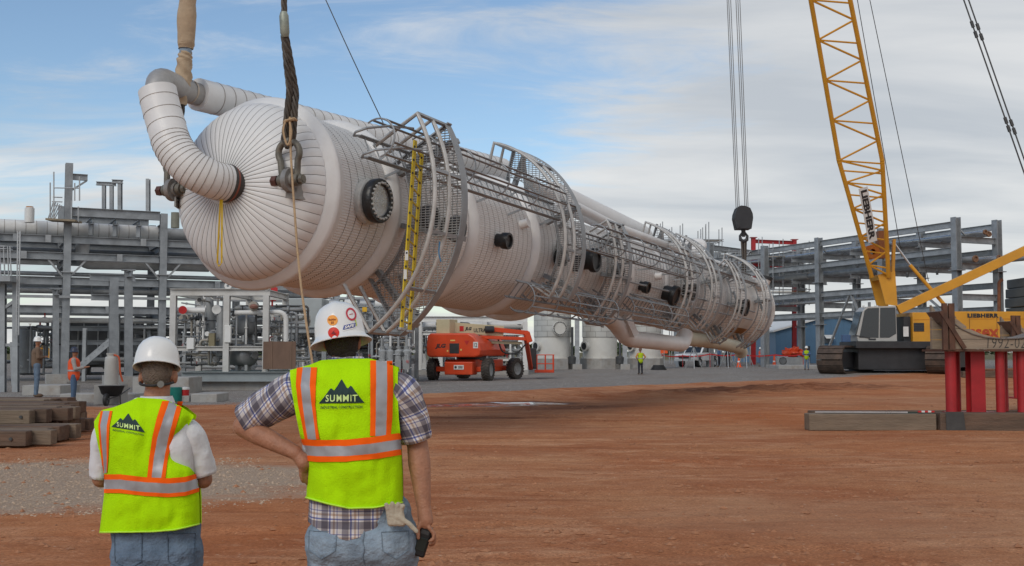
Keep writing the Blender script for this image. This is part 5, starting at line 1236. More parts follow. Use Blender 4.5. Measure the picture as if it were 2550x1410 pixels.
kb = MB().box2((at(1915, 0, 90).x, 88.5, 0.2), (at(2120, 0, 90).x, 93, 0.62)).build('concrete_slab', concrete, loc=(at(1915, 0, 90).x, 88.5, 0.2), label='low concrete slab edge in front of the blue shed', cat='slab', kind='thing', bevel=0.03)
fl = [(1690, 909, 92, 0.5, 0.35, 'black hose heap lying by the last tank'), (1648, 905, 93, 0.35, 0.8, 'orange box leaning at the last tank footing')]
b = up_(at(1640, 912, 84), 0.32); mb = MB()
for k in range(4): mb.tube([b + Vector(((0.55 - 0.06 * k) * math.cos(q * 0.42), (0.35 - 0.04 * k) * math.sin(q * 0.42), 0.06 + 0.09 * k)) for q in range(15)], 0.055, 6, closed=True)
mb.build('hose_coil', black, loc=tuple(b), label='black hose coiled on the ground by the last tank', cat='hose', smooth=60)
b = up_(at(1654, 905, 88), 0.35); sg = thing('orange_sign', 'small orange sign on a post beside the last tank', 'sign', tuple(b)); MB().cyl(b, b + Z3 * 1.7, 0.03, n=6).build('post', galv_l, sg); MB().box(b + Z3 * 1.55, (0.55, 0.03, 0.7)).build('board', cone_m, sg)
# concrete curbs, wheelbarrow, propane-like bag, cooler on the left
def block(name, lab, x0, x1, y0, y1, Y, dpt, mat=concrete):
    a_ = at(x0, y0, Y); b_ = at(x1, y1, Y); return MB().box2((a_.x, Y, -0.05), (b_.x, Y + dpt, a_.z)).build(name, mat, loc=(a_.x, Y, 0), label=lab, cat='concrete block', bevel=0.03)
block('concrete_footing', 'long concrete curb at the feet of the worker in orange', 148, 335, 981, 1000, 37.5, 1.2)
block('concrete_footing', 'square concrete footing beside the green drinks cooler', 475, 540, 981, 1003, 37.5, 1.6)
block('concrete_footing', 'concrete footing left of the skid plinth', 330, 470, 940, 975, 46, 2.0)
block('concrete_footing', 'concrete footing between the worker on the mats and the rack column', 55, 150, 960, 985, 44, 2.0)
wb = up_(at(277, 1006, 35.5), 0); w_ = thing('wheelbarrow', 'black wheelbarrow under the pale cylinder', 'wheelbarrow', tuple(wb))
MB().loft([[wb + Vector((sx * math.cos(q / 16 * 6.283) * 1.0, sy * math.sin(q / 16 * 6.283), z)) for q in range(17)] for sx, sy, z in ((0.2, 0.2, 0.28), (0.3, 0.3, 0.36), (0.38, 0.42, 0.58), (0.40, 0.44, 0.6), (0.36, 0.4, 0.58))]).build('tray', black, w_, smooth=50)
wheel(w_, wb + Vector((0.0, -0.45, 0.19)), (1, 0, 0), 0.19, 0.1, dark_st)
for s in (-1, 1):
    MB().tube([wb + Vector((0.05 * s, -0.5, 0.2)), wb + Vector((0.22 * s, 0.1, 0.3)), wb + Vector((0.3 * s, 0.8, 0.5))], 0.02, 6).build('handle', dark_st, w_); MB().bar(wb + Vector((0.2 * s, 0.25, 0)), wb + Vector((0.2 * s, 0.2, 0.32)), 0.03).build('leg', dark_st, w_)
cb = at(277, 958, 36.4); cy = thing('pale_drum', 'pale tapered drum standing behind the black wheelbarrow', 'drum', tuple(up_(cb, 0)))
MB().lathe([(0.001, 0), (0.225, 0.0), (0.225, 0.05), (0.215, 0.7), (0.205, 0.86), (0.19, 0.88), (0.15, 0.9), (0.15, 0.96), (0.17, 0.96), (0.17, 1.0), (0.001, 1.0)], up_(cb, cb.z), Z3, 22).build('body', M('drum_cream', (0.40, 0.39, 0.36), 0.6, 0, 0.1, 3), cy, smooth=45)
MB().box2((cb.x - 0.4, 36.0, 0), (cb.x + 0.4, 36.8, cb.z)).build('stand', concrete, cy)
MB().tube(smooth_path([up_(cb, cb.z) + Vector((0.1, -0.1, 0.95)), up_(cb, cb.z) + Vector((0.28, -0.15, 0.85)), up_(cb, cb.z) + Vector((0.33, -0.15, 0.4)), up_(cb, cb.z) + Vector((0.4, -0.1, 0.1))], 5), 0.03, 6).build('hose', M('hose_orange', (0.5, 0.09, 0.03), 0.6), cy, smooth=60)
cl_ = up_(at(437, 1000, 38), 0.0); co = thing('drinks_cooler', 'green drinks cooler with a red and white lid', 'cooler', tuple(cl_))
MB().lathe([(0.001, 0), (0.2, 0), (0.21, 0.03), (0.21, 0.48), (0.001, 0.48)], cl_, Z3, 20).build('body', M('cooler_green', (0.01, 0.16, 0.13), 0.45), co, smooth=40)
q = cl_ + Vector((0.26, 0.15, 0.2)); MB().lathe([(0.001, 0), (0.14, 0), (0.15, 0.2), (0.001, 0.2)], q, Z3, 18).build('red_tub', redw, co, smooth=40); MB().lathe([(0.16, 0.2), (0.16, 0.27), (0.001, 0.29)], q, Z3, 18).build('lid', white_pnt, co, smooth=40)
MB().box2((cl_.x + 0.1, 38.0, 0), (cl_.x + 0.45, 38.4, 0.2)).build('block', concrete, co)
# timber mats
wood = M('weathered_timber', (0.12, 0.08, 0.056), 0.9, 0, 0.35, 2.2, 0.8, 18, dirt=(0.22, 0.12, 0.075), dirt_amt=0.6, stretch=(0.35, 3, 3))
wood2 = M('pale_timber', (0.20, 0.15, 0.105), 0.9, 0, 0.3, 2.2, 0.8, 18, dirt=(0.13, 0.085, 0.06), dirt_amt=0.6, stretch=(0.35, 3, 3))
rg = random.Random(3)
def mat_(lab, x1, Y, z, n=4, dy=0.3, h=0.27, L_=6.0):
    t = thing('timber_mat', lab, 'mat', (x1 - L_, Y, z), 'timber mats stacked at the left')
    for i in range(n):
        e = x1 + rg.uniform(-0.35, 0.12); y = Y + i * dy
        MB().box2((e - L_, y + 0.01, z + 0.005), (e, y + dy - 0.012, z + h + rg.uniform(-0.02, 0.015))).build('timber', rg.choice((wood, wood, wood2)), t, bevel=0.018)
    for q in (0.5, 2.2): MB().cyl(Vector((x1 - q, Y - 0.02, z + h * 0.5)), Vector((x1 - q, Y + 0.03, z + h * 0.5)), 0.03, n=8).build('bolt_end', dark_st, t)
names = ['nearest pale timber mat lying on the dirt', 'timber mat second in the row from the camera', 'timber mat third in the row from the camera', 'timber mat fourth in the row from the camera', 'timber mat fifth in the row from the camera', 'timber mat sixth in the row from the camera', 'farthest timber mat, next to the worker in brown']
X1 = [-8.25, -8.95, -9.85, -10.7, -11.65, -12.45, -13.4]
Ym = 19.95
for i, nm in enumerate(names):
    mat_(nm + (' at left' if i else ' at left edge'), X1[i], Ym + i * 2.25, 0.0, 7, 0.3)
for i in range(3):
    mat_(['upper timber mat of the left stack, closest to the camera', 'middle upper timber mat of the left stack', 'upper timber mat of the left stack, farthest from the camera'][i], X1[i + 1] + 0.05, Ym + 1.9 + i * 2.3, 0.275, 7, 0.3)
# yellow digger far behind
yd = up_(at(105, 895, 92), 0.2); dg = thing('digger', 'small yellow digger far behind the left rack', 'digger', tuple(yd))
MB().tube([yd + Vector((0.9, 0, 0.9)), yd + Vector((0.2, 0, 1.9)), yd + Vector((-0.6, 0, 1.5))], [0.22, 0.2, 0.16], 8).build('boom', yellow_pnt, dg, smooth=50)
MB().tube([yd + Vector((-0.6, 0, 1.55)), yd + Vector((-0.3, 0, 0.4))], [0.14, 0.1], 8).build('stick', yellow_pnt, dg)
MB().prism([(-0.35, 0), (0.2, 0), (0.3, 0.45), (-0.1, 0.5)], yd + Vector((-0.3, -0.3, 0)), (1, 0, 0), Z3, (0, 0.6, 0)).build('bucket', dark_st, dg)
MB().box(yd + Vector((1.6, 0, 1.3)), (1.6, 1.6, 0.9)).build('house', yellow_pnt, dg, bevel=0.08); MB().box(yd + Vector((1.6, 0, 0.4)), (2.6, 2.0, 0.7)).build('tracks', black, dg, bevel=0.2)
# ================================================================ crawler crane
YC = 80.0
def cc(x, y, dy=0.0): return at(x, y, YC + dy)
XA = Vector((1, 0, 0)); YA = Vector((0, 1, 0))
cr_ = thing('crawler_crane', 'yellow lattice-boom crawler crane with a white cab', 'crane', tuple(up_(cc(2200, 925), 0.3)))
trk_m = M('track_steel', (0.08, 0.058, 0.045), 0.7, 0.3, 0.3, 3, dirt=(0.2, 0.13, 0.09), dirt_amt=0.6)
blk = M('crane_black', (0.03, 0.03, 0.032), 0.55, 0, 0.25, 2)
TD = Vector((0.56, 0.83, 0)); TS = Vector((TD.y, -TD.x, 0))
def crawler(px_, nm):
    n0 = up_(at(px_, 925, 77), 0.28); Lk, H, Wd = 7.4, 1.72, 1.75; r = H / 2
    body = MB().prism([(r * 0.8 + (Lk - 1.6 * r) * 0 , 0)] and [(r * 0.4, r * 0.35), (Lk - r * 0.4, r * 0.35), (Lk - r * 0.3, H - r * 0.4), (r * 0.3, H - r * 0.4)], n0 - TS * (Wd * 0.36), TD, Z3, TS * (Wd * 0.72)).build('crawler_frame', blk, cr_)
    for c in (r, Lk - r): MB().lathe([(0.001, -0.5), (r * 0.35, -0.52), (r * 0.4, -0.46), (r * 0.82, -0.46), (r * 0.82, 0.46), (r * 0.4, 0.46), (r * 0.35, 0.52), (0.001, 0.5)], n0 + TD * c + Z3 * r, TS, 24).build('sprocket', trk_m, body, smooth=40)
    per = 2 * (Lk - 2 * r) + 2 * math.pi * r; n = 44
    for i in range(n):
        s = per * i / n
        if s < Lk - 2 * r: p = n0 + TD * (r + s); d = TD; up = -Z3
        elif s < Lk - 2 * r + math.pi * r:
            an = (s - (Lk - 2 * r)) / r - math.pi / 2; p = n0 + TD * (Lk - r + r * math.cos(an)) + Z3 * (r + r * math.sin(an)); up = TD * math.cos(an) + Z3 * math.sin(an); d = TD * -math.sin(an) + Z3 * math.cos(an)
        elif s < 2 * (Lk - 2 * r) + math.pi * r: p = n0 + TD * (Lk - r - (s - (Lk - 2 * r) - math.pi * r)) + Z3 * H; d = -TD; up = Z3
        else:
            an = (s - 2 * (Lk - 2 * r) - math.pi * r) / r + math.pi / 2; p = n0 + TD * (r + r * math.cos(an)) + Z3 * (r + r * math.sin(an)); up = TD * math.cos(an) + Z3 * math.sin(an); d = TD * -math.sin(an) + Z3 * math.cos(an)
        MB().box(p + up * 0.04, (per / n * 0.9, Wd, 0.12), (d, TS, up)).build('track_shoe', trk_m, body)
crawler(2066, 0); crawler(2338, 1)
MB().box2((cc(2105, 0).x, YC - 1.5, 0.42), (cc(2345, 0).x, YC + 2.5, 1.95)).build('car_body', blk, cr_, bevel=0.08)
MB().box2((cc(2095, 0).x, YC - 2.0, 1.9), (cc(2320, 0).x, YC + 2.0, 2.38)).build('deck_frame', blk, cr_, bevel=0.04)
MB().lathe([(1.5, 1.55), (1.5, 1.95)], Vector((cc(2225, 0).x, YC + 0.2, 0)), Z3, 32).build('slew_ring', dark_st, cr_, smooth=40)
# machinery house
x0, x1, x2, x3 = cc(2236, 0).x, cc(2308, 0).x, cc(2372, 0).x, cc(2520, 0).x; zb, zt = cc(0, 860).z, cc(0, 780).z
hs = MB().box2((x0, YC - 1.6, zb), (x1 - 0.02, YC + 1.8, zt)).build('machinery_house', yellow_pnt, cr_, bevel=0.05)
MB().box2((x1 + 0.02, YC - 1.6, zb), (x3, YC + 1.8, zt + 0.06)).build('engine_house', yellow_pnt, cr_, bevel=0.05)
MB().box2((x1 - 0.1, YC - 1.57, zb + 0.02), (x1 + 0.1, YC + 1.7, zt - 0.05)).build('door_gap', blk, cr_)
for xa, xb, ya, yb in ((2238, 2302, 797, 799), (2372, 2432, 795, 797), (2440, 2515, 795, 797)): MB().box2((cc(xa, 0).x, YC - 1.615, cc(0, yb).z), (cc(xb, 0).x, YC - 1.598, cc(0, ya).z)).build('panel_rib', M('deep_yellow_rib', (0.5, 0.2, 0.015), 0.5), hs)  # ribs in a deeper yellow than the house panels
for x_ in (2372, 2438): MB().box2((cc(x_, 0).x - 0.02, YC - 1.612, zb + 0.1), (cc(x_, 0).x + 0.02, YC - 1.598, zt - 0.1)).build('panel_seam', M('seam_brown', (0.2, 0.09, 0.02), 0.6), hs)
gr = MB().box(cc(2288, 815, -1.6), (0.72, 0.05, 0.6)).build('grille', blk, cr_)
for k in range(5): MB().box(cc(2288, 815, -1.63) + Z3 * (-0.24 + 0.12 * k), (0.68, 0.03, 0.03)).build('louvre', dark_st, gr)
MB().box(cc(2256, 826, -1.61), (0.36, 0.02, 0.68)).build('notice_plate', white_pnt, cr_)
mb = MB(); add_text(mb, 'LIEBHERR', cc(2448, 786, -1.63), XA, Z3, 2.15, 0.29, 0.06, 0, 1.12); mb.build('lettering', blk, cr_)
mb = MB(); add_text(mb, 'essex', cc(2441, 830, -1.63), XA, Z3, 2.6, 0.6, 0.03); mb.build('lettering', M('essex_red', (0.4, 0.06, 0.02), 0.6), cr_)
MB().box(cc(2500, 818, -1.2), (0.2, 0.6, 0.3)).build('lamp_box', white_pnt, cr_)
# cab
cabw = M('cab_white', (0.4, 0.39, 0.365), 0.4, 0, 0.06, 2)
def cpoly(pts, dy, thick, name, mat, parent, bevel=0.0): 
    o = cc(pts[0][0], pts[0][1]); P = [((cc(x, y).x - o.x), (cc(x, y).z - o.z)) for x, y in pts]
    return MB().prism(P, (o.x, YC + dy, o.z), XA, Z3, (0, thick, 0)).build(name, mat, parent, bevel=bevel)
cab = cpoly([(2120, 851), (2117, 835), (2132, 776), (2142, 766), (2213, 764), (2216, 851)], -1.55, 1.7, 'cab', cabw, cr_, 0.04)
cpoly([(2123, 842), (2136, 776), (2144, 770), (2171, 769), (2170, 842)], -1.57, 0.03, 'side_window', glass, cab)
cpoly([(2173, 842), (2174, 769), (2211, 768), (2213, 832), (2196, 842)], -1.57, 0.03, 'door_window', glass, cab)
cpoly([(2116, 836), (2131, 778), (2128, 778), (2113, 836)], -1.5, 1.5, 'windscreen', glass, cab)
MB().bar(cc(2131, 835, -1.6), cc(2166, 842, -1.6), 0.04, 0.04).build('grab_handle', blk, cab); MB().box(cc(2172, 845, -1.58), (0.5, 0.03, 0.1)).build('badge', blk, cab)
MB().box(cc(2106, 843, -1.4), (0.55, 0.5, 0.5)).build('blue_box', M('blue_case', (0.05, 0.1, 0.2), 0.5), cr_, bevel=0.03)
MB().box2((cc(2218, 0).x, YC - 1.3, zb - 0.1), (cc(2234, 0).x, YC + 1.4, cc(0, 790).z)).build('boom_mount', blk, cr_)
for s in (0, 1): MB().cyl(cc(2150 + s * 30, 766, -1), cc(2150 + s * 30, 761, -1), 0.08, n=8).build('roof_lamp', white_pnt, cab)
# boom
BY = [(765, 0.0), (680, -0.8), (400, -4.0), (0, -9.0), (-420, -14.2)]
def bl_(y): return interp(BY, y)[0]
LC = [(-420, 1946), (0, 2019), (400, 2089), (694, 2172), (760, 2188)]; RC = [(-420, 2035), (0, 2117), (400, 2197), (680, 2212), (765, 2219)]
bydep = sorted((y, d) for y, d in BY)
def bpt(side, y, far):
    x = interp(LC if side == 0 else RC, y)[0]; dep = interp(bydep, y)[0]; w = interp([(-420, 1.1), (400, 1.1), (680, 0.75), (765, 0.7)], y)[0]
    return at(x, y, YC + dep + (w if far else -w))
boom = MB()
for side in (0, 1):
    for far in (0, 1): boom.tube([bpt(side, y, far) for y in (-420, -200, 0, 200, 400, 690)], 0.155, 8)
boom = boom.build('boom', yellow_pnt, cr_, smooth=40)
ysl = [-400 + 50 * i for i in range(17)] + [425, 455, 485, 520, 555, 590, 625, 660, 685]
for i, (ya, yb) in enumerate(zip(ysl, ysl[1:])):
    for far in (0, 1):
        s0 = i % 2; MB().cyl(bpt(s0, ya, far), bpt(1 - s0, yb, far), 0.068, n=6).build('lacing', yellow_pnt, boom)
        if i % 2 == 0 or ya > 400: MB().cyl(bpt(0, ya, far), bpt(1, ya + 8, far), 0.06, n=6).build('lacing', yellow_pnt, boom)
    for side in (0, 1): MB().cyl(bpt(side, ya, i % 2), bpt(side, yb, 1 - i % 2), 0.04, n=6).build('lacing', yellow_pnt, boom)
for y_ in (398, 405):
    for side in (0, 1):
        for far in (0, 1): MB().ball(bpt(side, y_, far), 0.17, 8, 6).build('pin_joint', yellow_pnt, boom, smooth=60)
def yb_poly(pts, d0, th, nm='boom_foot', m=yellow_pnt, parent=None):
    o = cc(pts[0][0], pts[0][1]); P = [((cc(x, y).x - o.x), (cc(x, y).z - o.z)) for x, y in pts]
    return MB().prism(P, (o.x, YC + d0, o.z), XA, Z3, (0, th, 0)).build(nm, m, parent or boom)
for d0 in (-1.35, 0.55): yb_poly([(2171, 688), (2213, 678), (2219, 764), (2190, 760)], d0, 0.12)
yb_poly([(2171, 690), (2212, 680), (2214, 690), (2176, 700)], -1.2, 1.7, 'cross_plate')
wn = cc(2170, 628, -1.2); MB().lathe([(0.2, -0.3), (0.5, -0.3), (0.5, -0.25), (0.38, -0.22), (0.38, 0.22), (0.5, 0.25), (0.5, 0.3), (0.2, 0.3)], wn, YA, 24).build('sheave', M('sheave_orange', (0.55, 0.17, 0.02), 0.5), boom, smooth=40)
MB().box(cc(2193, 610, -1.0), (0.5, 0.8, 1.9)).build('winch_housing', M('rust_box', (0.33, 0.12, 0.04), 0.6), boom)
p0, p1 = at(2150, 472, YC - 4.6), at(2173, 598, YC - 3.2); dS = (p1 - p0); dd, sd, u = basis(dS, YA); 
sgn = thing('boom_sign', 'white name sign with black letters fixed along the crane boom', 'sign', tuple((p0 + p1) / 2))
exv = dS.normalized(); eyv = Vector((0, -1, 0)).cross(exv).normalized()
if eyv.x < 0: eyv = -eyv
nv = Vector((0, -1, 0)); MB().box((p0 + p1) / 2, (dS.length + 0.25, 0.62, 0.04), (exv, eyv, exv.cross(eyv))).build('plate', white_pnt, sgn)
mb = MB(); add_text(mb, 'LIEBHERR', (p0 + p1) / 2 + nv * 0.035, exv, eyv, dS.length * 0.97, 0.42, 0.05); mb.build('lettering', blk, sgn)
# gantry mast, cylinder, counterweight, exhaust
for d_ in (-1.2, 1.2):
    MB().bar(cc(2236, 772, d_), cc(2640, 583, d_), 0.34, 0.62).build('mast_beam', yellow_pnt, cr_, bevel=0.03)
    MB().cyl(cc(2221, 597, d_ * 0.8), cc(2268, 662, d_ * 0.8), 0.07, n=12).build('cylinder_rod', alu, cr_, smooth=40)
    MB().cyl(cc(2266, 660, d_ * 0.8), cc(2365, 774, d_ * 0.8), 0.13, n=12).build('ram_barrel', yellow_pnt, cr_, smooth=40)
    MB().bar(cc(2226, 596, d_ * 0.8), cc(2222, 712, d_ * 0.8), 0.2, 0.25).build('boom_stop', yellow_pnt, cr_)
for i in range(4): MB().cyl(cc(2300 + 60 * i, 742 - 28 * i, -1.0), cc(2300 + 60 * i, 742 - 28 * i, 1.0), 0.08, n=8).build('mast_tie', yellow_pnt, cr_)
for i in range(7):
    z0_ = cc(0, 862).z + i * 0.69; MB().box2((cc(2518 + (i % 2) * 2 + (6 if i > 5 else 0), 0).x, YC - 2.4, z0_), (cc(2640, 0).x, YC + 2.4, z0_ + 0.66)).build('counterweight_slab', M('slate_weight', (0.085, 0.095, 0.095), 0.6, 0.1, 0.15, 1), cr_, bevel=0.06)
MB().tube(fillet([cc(2488, 778), cc(2488, 702), cc(2496, 696)], 0.2), 0.12, 10).build('exhaust', M('rusty_exhaust', (0.2, 0.08, 0.04), 0.7, 0.2, 0.3, 5), cr_, smooth=40)
# pendants and hoist lines
for off in (-6, 6):
    a_, b_ = at(2392 + off, -40, 84), at(2570 + off, 470, 84); MB().cyl(a_, b_, 0.055, n=6).build('pendant', dark_st, cr_, smooth=40)
    for f in (0.19, 0.24, 0.66, 0.70): q = a_.lerp(b_, f + off * 0.001); MB().cyl(q, q + (b_ - a_).normalized() * 0.5, 0.13, n=8).build('pendant_link', dark_st, cr_, smooth=40)
for xa, xb, yb in ((2135, 2246, 640), (2165, 2312, 700)): MB().cyl(at(xa - 5, -30, 76), at(xb, yb, 80), 0.028, n=5).build('hoist_rope', dark_st, cr_)

# ---- tail hook block over the skirt end
YH = 48.2
def hc(x, y, d=0.0): return at(x, y, YH + d)
hb = thing('hook_block', 'black crane hook block above the tail of the column', 'hook block', tuple(hc(1849, 570)))
blkm = M('block_black', (0.028, 0.028, 0.03), 0.5, 0, 0.2, 3)
def hpoly(pts, d0, th, nm, m, bevel=0.02):
    o = hc(*pts[0]); P = [((hc(x, y).x - o.x), (hc(x, y).z - o.z)) for x, y in pts]
    return MB().prism(P, (o.x, YH + d0, o.z), XA, Z3, (0, th, 0)).build(nm, m, hb, bevel=bevel)
for d0 in (-0.32, -0.04, 0.24): hpoly([(1826, 545), (1827, 534), (1833, 518), (1842, 514), (1853, 515), (1865, 520), (1871, 534), (1872, 545), (1868, 572), (1832, 572)], d0, 0.1, 'cheek_plate', blkm)
for k in range(4): MB().lathe([(0.05, -0.04), (0.33, -0.04), (0.29, 0), (0.33, 0.04), (0.05, 0.04)], hc(1849, 536, -0.18 + 0.12 * k), YA, 24).build('sheave', dark_st, hb, smooth=40)
MB().cyl(hc(1838, 564, -0.36), hc(1838, 564, -0.3), 0.07, n=12).build('pin', blk, hb)
MB().cyl(hc(1851, 572), hc(1852, 590), 0.1, 0.07, n=12).build('hook_shank', blkm, hb, smooth=40)
MB().tube([hc(1850, 578), hc(1843, 588), hc(1844, 597), hc(1852, 602), hc(1860, 597), hc(1861, 588), hc(1854, 578)], [0.05, 0.06, 0.08, 0.09, 0.08, 0.06, 0.04], 8).build('hook', blkm, hb, smooth=60)
for i, (xa, xb) in enumerate(((1811, 1833), (1815, 1837), (1820, 1841), (1833, 1855), (1838, 1859), (1843, 1863))): MB().cyl(at(xa - 3, -60, YH), hc(xb, 520), 0.017, n=5).build('fall_line', M('rope_grey', (0.14, 0.14, 0.14), 0.5, 0.4), hb)
sg_ = thing('tail_sling', 'pair of dark wire slings from the hook down to the tail of the column', 'sling', tuple(hc(1852, 690)))
for xa, xb, d in ((1846, 1849, -0.5), (1850, 1851, 0.3), (1854, 1855, -0.3), (1858, 1857, 0.5)): MB().tube([hc(xa, 598), hc(xb, 640, d * 0.5), hc(xb - 1, 705, d)], 0.035, 6).build('rope_leg', rope_m, sg_)

# ================================================================ boom lift
O = Vector((-3.0, 66.2, 0)); fx = Vector((0.937, -0.35, 0)); fy = Vector((0.35, 0.937, 0))
bl = thing('boom_lift', 'orange telescopic boom lift with a cream boom, parked on the gravel', 'boom lift', tuple(O))
def bq(x, y, z): return O + fx * x + fy * y + Z3 * z
tyre = M('tyre_dusty', (0.055, 0.048, 0.042), 0.85, 0, 0.3, 4, dirt=(0.14, 0.1, 0.075), dirt_amt=0.6)
cream = M('cream_paint', (0.50, 0.43, 0.27), 0.5, 0, 0.08, 1.5)
def big_wheel(c, ax, s):
    ax = ax.normalized(); w = wheel(bl, c, ax * s, 0.62, 0.46, M('grey_rim', (0.28, 0.28, 0.27), 0.5)); w.data.materials[0] = tyre
    d, sd, u = basis(ax)
    for k in range(22):
        an = k / 22 * 6.283
        for q in (-1, 1):
            n = sd * math.cos(an + q * 0.07) + u * math.sin(an + q * 0.07); t_ = ax.cross(n)
            MB().box(c + n * 0.625 + ax * (0.11 * q), (0.26, 0.07, 0.05), ((ax + t_ * 0.5 * q).normalized(), (t_ - ax * 0.5 * q).normalized(), n)).build('tread_lug', tyre, w)
for x, y, s, yaw in ((-1.72, 0, -1, 0.12), (1.72, 0, 1, 0.05), (1.72, 4.5, 1, -0.3), (-1.72, 4.5, -1, -0.3)):
    big_wheel(bq(x, y, 0.64), fx * math.cos(yaw) + fy * math.sin(yaw), s)
ax3 = (fx, fy, Z3)
MB().box(bq(0, 2.2, 0.85), (1.9, 4.6, 0.75), ax3).build('chassis', orange_pnt, bl, bevel=0.06)
MB().box(bq(0.2, -0.4, 0.72), (1.75, 0.8, 0.75), ax3).build('rear_frame', orange_pnt, bl, bevel=0.06)
for y in (0, 4.5): MB().box(bq(0, y, 0.66), (3.0, 0.34, 0.3), ax3).build('axle', orange_pnt, bl, bevel=0.04)
MB().lathe([(0.9, 1.18), (0.9, 1.42)], bq(0.2, 1.2, 0), Z3, 28).build('turntable', dark_st, bl, smooth=40)
MB().box(bq(0.25, -0.82, 0.78), (0.62, 0.03, 0.26), ax3).build('number_plate', white_pnt, bl)
mb = MB(); mb.cyl(bq(0.06, -0.838, 0.78), bq(0.06, -0.842, 0.78), 0.075, n=16); mb.box(bq(0.36, -0.84, 0.82), (0.28, 0.004, 0.035), ax3).box(bq(0.36, -0.84, 0.745), (0.28, 0.004, 0.05), ax3); mb.build('plate_print', blk, bl)
hpts = [(-1.75, 1.45), (-1.55, 1.36), (1.25, 1.36), (1.55, 1.45), (1.62, 1.75), (1.52, 2.15), (1.2, 2.55), (0.85, 2.74), (-1.5, 2.74), (-1.72, 2.6), (-1.78, 2.0)]
hz = MB().prism(hpts, bq(0, -0.9, 0), fx, Z3, fy * 1.1).build('counterweight_hood', orange_pnt, bl, bevel=0.09)
MB().prism([(-1.6, 1.42), (1.4, 1.42), (1.5, 1.8), (1.3, 2.3), (1.0, 2.6), (-1.55, 2.6)], bq(0, 0.15, 0), fx, Z3, fy * 3.4).build('engine_hood', orange_pnt, bl, bevel=0.09)
MB().box(bq(0.0, -0.905, 1.86), (0.6, 0.03, 0.58), ax3).build('grille', blk, hz, bevel=0.02)
mb = MB(); add_text(mb, 'JLG', bq(-0.86, -0.912, 1.98), fx, Z3, 0.68, 0.30, 0.05, 0.25); mb.build('lettering', blk, hz)
mb = MB(); add_text(mb, '12', bq(1.32, -0.91, 2.05), fx, Z3, 0.2, 0.24, 0.02); mb.build('lettering', blk, hz)
MB().box(bq(1.32, -0.902, 2.05), (0.3, 0.008, 0.36), ax3).build('number_sticker', white_pnt, hz)
for x, z, w, h in ((-0.42, 1.72, 0.1, 0.1), (-0.1, 2.32, 0.3, 0.07), (0.42, 1.78, 0.1, 0.1)): MB().box(bq(x, -0.902, z), (w, 0.006, h), ax3).build('decal', M('decal_yellow', (0.7, 0.5, 0.15), 0.5), hz)
MB().prism([(-0.16, 0.1), (0, -0.16), (0.16, 0.1)], bq(0.78, -0.905, 2.2), fx, Z3, fy * 0.004).build('decal', redw, hz)
# boom: cream base section, orange arms, jib and basket
MB().box(bq(-0.86, 0.0, 2.98), (0.85, 1.2, 1.15), ax3).build('boom_tail', cream, bl, bevel=0.03)
bd = (fx * 0.82 + fy * 0.57).normalized(); bs = Vector((bd.y, -bd.x, 0)); b0 = bq(-0.7, 0.3, 3.08)
MB().bar(b0, b0 + bd * 3.1 - Z3 * 0.2, 0.5, 0.62).build('boom_base', cream, bl, bevel=0.03)
mb = MB(); q = b0 + bd * 0.95 + bs * 0.262 + Z3 * (-0.08); add_text(mb, 'JLG', q, bd, Z3, 0.42, 0.24, 0.05, 0.25); add_text(mb, 'ULTRABOOM', b0 + bd * 1.98 + bs * 0.262 - Z3 * 0.15, bd, Z3, 1.4, 0.24, 0.02); mb.build('lettering', blk, bl)
MB().box(b0 + bd * 0.55 + bs * 0.262 - Z3 * 0.06, (0.24, 0.01, 0.3), (bd, bs, Z3)).build('decal', redw, bl)
b1 = b0 + bd * 2.45 - Z3 * 0.1
MB().bar(b1 + bs * 0.35, b1 + bd * 2.1 + bs * 0.35 - Z3 * 0.2, 0.2, 0.26).build('upper_arm', orange_pnt, bl, bevel=0.02)
MB().bar(b1 + bs * 0.3 - Z3 * 0.45 - bd * 0.8, b1 + bd * 2.0 + bs * 0.3 - Z3 * 0.55, 0.28, 0.2).build('upper_arm', orange_pnt, bl, bevel=0.02)
MB().bar(b1 - Z3 * 0.72 - bd * 1.2, b1 + bd * 1.8 - Z3 * 0.8, 0.3, 0.16).build('telescope_section', cream, bl, bevel=0.02)
MB().cyl(b1 + bs * 0.35, b1 + bs * 0.35 - bd * 0.5, 0.2, n=12).build('hose_drum', blk, bl, smooth=40)
e_ = b1 + bd * 2.0 + bs * 0.3 - Z3 * 0.35
f_ = at(1322, 918, 71.0)
MB().bar(e_ + Z3 * 0.2, e_ - Z3 * 0.4 + bd * 0.2, 0.4, 0.35).build('knuckle', orange_pnt, bl, bevel=0.03)
MB().bar(e_ - Z3 * 0.2, f_, 0.26, 0.24).build('jib', orange_pnt, bl, bevel=0.03)
MB().box(at(1326, 893, 71.2), (0.5, 0.5, 1.3)).build('control_box', blk, bl, bevel=0.04)
bk0, bk1 = at(1337, 928, 71), at(1379, 928, 71); zf = bk0.z; dx = bk1.x - bk0.x
MB().box2((bk0.x - 0.15, 70.4, zf), (bk1.x, 71.6, zf + 0.18)).build('basket_floor', orange_pnt, bl, bevel=0.02)
for x in (bk0.x, bk0.x + dx * 0.5, bk1.x - 0.03):
    for y in (70.45, 71.55): MB().cyl((x, y, zf), (x, y, zf + 1.1), 0.03, n=6).build('basket_post', orange_pnt, bl)
for z in (0.55, 1.1):
    for y in (70.45, 71.55): MB().cyl((bk0.x, y, zf + z), (bk1.x, y, zf + z), 0.03, n=6).build('basket_rail', orange_pnt, bl)
    for x in (bk0.x, bk1.x): MB().cyl((x, 70.45, zf + z), (x, 71.55, zf + z), 0.03, n=6).build('basket_rail', orange_pnt, bl)
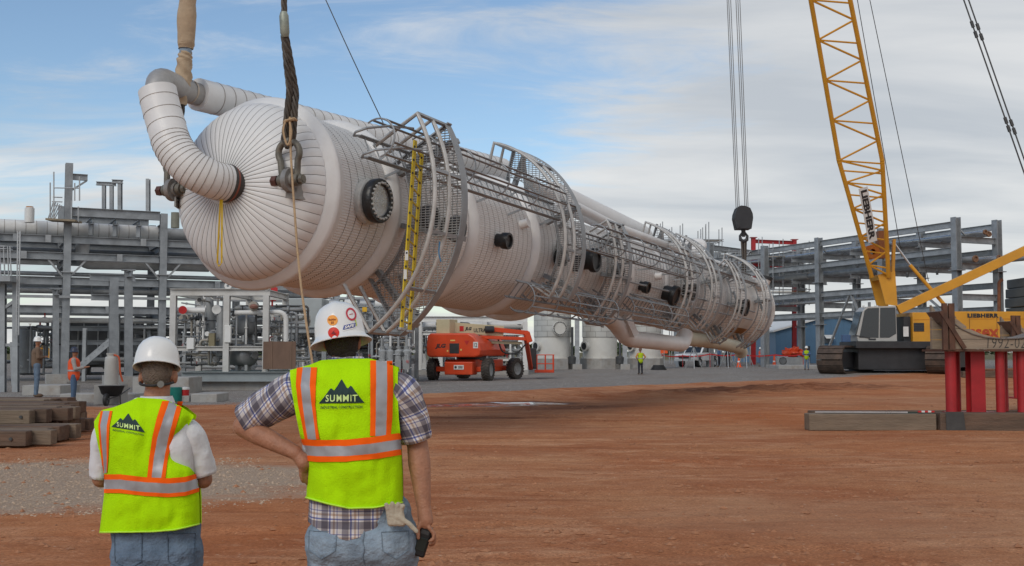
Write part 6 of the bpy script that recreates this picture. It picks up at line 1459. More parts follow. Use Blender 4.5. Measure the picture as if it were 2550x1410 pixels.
MB().tube(smooth_path([b0 + bd * 2.8 - Z3 * 0.6, b0 + bd * 3.1 - Z3 * 1.4, b0 + bd * 3.9 - Z3 * 1.5, e_ - Z3 * 0.5], 6), 0.05, 6).build('cable_track', blk, bl, smooth=60)

# ================================================================ transport saddles and dunnage at the right
YS = 24.1
def sc_(x, y, d=0.0): return at(x, y, YS + d)
def dunnage(lab, xa, xb, ya, yb, Y, dep, mat):
    a_, b_ = at(xa, ya, Y), at(xb, yb, Y); return MB().box2((a_.x, Y, b_.z), (b_.x, Y + dep, a_.z)).build('timber_beam', mat, loc=(a_.x, Y, b_.z), label=lab, cat='timber', kind='thing', bevel=0.02)
dunnage('long grey squared timber lying on the dirt, left of the red stand', 2015, 2333, 1031, 1073, YS - 0.35, 0.42, wood2)
dunnage('dark squared timber under the red stand', 2341, 2680, 1029, 1076, YS - 0.4, 0.42, wood)
dunnage('second squared timber close behind the long grey one', 2022, 2700, 1024, 1060, YS + 0.75, 0.4, wood)
MB().prism([(-0.19, 0), (0.21, 0), (0.17, 0.42), (-0.2, 0.42)], (sc_(2336, 0).x, YS - 0.425, sc_(0, 1073).z), XA, Z3, (0, 0.015, 0)).build('rubber_flap', M('dark_rubber_flap', (0.06, 0.058, 0.055), 0.75, 0, 0.2, 5), loc=tuple(sc_(2336, 1073, -0.42)), label='dark rubber flap hung over the joint of the timbers', cat='flap')
for i, (xa, xb, y, d, m_, lb) in enumerate(((2030, 2260, 1026, -0.25, alu, 'thin bright steel bar lying on the long timber'), (2050, 2325, 1027, -0.12, M('dark_green_bar', (0.03, 0.05, 0.04), 0.5), 'dark green bar lying on the long timber'))):
    MB().bar(sc_(xa, y, d), sc_(xb, y + 1, d), 0.03, 0.03).build('steel_bar', m_, loc=tuple(sc_(xa, y, d)), label=lb, cat='bar')
st_ = thing('striped_stake', 'red and white striped stake end on the long timber', 'stake', tuple(sc_(2290, 1026, -0.3)))
for k in range(5): MB().bar(sc_(2286 + 8 * k, 1025, -0.3), sc_(2294 + 8 * k, 1025, -0.3), 0.05, 0.035).build('stripe', redw if k % 2 == 0 else white_pnt, st_)
rust = M('rusty_steel', (0.10, 0.052, 0.035), 0.75, 0.2, 0.3, 5, dirt=(0.2, 0.09, 0.05), dirt_amt=0.5)
ply = M('saddle_timber', (0.30, 0.235, 0.17), 0.85, 0, 0.22, 1.6, 0.5, 12, dirt=(0.17, 0.12, 0.09), dirt_amt=0.6, stretch=(0.5, 1, 3))
def saddle(lab, dx, dy, text):
    off = Vector((dx, dy, 0)); s = thing('transport_saddle', lab, 'saddle', tuple(sc_(2440, 1028) + off))
    def q(x, y, d=0.0): return sc_(x, y, d) + off
    for x, r, d in ((2370, 0.115, 0.0), (2381, 0.11, 0.75), (2493, 0.095, 0.0), (2501, 0.095, 0.75), (2548, 0.11, 0.0), (2640, 0.11, 0)):
        a_, b_ = q(x, 1029, d), q(x, 874, d); MB().tube([Vector((a_.x, a_.y, q(0, 1029).z)), Vector((a_.x, a_.y, q(0, 874).z))], r, 16).build('leg', red_pnt, s, smooth=40)
    a_ = q(2431, 1029, 0.2); MB().ibeam(Vector((a_.x, a_.y, q(0, 1029).z)), Vector((a_.x, a_.y, q(0, 874).z)), 0.30, 0.30, 0.03, 0.03, YA).build('leg', red_pnt, s)
    MB().box2((q(2356, 0).x, q(0, 0).y - 0.22, q(0, 1034).z), (q(2482, 0).x, q(0, 0).y + 1.0, q(0, 1029).z)).build('base_plate', red_pnt, s)
    MB().box2((q(2318, 0).x, q(0, 0).y - 0.28, q(0, 875.5).z), (q(2720, 0).x, q(0, 0).y + 1.0, q(0, 870).z)).build('top_plate', rust, s)
    cv = [(2328, 757), (2340, 775), (2358, 800), (2382, 819), (2410, 832), (2440, 840), (2480, 844), (2520, 843), (2560, 838), (2600, 826), (2640, 805), (2668, 780), (2680, 760)]
    o = q(2328, 869.5)
    for d0 in (-0.24, 0.60):
        for k, (yl_, yh_) in enumerate(((869.5, 846), (845, 820), (819, 795), (794, 757))):
            top = []; lo_ = q(0, yl_).z; hi_ = q(0, yh_).z
            seg = []
            xs_ = np.linspace(2328, 2680, 60)
            for side in (0, 1):
                pts = [(x, min(hi_, q(0, interp(cv, x)[0]).z)) for x in xs_ if (x <= 2504) == (side == 0)]
                pts = [(q(x, 0).x, z) for x, z in pts if z > lo_ + 0.004]
                if len(pts) < 2: continue
                if k == 0 and side == 1: pts[0] = (q(2501, 0).x, pts[0][1])
                poly = [(pts[0][0], lo_)] + pts + [(pts[-1][0], lo_)]
                MB().prism([(x, z) for x, z in poly], (0, q(0, 0).y + d0, 0), XA, Z3, (0, 0.12, 0)).build('plank', ply, s)
    vs = [q(x, y) for x, y in cv[1:-1]]
    MB().loft([[Vector((v.x, v.y - 0.27, v.z + 0.006)) for v in vs], [Vector((v.x, v.y + 0.75, v.z + 0.006)) for v in vs]]).build('bearing_strip', M('strip_steel', (0.16, 0.13, 0.11), 0.6, 0.2, 0.2, 4), s, solid=0.02)
    for x, w in ((2321, 0.1), (2338, 0.12)): MB().box2((q(x, 0).x - w / 2, q(0, 0).y - 0.33 + (0.02 if x > 2330 else 0), q(0, 872).z), (q(x, 0).x + w / 2, q(0, 0).y - 0.25, q(0, 757).z)).build('upright', rust, s)
    MB().bar(q(2343, 775, -0.32), q(2402, 868, -0.32), 0.06, 0.085).build('brace', rust, s)
    if text:
        mb = MB(); add_text(mb, text, q(2506, 854, -0.245), XA, Z3, 0.8, 0.22, -0.012, 0.1, 1.1); mb.build('lettering', M('marker_paint', (0.05, 0.045, 0.04), 0.7), s)
    return s
saddle('red-legged timber transport saddle closest to the camera', 0, 0, '1992-02')
saddle('second red-legged transport saddle, behind the closer one', 4.96, 8.0, None)
dunnage('squared timber lying in front of the crane track', 2398, 2560, 925, 940, 72, 0.4, wood)
# ================================================================ people
TMP = bpy.data.scenes.new('workbench')                       # scratch scene for the remeshing, removed at the end
def caps_mesh(name, caps, voxel, mat, parent, smooth_it=4, disp=None):
    mb = MB()
    for c in caps:
        if c[0] == 'e': mb.ball(c[1], c[2], 20, 14, c[3] if len(c) > 3 else None)
        else:
            p, q, r0, r1 = Vector(c[0]), Vector(c[1]), c[2], c[3]; d = q - p
            n = 5; pts = [p - d.normalized() * r0 * math.cos(R(90 * k / n)) for k in range(n)] ; rs = [max(0.002, r0 * math.sin(R(90 * k / n))) for k in range(n)]
            pts += [p, q]; rs += [r0, r1]
            pts += [q + d.normalized() * r1 * math.sin(R(90 * k / n)) for k in range(1, n + 1)]; rs += [max(0.002, r1 * math.cos(R(90 * k / n))) for k in range(1, n + 1)]
            mb.tube(pts, rs, 16)
    org0 = ORG[parent.name]; raw = bpy.data.objects.new('raw_shape', mb.mesh(name, mat, org0)); TMP.collection.objects.link(raw)
    m = raw.modifiers.new('r', 'REMESH'); m.mode = 'VOXEL'; m.voxel_size = voxel
    if smooth_it:
        m = raw.modifiers.new('s', 'SMOOTH'); m.factor = 0.5; m.iterations = smooth_it
    TMP.view_layers[0].update()
    me = bpy.data.meshes.new_from_object(raw.evaluated_get(TMP.view_layers[0].depsgraph))
    o = raw
    if disp:
        org = ORG[parent.name]
        for v in me.vertices:
            w = v.co + org; v.co = v.co + v.normal * disp(w)
    me.shade_smooth(); me.materials.clear(); me.materials.append(mat); me.name = name
    bpy.data.objects.remove(o)
    return link_mesh(name, me, parent)
def bvh_of(objs):
    vs = []; fs = []
    for o in (objs if isinstance(objs, (list, tuple)) else [objs]):
        n = len(vs); W_ = ORG[o.name]; vs += [v.co + W_ for v in o.data.vertices]; fs += [tuple(i + n for i in p.vertices) for p in o.data.polygons]
    return BVHTree.FromPolygons(vs, fs)
def drape(bvh, px_pts, off):
    out = []; last = None
    for x, y in px_pts:
        d = ray(x, y).normalized(); h = bvh.ray_cast(CAM, d)
        if h[0] is None: out.append(None); continue
        out.append(h[0] + (h[1] if h[1].dot(d) < 0 else -h[1]) * off - d * (off * 0.4))
    good = [p for p in out if p is not None]
    for i, p in enumerate(out):
        if p is None:
            x, y = px_pts[i]; d = ray(x, y); Y = min(good, key=lambda g: (g - (CAM + d * (g.y / d.y))).length).y if good else 5.3; out[i] = CAM + d * (Y / d.y)
    return out
def strip(bvh, name, mat, parent, rows, off=0.003, m=4, n=40):      # rows: (py, x0, x1) or with per-side y: (y0, x0, y1, x1)
    rings = []
    for i in range(n + 1):
        f = i / n * (len(rows) - 1); k = min(int(f), len(rows) - 2); t = f - k
        r = [lerp(a_, b_, t) for a_, b_ in zip(rows[k], rows[k + 1])]
        if len(r) == 3: r = [r[0], r[1], r[0], r[2]]
        rings.append([(lerp(r[1], r[3], q / m), lerp(r[0], r[2], q / m)) for q in range(m + 1)])
    P = drape(bvh, [p for ring in rings for p in ring], off)
    return MB().loft([P[i * (m + 1):(i + 1) * (m + 1)] for i in range(n + 1)]).build(name, mat, parent, smooth=180)
def decal(bvh, name, mat, parent, poly_faces, c, ex, ey, off):
    vs, fs = poly_faces; return_pts = [(c[0] + ex[0] * x + ey[0] * y, c[1] + ex[1] * x + ey[1] * y) for x, y in vs]
    mb = MB(); mb.add(drape(bvh, return_pts, off), fs); return mb.build(name, mat, parent)
def disc2(r, n=24): 
    vs = [(0, 0)] + [(r * math.cos(2 * math.pi * k / n), r * math.sin(2 * math.pi * k / n)) for k in range(n)]; return vs, [(0, 1 + k, 1 + (k + 1) % n) for k in range(n)]
def ring2(r0, r1, n=28):
    vs = [(r_ * math.cos(2 * math.pi * k / n), r_ * math.sin(2 * math.pi * k / n)) for r_ in (r0, r1) for k in range(n)]; return vs, [(k, (k + 1) % n, n + (k + 1) % n, n + k) for k in range(n)]
def grid2(w, h, n=4): 
    vs = [(lerp(-w / 2, w / 2, i / n), lerp(-h / 2, h / 2, j / n)) for j in range(n + 1) for i in range(n + 1)]; return vs, [(j * (n + 1) + i, j * (n + 1) + i + 1, (j + 1) * (n + 1) + i + 1, (j + 1) * (n + 1) + i) for j in range(n) for i in range(n)]

skin = M('skin_tan', (0.36, 0.17, 0.10), 0.5, 0, 0.16, 22, 0.3, 90, dirt=(0.28, 0.11, 0.06), dirt_amt=0.5, spec=0.3)
lime = M('hi_vis_lime', (0.44, 0.78, 0.004), 0.8, 0, 0.07, 7, 0.35, 160, spec=0.06)
hiv_or = M('hi_vis_orange', (0.95, 0.13, 0.008), 0.75, 0, 0.05, 9, spec=0.08)
refl = M('reflective_tape', (0.37, 0.37, 0.38), 0.42, 0.25, 0.1, 14)
hatw = M('hard_hat_white', (0.74, 0.735, 0.70), 0.28, 0, 0.03, 5, coat=0.3)
logo_m = M('logo_green', (0.012, 0.035, 0.032), 0.7, 0, 0.1, 9)
lime_txt = M('logo_cutout', (0.60, 0.78, 0.28), 0.7, 0, 0.05, 9)
tee = M('white_tee', (0.66, 0.655, 0.66), 0.85, 0, 0.05, 8, 0.3, 30)
hair_d = M('dark_hair', (0.028, 0.02, 0.015), 0.7, 0, 0.4, 40, 0.8, 120)
hair_g = M('grey_hair', (0.17, 0.13, 0.10), 0.75, 0, 0.4, 40, 0.8, 120)
def denim(name, col):
    m = M(name, col, 0.9, 0, 0.34, 9, 0.5, 80, spec=0.1, dirt=(col[0] * 1.5, col[1] * 1.42, col[2] * 1.3), dirt_amt=0.55); return m
jeans_l = denim('faded_denim', (0.225, 0.285, 0.345)); jeans_b = denim('mid_denim', (0.13, 0.18, 0.245))
def plaid():
    m = bpy.data.materials.new('plaid_shirt'); m.use_nodes = True; t = m.node_tree; L = t.links.new; b = t.nodes['Principled BSDF']; b.inputs['Roughness'].default_value = 0.85
    uv = t.nodes.new('ShaderNodeUVMap'); sp = t.nodes.new('ShaderNodeSeparateXYZ'); L(uv.outputs[0], sp.inputs[0]); outs = []
    for i, per in ((0, 0.098), (1, 0.104)):
        d = t.nodes.new('ShaderNodeMath'); d.operation = 'DIVIDE'; L(sp.outputs[i], d.inputs[0]); d.inputs[1].default_value = per
        f = t.nodes.new('ShaderNodeMath'); f.operation = 'FRACT'; L(d.outputs[0], f.inputs[0])
        r = t.nodes.new('ShaderNodeValToRGB'); r.color_ramp.interpolation = 'CONSTANT'; L(f.outputs[0], r.inputs[0])
        e = r.color_ramp.elements; e[0].position = 0; e[0].color = (0.72, 0.69, 0.67, 1); e[1].position = 0.16; e[1].color = (0.30, 0.28, 0.31, 1)
        for p_, c_ in ((0.48, (0.78, 0.76, 0.74)), (0.54, (0.22, 0.25, 0.48)), (0.61, (0.84, 0.82, 0.8)), (0.72, (0.58, 0.47, 0.40)), (0.82, (0.8, 0.78, 0.76)), (0.9, (0.34, 0.34, 0.5)), (0.95, (0.76, 0.74, 0.72))):
            x = e.new(p_); x.color = (*c_, 1)
        outs.append(r.outputs[0])
    mx = t.nodes.new('ShaderNodeMixRGB'); mx.blend_type = 'MULTIPLY'; mx.inputs[0].default_value = 1; L(outs[0], mx.inputs[1]); L(outs[1], mx.inputs[2])
    L(mx.outputs[0], b.inputs['Base Color'])
    n = t.nodes.new('ShaderNodeTexNoise'); tc_ = t.nodes.new('ShaderNodeTexCoord'); L(tc_.outputs['Object'], n.inputs['Vector']); n.inputs['Scale'].default_value = 14
    bp = t.nodes.new('ShaderNodeBump'); bp.inputs['Strength'].default_value = 0.35; bp.inputs['Distance'].default_value = 0.02; L(n.outputs['Fac'], bp.inputs['Height']); L(bp.outputs[0], b.inputs['Normal'])
    return m
plaid_m = plaid()
def garment(parent, name, mat, Yc, rows, top, bot, D, armhole, nu=44, nv=52, fold=0.008, seed=0.0, minp=0.45, front=True, shrink=0.0, off=0.0):
    rings_b = []; uv_b = []; rings_f = []
    for j in range(nv + 1):
        v = j / nv; rb = []; ub = []; rf = []
        for i in range(nu + 1):
            u = -1 + 2 * i / nu; u2 = math.copysign(abs(u) ** 0.9, u)
            py = lerp(interp(bot, u2)[0], interp(top, u2)[0], v); xl, xr = interp(rows, py); xl += shrink; xr -= shrink
            x = lerp(xl, xr, (u2 + 1) / 2)
            pr = max(0.0, 1 - abs(u2) ** 2.5) ** 0.42
            op = sstep(armhole + 22, armhole - 6, py) if False else (1 - sstep(armhole - 10, armhole + 20, py))
            pr = lerp(pr, max(pr, minp), op)
            sh = math.sqrt(max(0.0, 1 - (max(0, v - 0.70) / 0.335) ** 2)) * lerp(0.93, 1.0, math.sin(v * 2.6))
            f = fold * (1.0 - 2.6 * abs(noise.noise((x * 0.011 + py * 0.009 + seed, py * 0.010 - x * 0.006, seed))) + noise.noise((x * 0.012 + seed, py * 0.006, seed)) * 1.2 + 0.8 * noise.noise((x * 0.05, py * 0.012 + x * 0.01, 3 + seed)) + 0.35 * noise.noise((x * 0.06, py * 0.06, 7 + seed)))
            Y = Yc - D * pr * sh + f - off
            p = at(x, py, Y); rb.append(p); ub.append((p.x + 5, p.z))
            q = at(x, py, Yc); rf.append(Vector((q.x, Yc + D * 0.95 * pr * sh + 0.002 + off, q.z)))
        rings_b.append(rb); uv_b.append(ub); rings_f.append(rf)
    mb = MB().loft(rings_b, uv_b)
    if front: mb.loft([r_[::-1] for r_ in rings_f], [u_[::-1] for u_ in uv_b])
    return mb.build(name, mat, parent, smooth=180, uv=True)
def sleeve_(parent, name, mat, path, radii, seed=0.0, fold=0.006, nr=30, n=28, flat=1.0):
    P = smooth_path(path, 8); rr = [interp([(i / (len(radii) - 1), r_) for i, r_ in enumerate(radii)], k / (len(P) - 1))[0] for k in range(len(P))]
    rings = []; uvs = []; L_ = 0
    for k, p in enumerate(P):
        if k: L_ += (p - P[k - 1]).length
        d = (P[min(k + 1, len(P) - 1)] - P[max(k - 1, 0)]); _, sd, u = basis(d, YA)
        ring = []; uv = []
        for i in range(n + 1):
            an = 2 * math.pi * (i % n) / n; r_ = rr[k] + fold * (noise.noise((math.cos(an) * 1.5 + seed, math.sin(an) * 1.5, L_ * 12)) + 0.6 * noise.noise((math.cos(an) * 4, math.sin(an) * 4 + seed, L_ * 30)))
            ring.append(p + sd * math.cos(an) * r_ * flat + u * math.sin(an) * r_); uv.append((i / n * 2 * math.pi * rr[k] + seed, L_))
        rings.append(ring); uvs.append(uv)
    # turned hem
    rings.append([lerp(P[-1], q, 0.86) for q in rings[-1]]); uvs.append(uvs[-1])
    return MB().loft(rings, uvs).build(name, mat, parent, smooth=180, uv=True)
def lathe_hat(parent, name, mat, prof, c, sx, sy, rot, ridge=0.0, n=56):
    rings = []
    for r_, t_ in prof:
        ring = []
        for k in range(n + 1):
            an = 2 * math.pi * (k % n) / n; x, y = math.cos(an) * sx, math.sin(an) * sy
            z = t_ + ridge * max(0, 1 - abs(math.cos(an) * r_) / 0.03) * (1 if t_ > 0.06 else 0)
            ring.append(Vector(c) + rot @ Vector((x * r_, y * r_, z)))
        rings.append(ring)
    return MB().loft(rings).build(name, mat, parent, smooth=60)
def summit(bvh, parent, c, ex, ey):                            # logo: three peaks, name, tag line
    peaks = [(-0.5, -0.24), (-0.40, -0.12), (-0.235, 0.10), (-0.165, 0.035), (-0.005, 0.30), (0.13, 0.07), (0.205, 0.15), (0.40, -0.12), (0.5, -0.24)]
    vs = []; fs = []; n = 36
    for i in range(n + 1):
        x = -0.5 + i / n; top = interp(peaks, x)[0]
        for j in range(7): vs.append((x, lerp(-0.245, top, j / 6)))
    fs = [(i * 7 + j, (i + 1) * 7 + j, (i + 1) * 7 + j + 1, i * 7 + j + 1) for i in range(n) for j in range(6)]
    decal(bvh, 'emblem', logo_m, parent, (vs, fs), c, ex, ey, 0.003)
    t, f = text2d('SUMMIT', 0.022, 0, 1.22); decal(bvh, 'lettering', lime_txt, parent, ([(x * 0.70, y * 0.155 - 0.135) for x, y in t], f), c, ex, ey, 0.0055)
    t, f = text2d('INDUSTRIAL CONSTRUCTION', 0.012, 0, 1.1); decal(bvh, 'lettering', logo_m, parent, ([(x * 0.92, y * 0.062 - 0.335) for x, y in t], f), c, ex, ey, 0.004)
def finger(p, d1, d2, L_, r, d3=None):
    d1 = Vector(d1).normalized(); d2 = Vector(d2).normalized(); d3 = Vector(d3).normalized() if d3 else d2
    a_ = p + d1 * L_ * 0.45; b_ = a_ + d2 * L_ * 0.32; c_ = b_ + d3 * L_ * 0.23
    return [(p, a_, r, r * 0.95), (a_, b_, r * 0.95, r * 0.88), (b_, c_, r * 0.88, r * 0.75)]
leather = M('boot_leather', (0.11, 0.07, 0.045), 0.7, 0, 0.25, 8)

# ---------------- man with the full-brim hat
YM = 5.35
def m1(x, y, d=0.0): return at(x, y, YM + d)
base = m1(900, 1410); p1 = thing('person', 'person in plaid shirt and hi-vis vest, full-brim white hard hat, one hand on hip', 'person', (base.x, YM, 0))
hd = m1(852, 848, 0.01); nk0 = m1(857, 885, 0.02); nk1 = m1(860, 935, 0.0)
Ls, Le, Lw = m1(740, 962, 0.02), m1(606, 1062, 0.06), m1(737, 1128, -0.05)
Rs, Re, Rw = m1(1000, 965, 0.0), m1(1040, 1110, 0.03), m1(1055, 1258, -0.04)
hipL, hipR = m1(830, 1330, 0.02), m1(975, 1330, 0.02)
caps = [('e', hd, (0.076, 0.098, 0.118)), (nk0, nk1, 0.06, 0.075), (m1(860, 990), m1(880, 1290), 0.13, 0.14), (m1(800, 955), m1(930, 955), 0.075, 0.075),
        (Ls, Le, 0.062, 0.05), (Le, Le.lerp(Lw, 0.3), 0.05, 0.052), (Le.lerp(Lw, 0.3), Lw, 0.052, 0.034), (Rs, Re, 0.06, 0.05), (Re, Re.lerp(Rw, 0.3), 0.05, 0.053), (Re.lerp(Rw, 0.3), Rw, 0.053, 0.034)]
for s in (-1, 1): caps.append(('e', hd + Vector((0.077 * s, 0.005, -0.012)), (0.012, 0.022, 0.034)))     # ears
caps.append(('e', hd + Vector((0, 0.098, -0.02)), (0.016, 0.022, 0.024)))                                # nose
caps.append(('e', hd + Vector((0, 0.06, -0.075)), (0.045, 0.04, 0.035)))                                 # jaw
# left hand planted on the hip, fingers down and to the front
pl = m1(757, 1152, -0.055); caps += [(Lw, pl, 0.03, 0.036), ('e', pl, (0.032, 0.024, 0.045))]
for k, (dx, L_) in enumerate(((-0.026, 0.066), (-0.009, 0.078), (0.009, 0.082), (0.026, 0.074))):
    caps += finger(pl + Vector((dx * 0.75 + 0.004, -0.004 + 0.012 * k, -0.03)), (0.15 + dx * 3, 0.05, -1), (0.22, 0.3, -1), L_, 0.0095, (0.25, 0.6, -0.8))
caps += finger(pl + Vector((0.02, -0.012, 0.01)), (0.7, -0.1, -0.8), (0.5, -0.1, -1), 0.062, 0.011)
# right hand round the phone
pr_ = m1(1060, 1296, -0.05); caps += [(Rw, pr_, 0.032, 0.036), ('e', pr_, (0.03, 0.036, 0.045))]
ph = m1(1052, 1348, -0.055)
for k, (dy, L_) in enumerate(((-0.030, 0.08), (-0.010, 0.085), (0.010, 0.082), (0.028, 0.07))):
    q = pr_ + Vector((0.018, dy * 0.9, -0.03 - 0.012 * k)); caps += finger(q, (0.75, 0, -0.9), (-0.15, -0.1, -1), L_, 0.0095, (-0.9, -0.25, -0.35))
caps += finger(pr_ + Vector((-0.022, -0.02, -0.01)), (-0.45, -0.2, -1), (0.1, -0.1, -1), 0.07, 0.0115)
body1 = caps_mesh('body', caps, 0.0048, skin, p1, 5)
# trousers
lk, rk_ = Vector((hipL.x + 0.0, YM + 0.02, 0.50)), Vector((hipR.x + 0.01, YM + 0.02, 0.50)); la, ra = Vector((hipL.x - 0.02, YM + 0.05, 0.10)), Vector((hipR.x + 0.05, YM + 0.05, 0.10))
jc = [(m1(836, 1350, -0.01), m1(968, 1350, -0.01), 0.144, 0.150), (m1(850, 1290, 0.01), m1(955, 1290, 0.01), 0.138, 0.138), (m1(832, 1392, 0.01), lk, 0.128, 0.088), (m1(974, 1392, 0.01), rk_, 0.132, 0.088), (lk, la, 0.088, 0.075), (rk_, ra, 0.088, 0.075)]
wr = lambda w: 0.010 * (0.22 - abs(noise.noise((w.x * 8 + w.z * 5, w.y * 8, w.z * 15)))) + 0.006 * (0.2 - abs(noise.noise((w.x * 17 - w.z * 11, w.y * 16, w.z * 24))))
j1 = caps_mesh('jeans', jc, 0.0085, jeans_l, p1, 8, wr)
jb = bvh_of(j1)
for cx_, sgn_ in ((803, 0.06), (985, -0.05)):
    pc = [(-34, -28), (34, -28), (33, 18), (0, 40), (-33, 18), (-34, -28)]
    pts = []
    for (xa, ya), (xb, yb) in zip(pc, pc[1:]):
        for k in range(6): pts.append((cx_ + lerp(xa, xb, k / 6) - lerp(ya, yb, k / 6) * sgn_, 1352 + lerp(ya, yb, k / 6) + lerp(xa, xb, k / 6) * sgn_))
    P = drape(jb, pts, 0.002); MB().tube(P, 0.0022, 5, closed=True).build('pocket_seam', denim('seam_denim', (0.17, 0.215, 0.26)), j1, smooth=60)
sm = drape(jb, [(905 + 2 * math.sin(k), 1320 + 6 * k) for k in range(15)], 0.002); MB().tube(sm, 0.003, 5).build('back_seam', MATS['seam_denim'], j1, smooth=60)
for q in (la, ra): MB().ball(Vector((q.x, q.y + 0.06, 0.05)), (0.055, 0.15, 0.06), 16, 10).cyl(Vector((q.x, q.y, 0.04)), Vector((q.x, q.y, 0.2)), 0.062, n=14).build('boot', leather, p1, smooth=60)
# shirt
sh1 = garment(p1, 'shirt', plaid_m, YM, [(880, 735, 985), (940, 733, 990), (1100, 752, 996), (1200, 768, 998), (1260, 764, 995), (1345, 760, 990)],
              [(-1, 945), (-0.55, 912), (-0.3, 890), (0, 888), (0.35, 888), (0.6, 908), (1, 935)], [(-1, 1300), (-0.6, 1332), (-0.1, 1347), (0.3, 1335), (0.7, 1308), (1, 1270)], 0.16, 1020, fold=0.007, seed=1.0, shrink=5)
sl1 = sleeve_(p1, 'sleeve', plaid_m, [m1(768, 968, 0.01), m1(735, 975, 0.02), m1(668, 1012, 0.04), m1(608, 1046, 0.055)], [0.09, 0.098, 0.088, 0.078], 2.0, 0.009)
sl2_ = sleeve_(p1, 'sleeve', plaid_m, [m1(968, 968, 0.0), m1(1000, 985, 0.0), m1(1022, 1040, 0.015), m1(1037, 1098, 0.025)], [0.085, 0.092, 0.082, 0.076], 4.0, 0.009)
cl1 = MB().loft([[m1(860, y, 0.01) + Vector((math.cos(a_ / 24 * 6.283) * r_, math.sin(a_ / 24 * 6.283) * r_ * 0.95, 0)) for a_ in range(25)] for y, r_ in ((905, 0.092), (888, 0.082), (880, 0.078), (882, 0.074))], [[(a_ / 24 * 0.5, (905 - y) * 0.002) for a_ in range(25)] for y in (905, 888, 880, 882)]).build('collar', plaid_m, p1, smooth=180, uv=True)
# vest with tape
v1 = garment(p1, 'vest', lime, YM, [(880, 722, 992), (935, 722, 991), (980, 727, 990), (1040, 738, 993), (1090, 748, 998), (1125, 764, 1000), (1180, 766, 1003), (1268, 761, 1004)],
             [(-1, 922), (-0.62, 908), (-0.42, 897), (0, 893), (0.48, 893), (0.62, 898), (1, 915)], [(-1, 1240), (-0.5, 1258), (-0.1, 1268), (0.4, 1266), (1, 1252)], 0.182, 1085, fold=0.009, seed=5.0, off=0.016)
vb1 = bvh_of(v1)
def tape_v(bvh, parent, a_): # three-band tape: orange, silver, orange
    for k, (nm, mt) in enumerate((('orange_trim', hiv_or), ('silver_tape', refl), ('orange_trim', hiv_or))):
        strip(bvh, nm, mt, parent, [(r[0], r[1 + k], r[2 + k]) for r in a_], 0.0032)
tape_v(vb1, v1, [(916, 740, 755, 775, 790), (960, 738, 750, 772, 787), (1010, 744, 755, 777, 786), (1060, 754, 762, 784, 791), (1094, 760, 768, 788, 797)])
tape_v(vb1, v1, [(899, 922, 936, 963, 977), (960, 922, 936, 963, 978), (1040, 922, 935, 962, 976), (1086, 921, 934, 960, 972)])
for nm, mt, ya, yb in (('orange_trim', hiv_or, 0, 16), ('silver_tape', refl, 16, 41), ('orange_trim', hiv_or, 41, 55)):
    rows = [(lerp(1, 1, 0) * y0 + ya, x, y0 + yb, x + 2) for x, y0 in ((752, 1092), (790, 1095), (860, 1095), (930, 1088), (996, 1078))]
    strip(vb1, nm, mt, v1, rows, 0.0045, 4, 50)
summit(vb1, v1, (851, 977), (112, -1.5), (1.5, -110))
hem = drape(vb1, [(lerp(763, 1001, k / 30), interp([(763, 1239), (823, 1256), (871, 1266), (931, 1264), (1001, 1251)], lerp(763, 1001, k / 30))[0]) for k in range(31)], 0.003); MB().tube(hem, 0.0045, 5).build('hem_binding', M('hem_lime', (0.5, 0.8, 0.05), 0.7), v1, smooth=60)
# hat, hair, suspension
rot = Matrix.Rotation(R(-10), 3, 'Y') @ Matrix.Rotation(R(-9), 3, 'X')
hc_ = m1(848, 843, 0.005)
prof = [(0.0005, 0.172), (0.03, 0.170), (0.06, 0.161), (0.085, 0.144), (0.104, 0.115), (0.114, 0.08), (0.119, 0.04), (0.121, 0.012), (0.124, 0.004), (0.134, -0.008), (0.147, -0.020), (0.1495, -0.0235), (0.148, -0.027), (0.143, -0.023), (0.122, -0.004), (0.116, 0.02)]
hat1 = lathe_hat(p1, 'hard_hat', hatw, prof, hc_, 0.975, 1.1, rot, 0.006); hb1 = bvh_of(hat1)
MB_ = MB(); MB_.ball(hd + Vector((0, -0.004, 0.005)), (0.083, 0.103, 0.112), 24, 16); MB_.v = [tuple(Vector(v) + Vector(noise.noise_vector(Vector(v) * 60)) * 0.004) for v in MB_.v if True]
MB_.build('hair', hair_d, p1, smooth=180)
MB().ball(m1(858, 882, -0.035), (0.058, 0.04, 0.03), 16, 10).build('nape_hair', hair_d, p1, smooth=180)
orange_st, red_st, blue_st, cream_st = M('sticker_orange', (0.8, 0.32, 0.04), 0.5), M('sticker_red', (0.62, 0.03, 0.015), 0.5), M('sticker_blue', (0.03, 0.06, 0.3), 0.5), M('sticker_white', (0.75, 0.73, 0.7), 0.5)
decal(hb1, 'round_sticker', orange_st, hat1, disc2(13), (828, 798), (1, 0), (0, -1), 0.0015)
decal(hb1, 'sticker_print', M('sticker_brown', (0.3, 0.08, 0.01), 0.6), hat1, ([(x * 19, y * 5 + 2) for x, y in text2d('Builder', 0.03)[0]], text2d('Builder', 0.03)[1]), (828, 798), (1, -0.05), (0.05, -1), 0.003)
decal(hb1, 'sticker_print', MATS['sticker_brown'], hat1, ([(x * 6, y * 6 - 6) for x, y in text2d('II', 0.03)[0]], text2d('II', 0.03)[1]), (828, 798), (1, -0.05), (0.05, -1), 0.003)
decal(hb1, 'round_sticker', red_st, hat1, disc2(14), (831, 829), (1, 0), (0, -1), 0.0015)
decal(hb1, 'sticker_print', M('sticker_dark', (0.2, 0.02, 0.02), 0.6), hat1, ([(-6, -4), (6, -6), (7, -4), (1, 2), (2, 6), (-1, 3)], [(0, 1, 2, 3), (0, 3, 4, 5)]), (831, 829), (1, 0), (0, -1), 0.003)
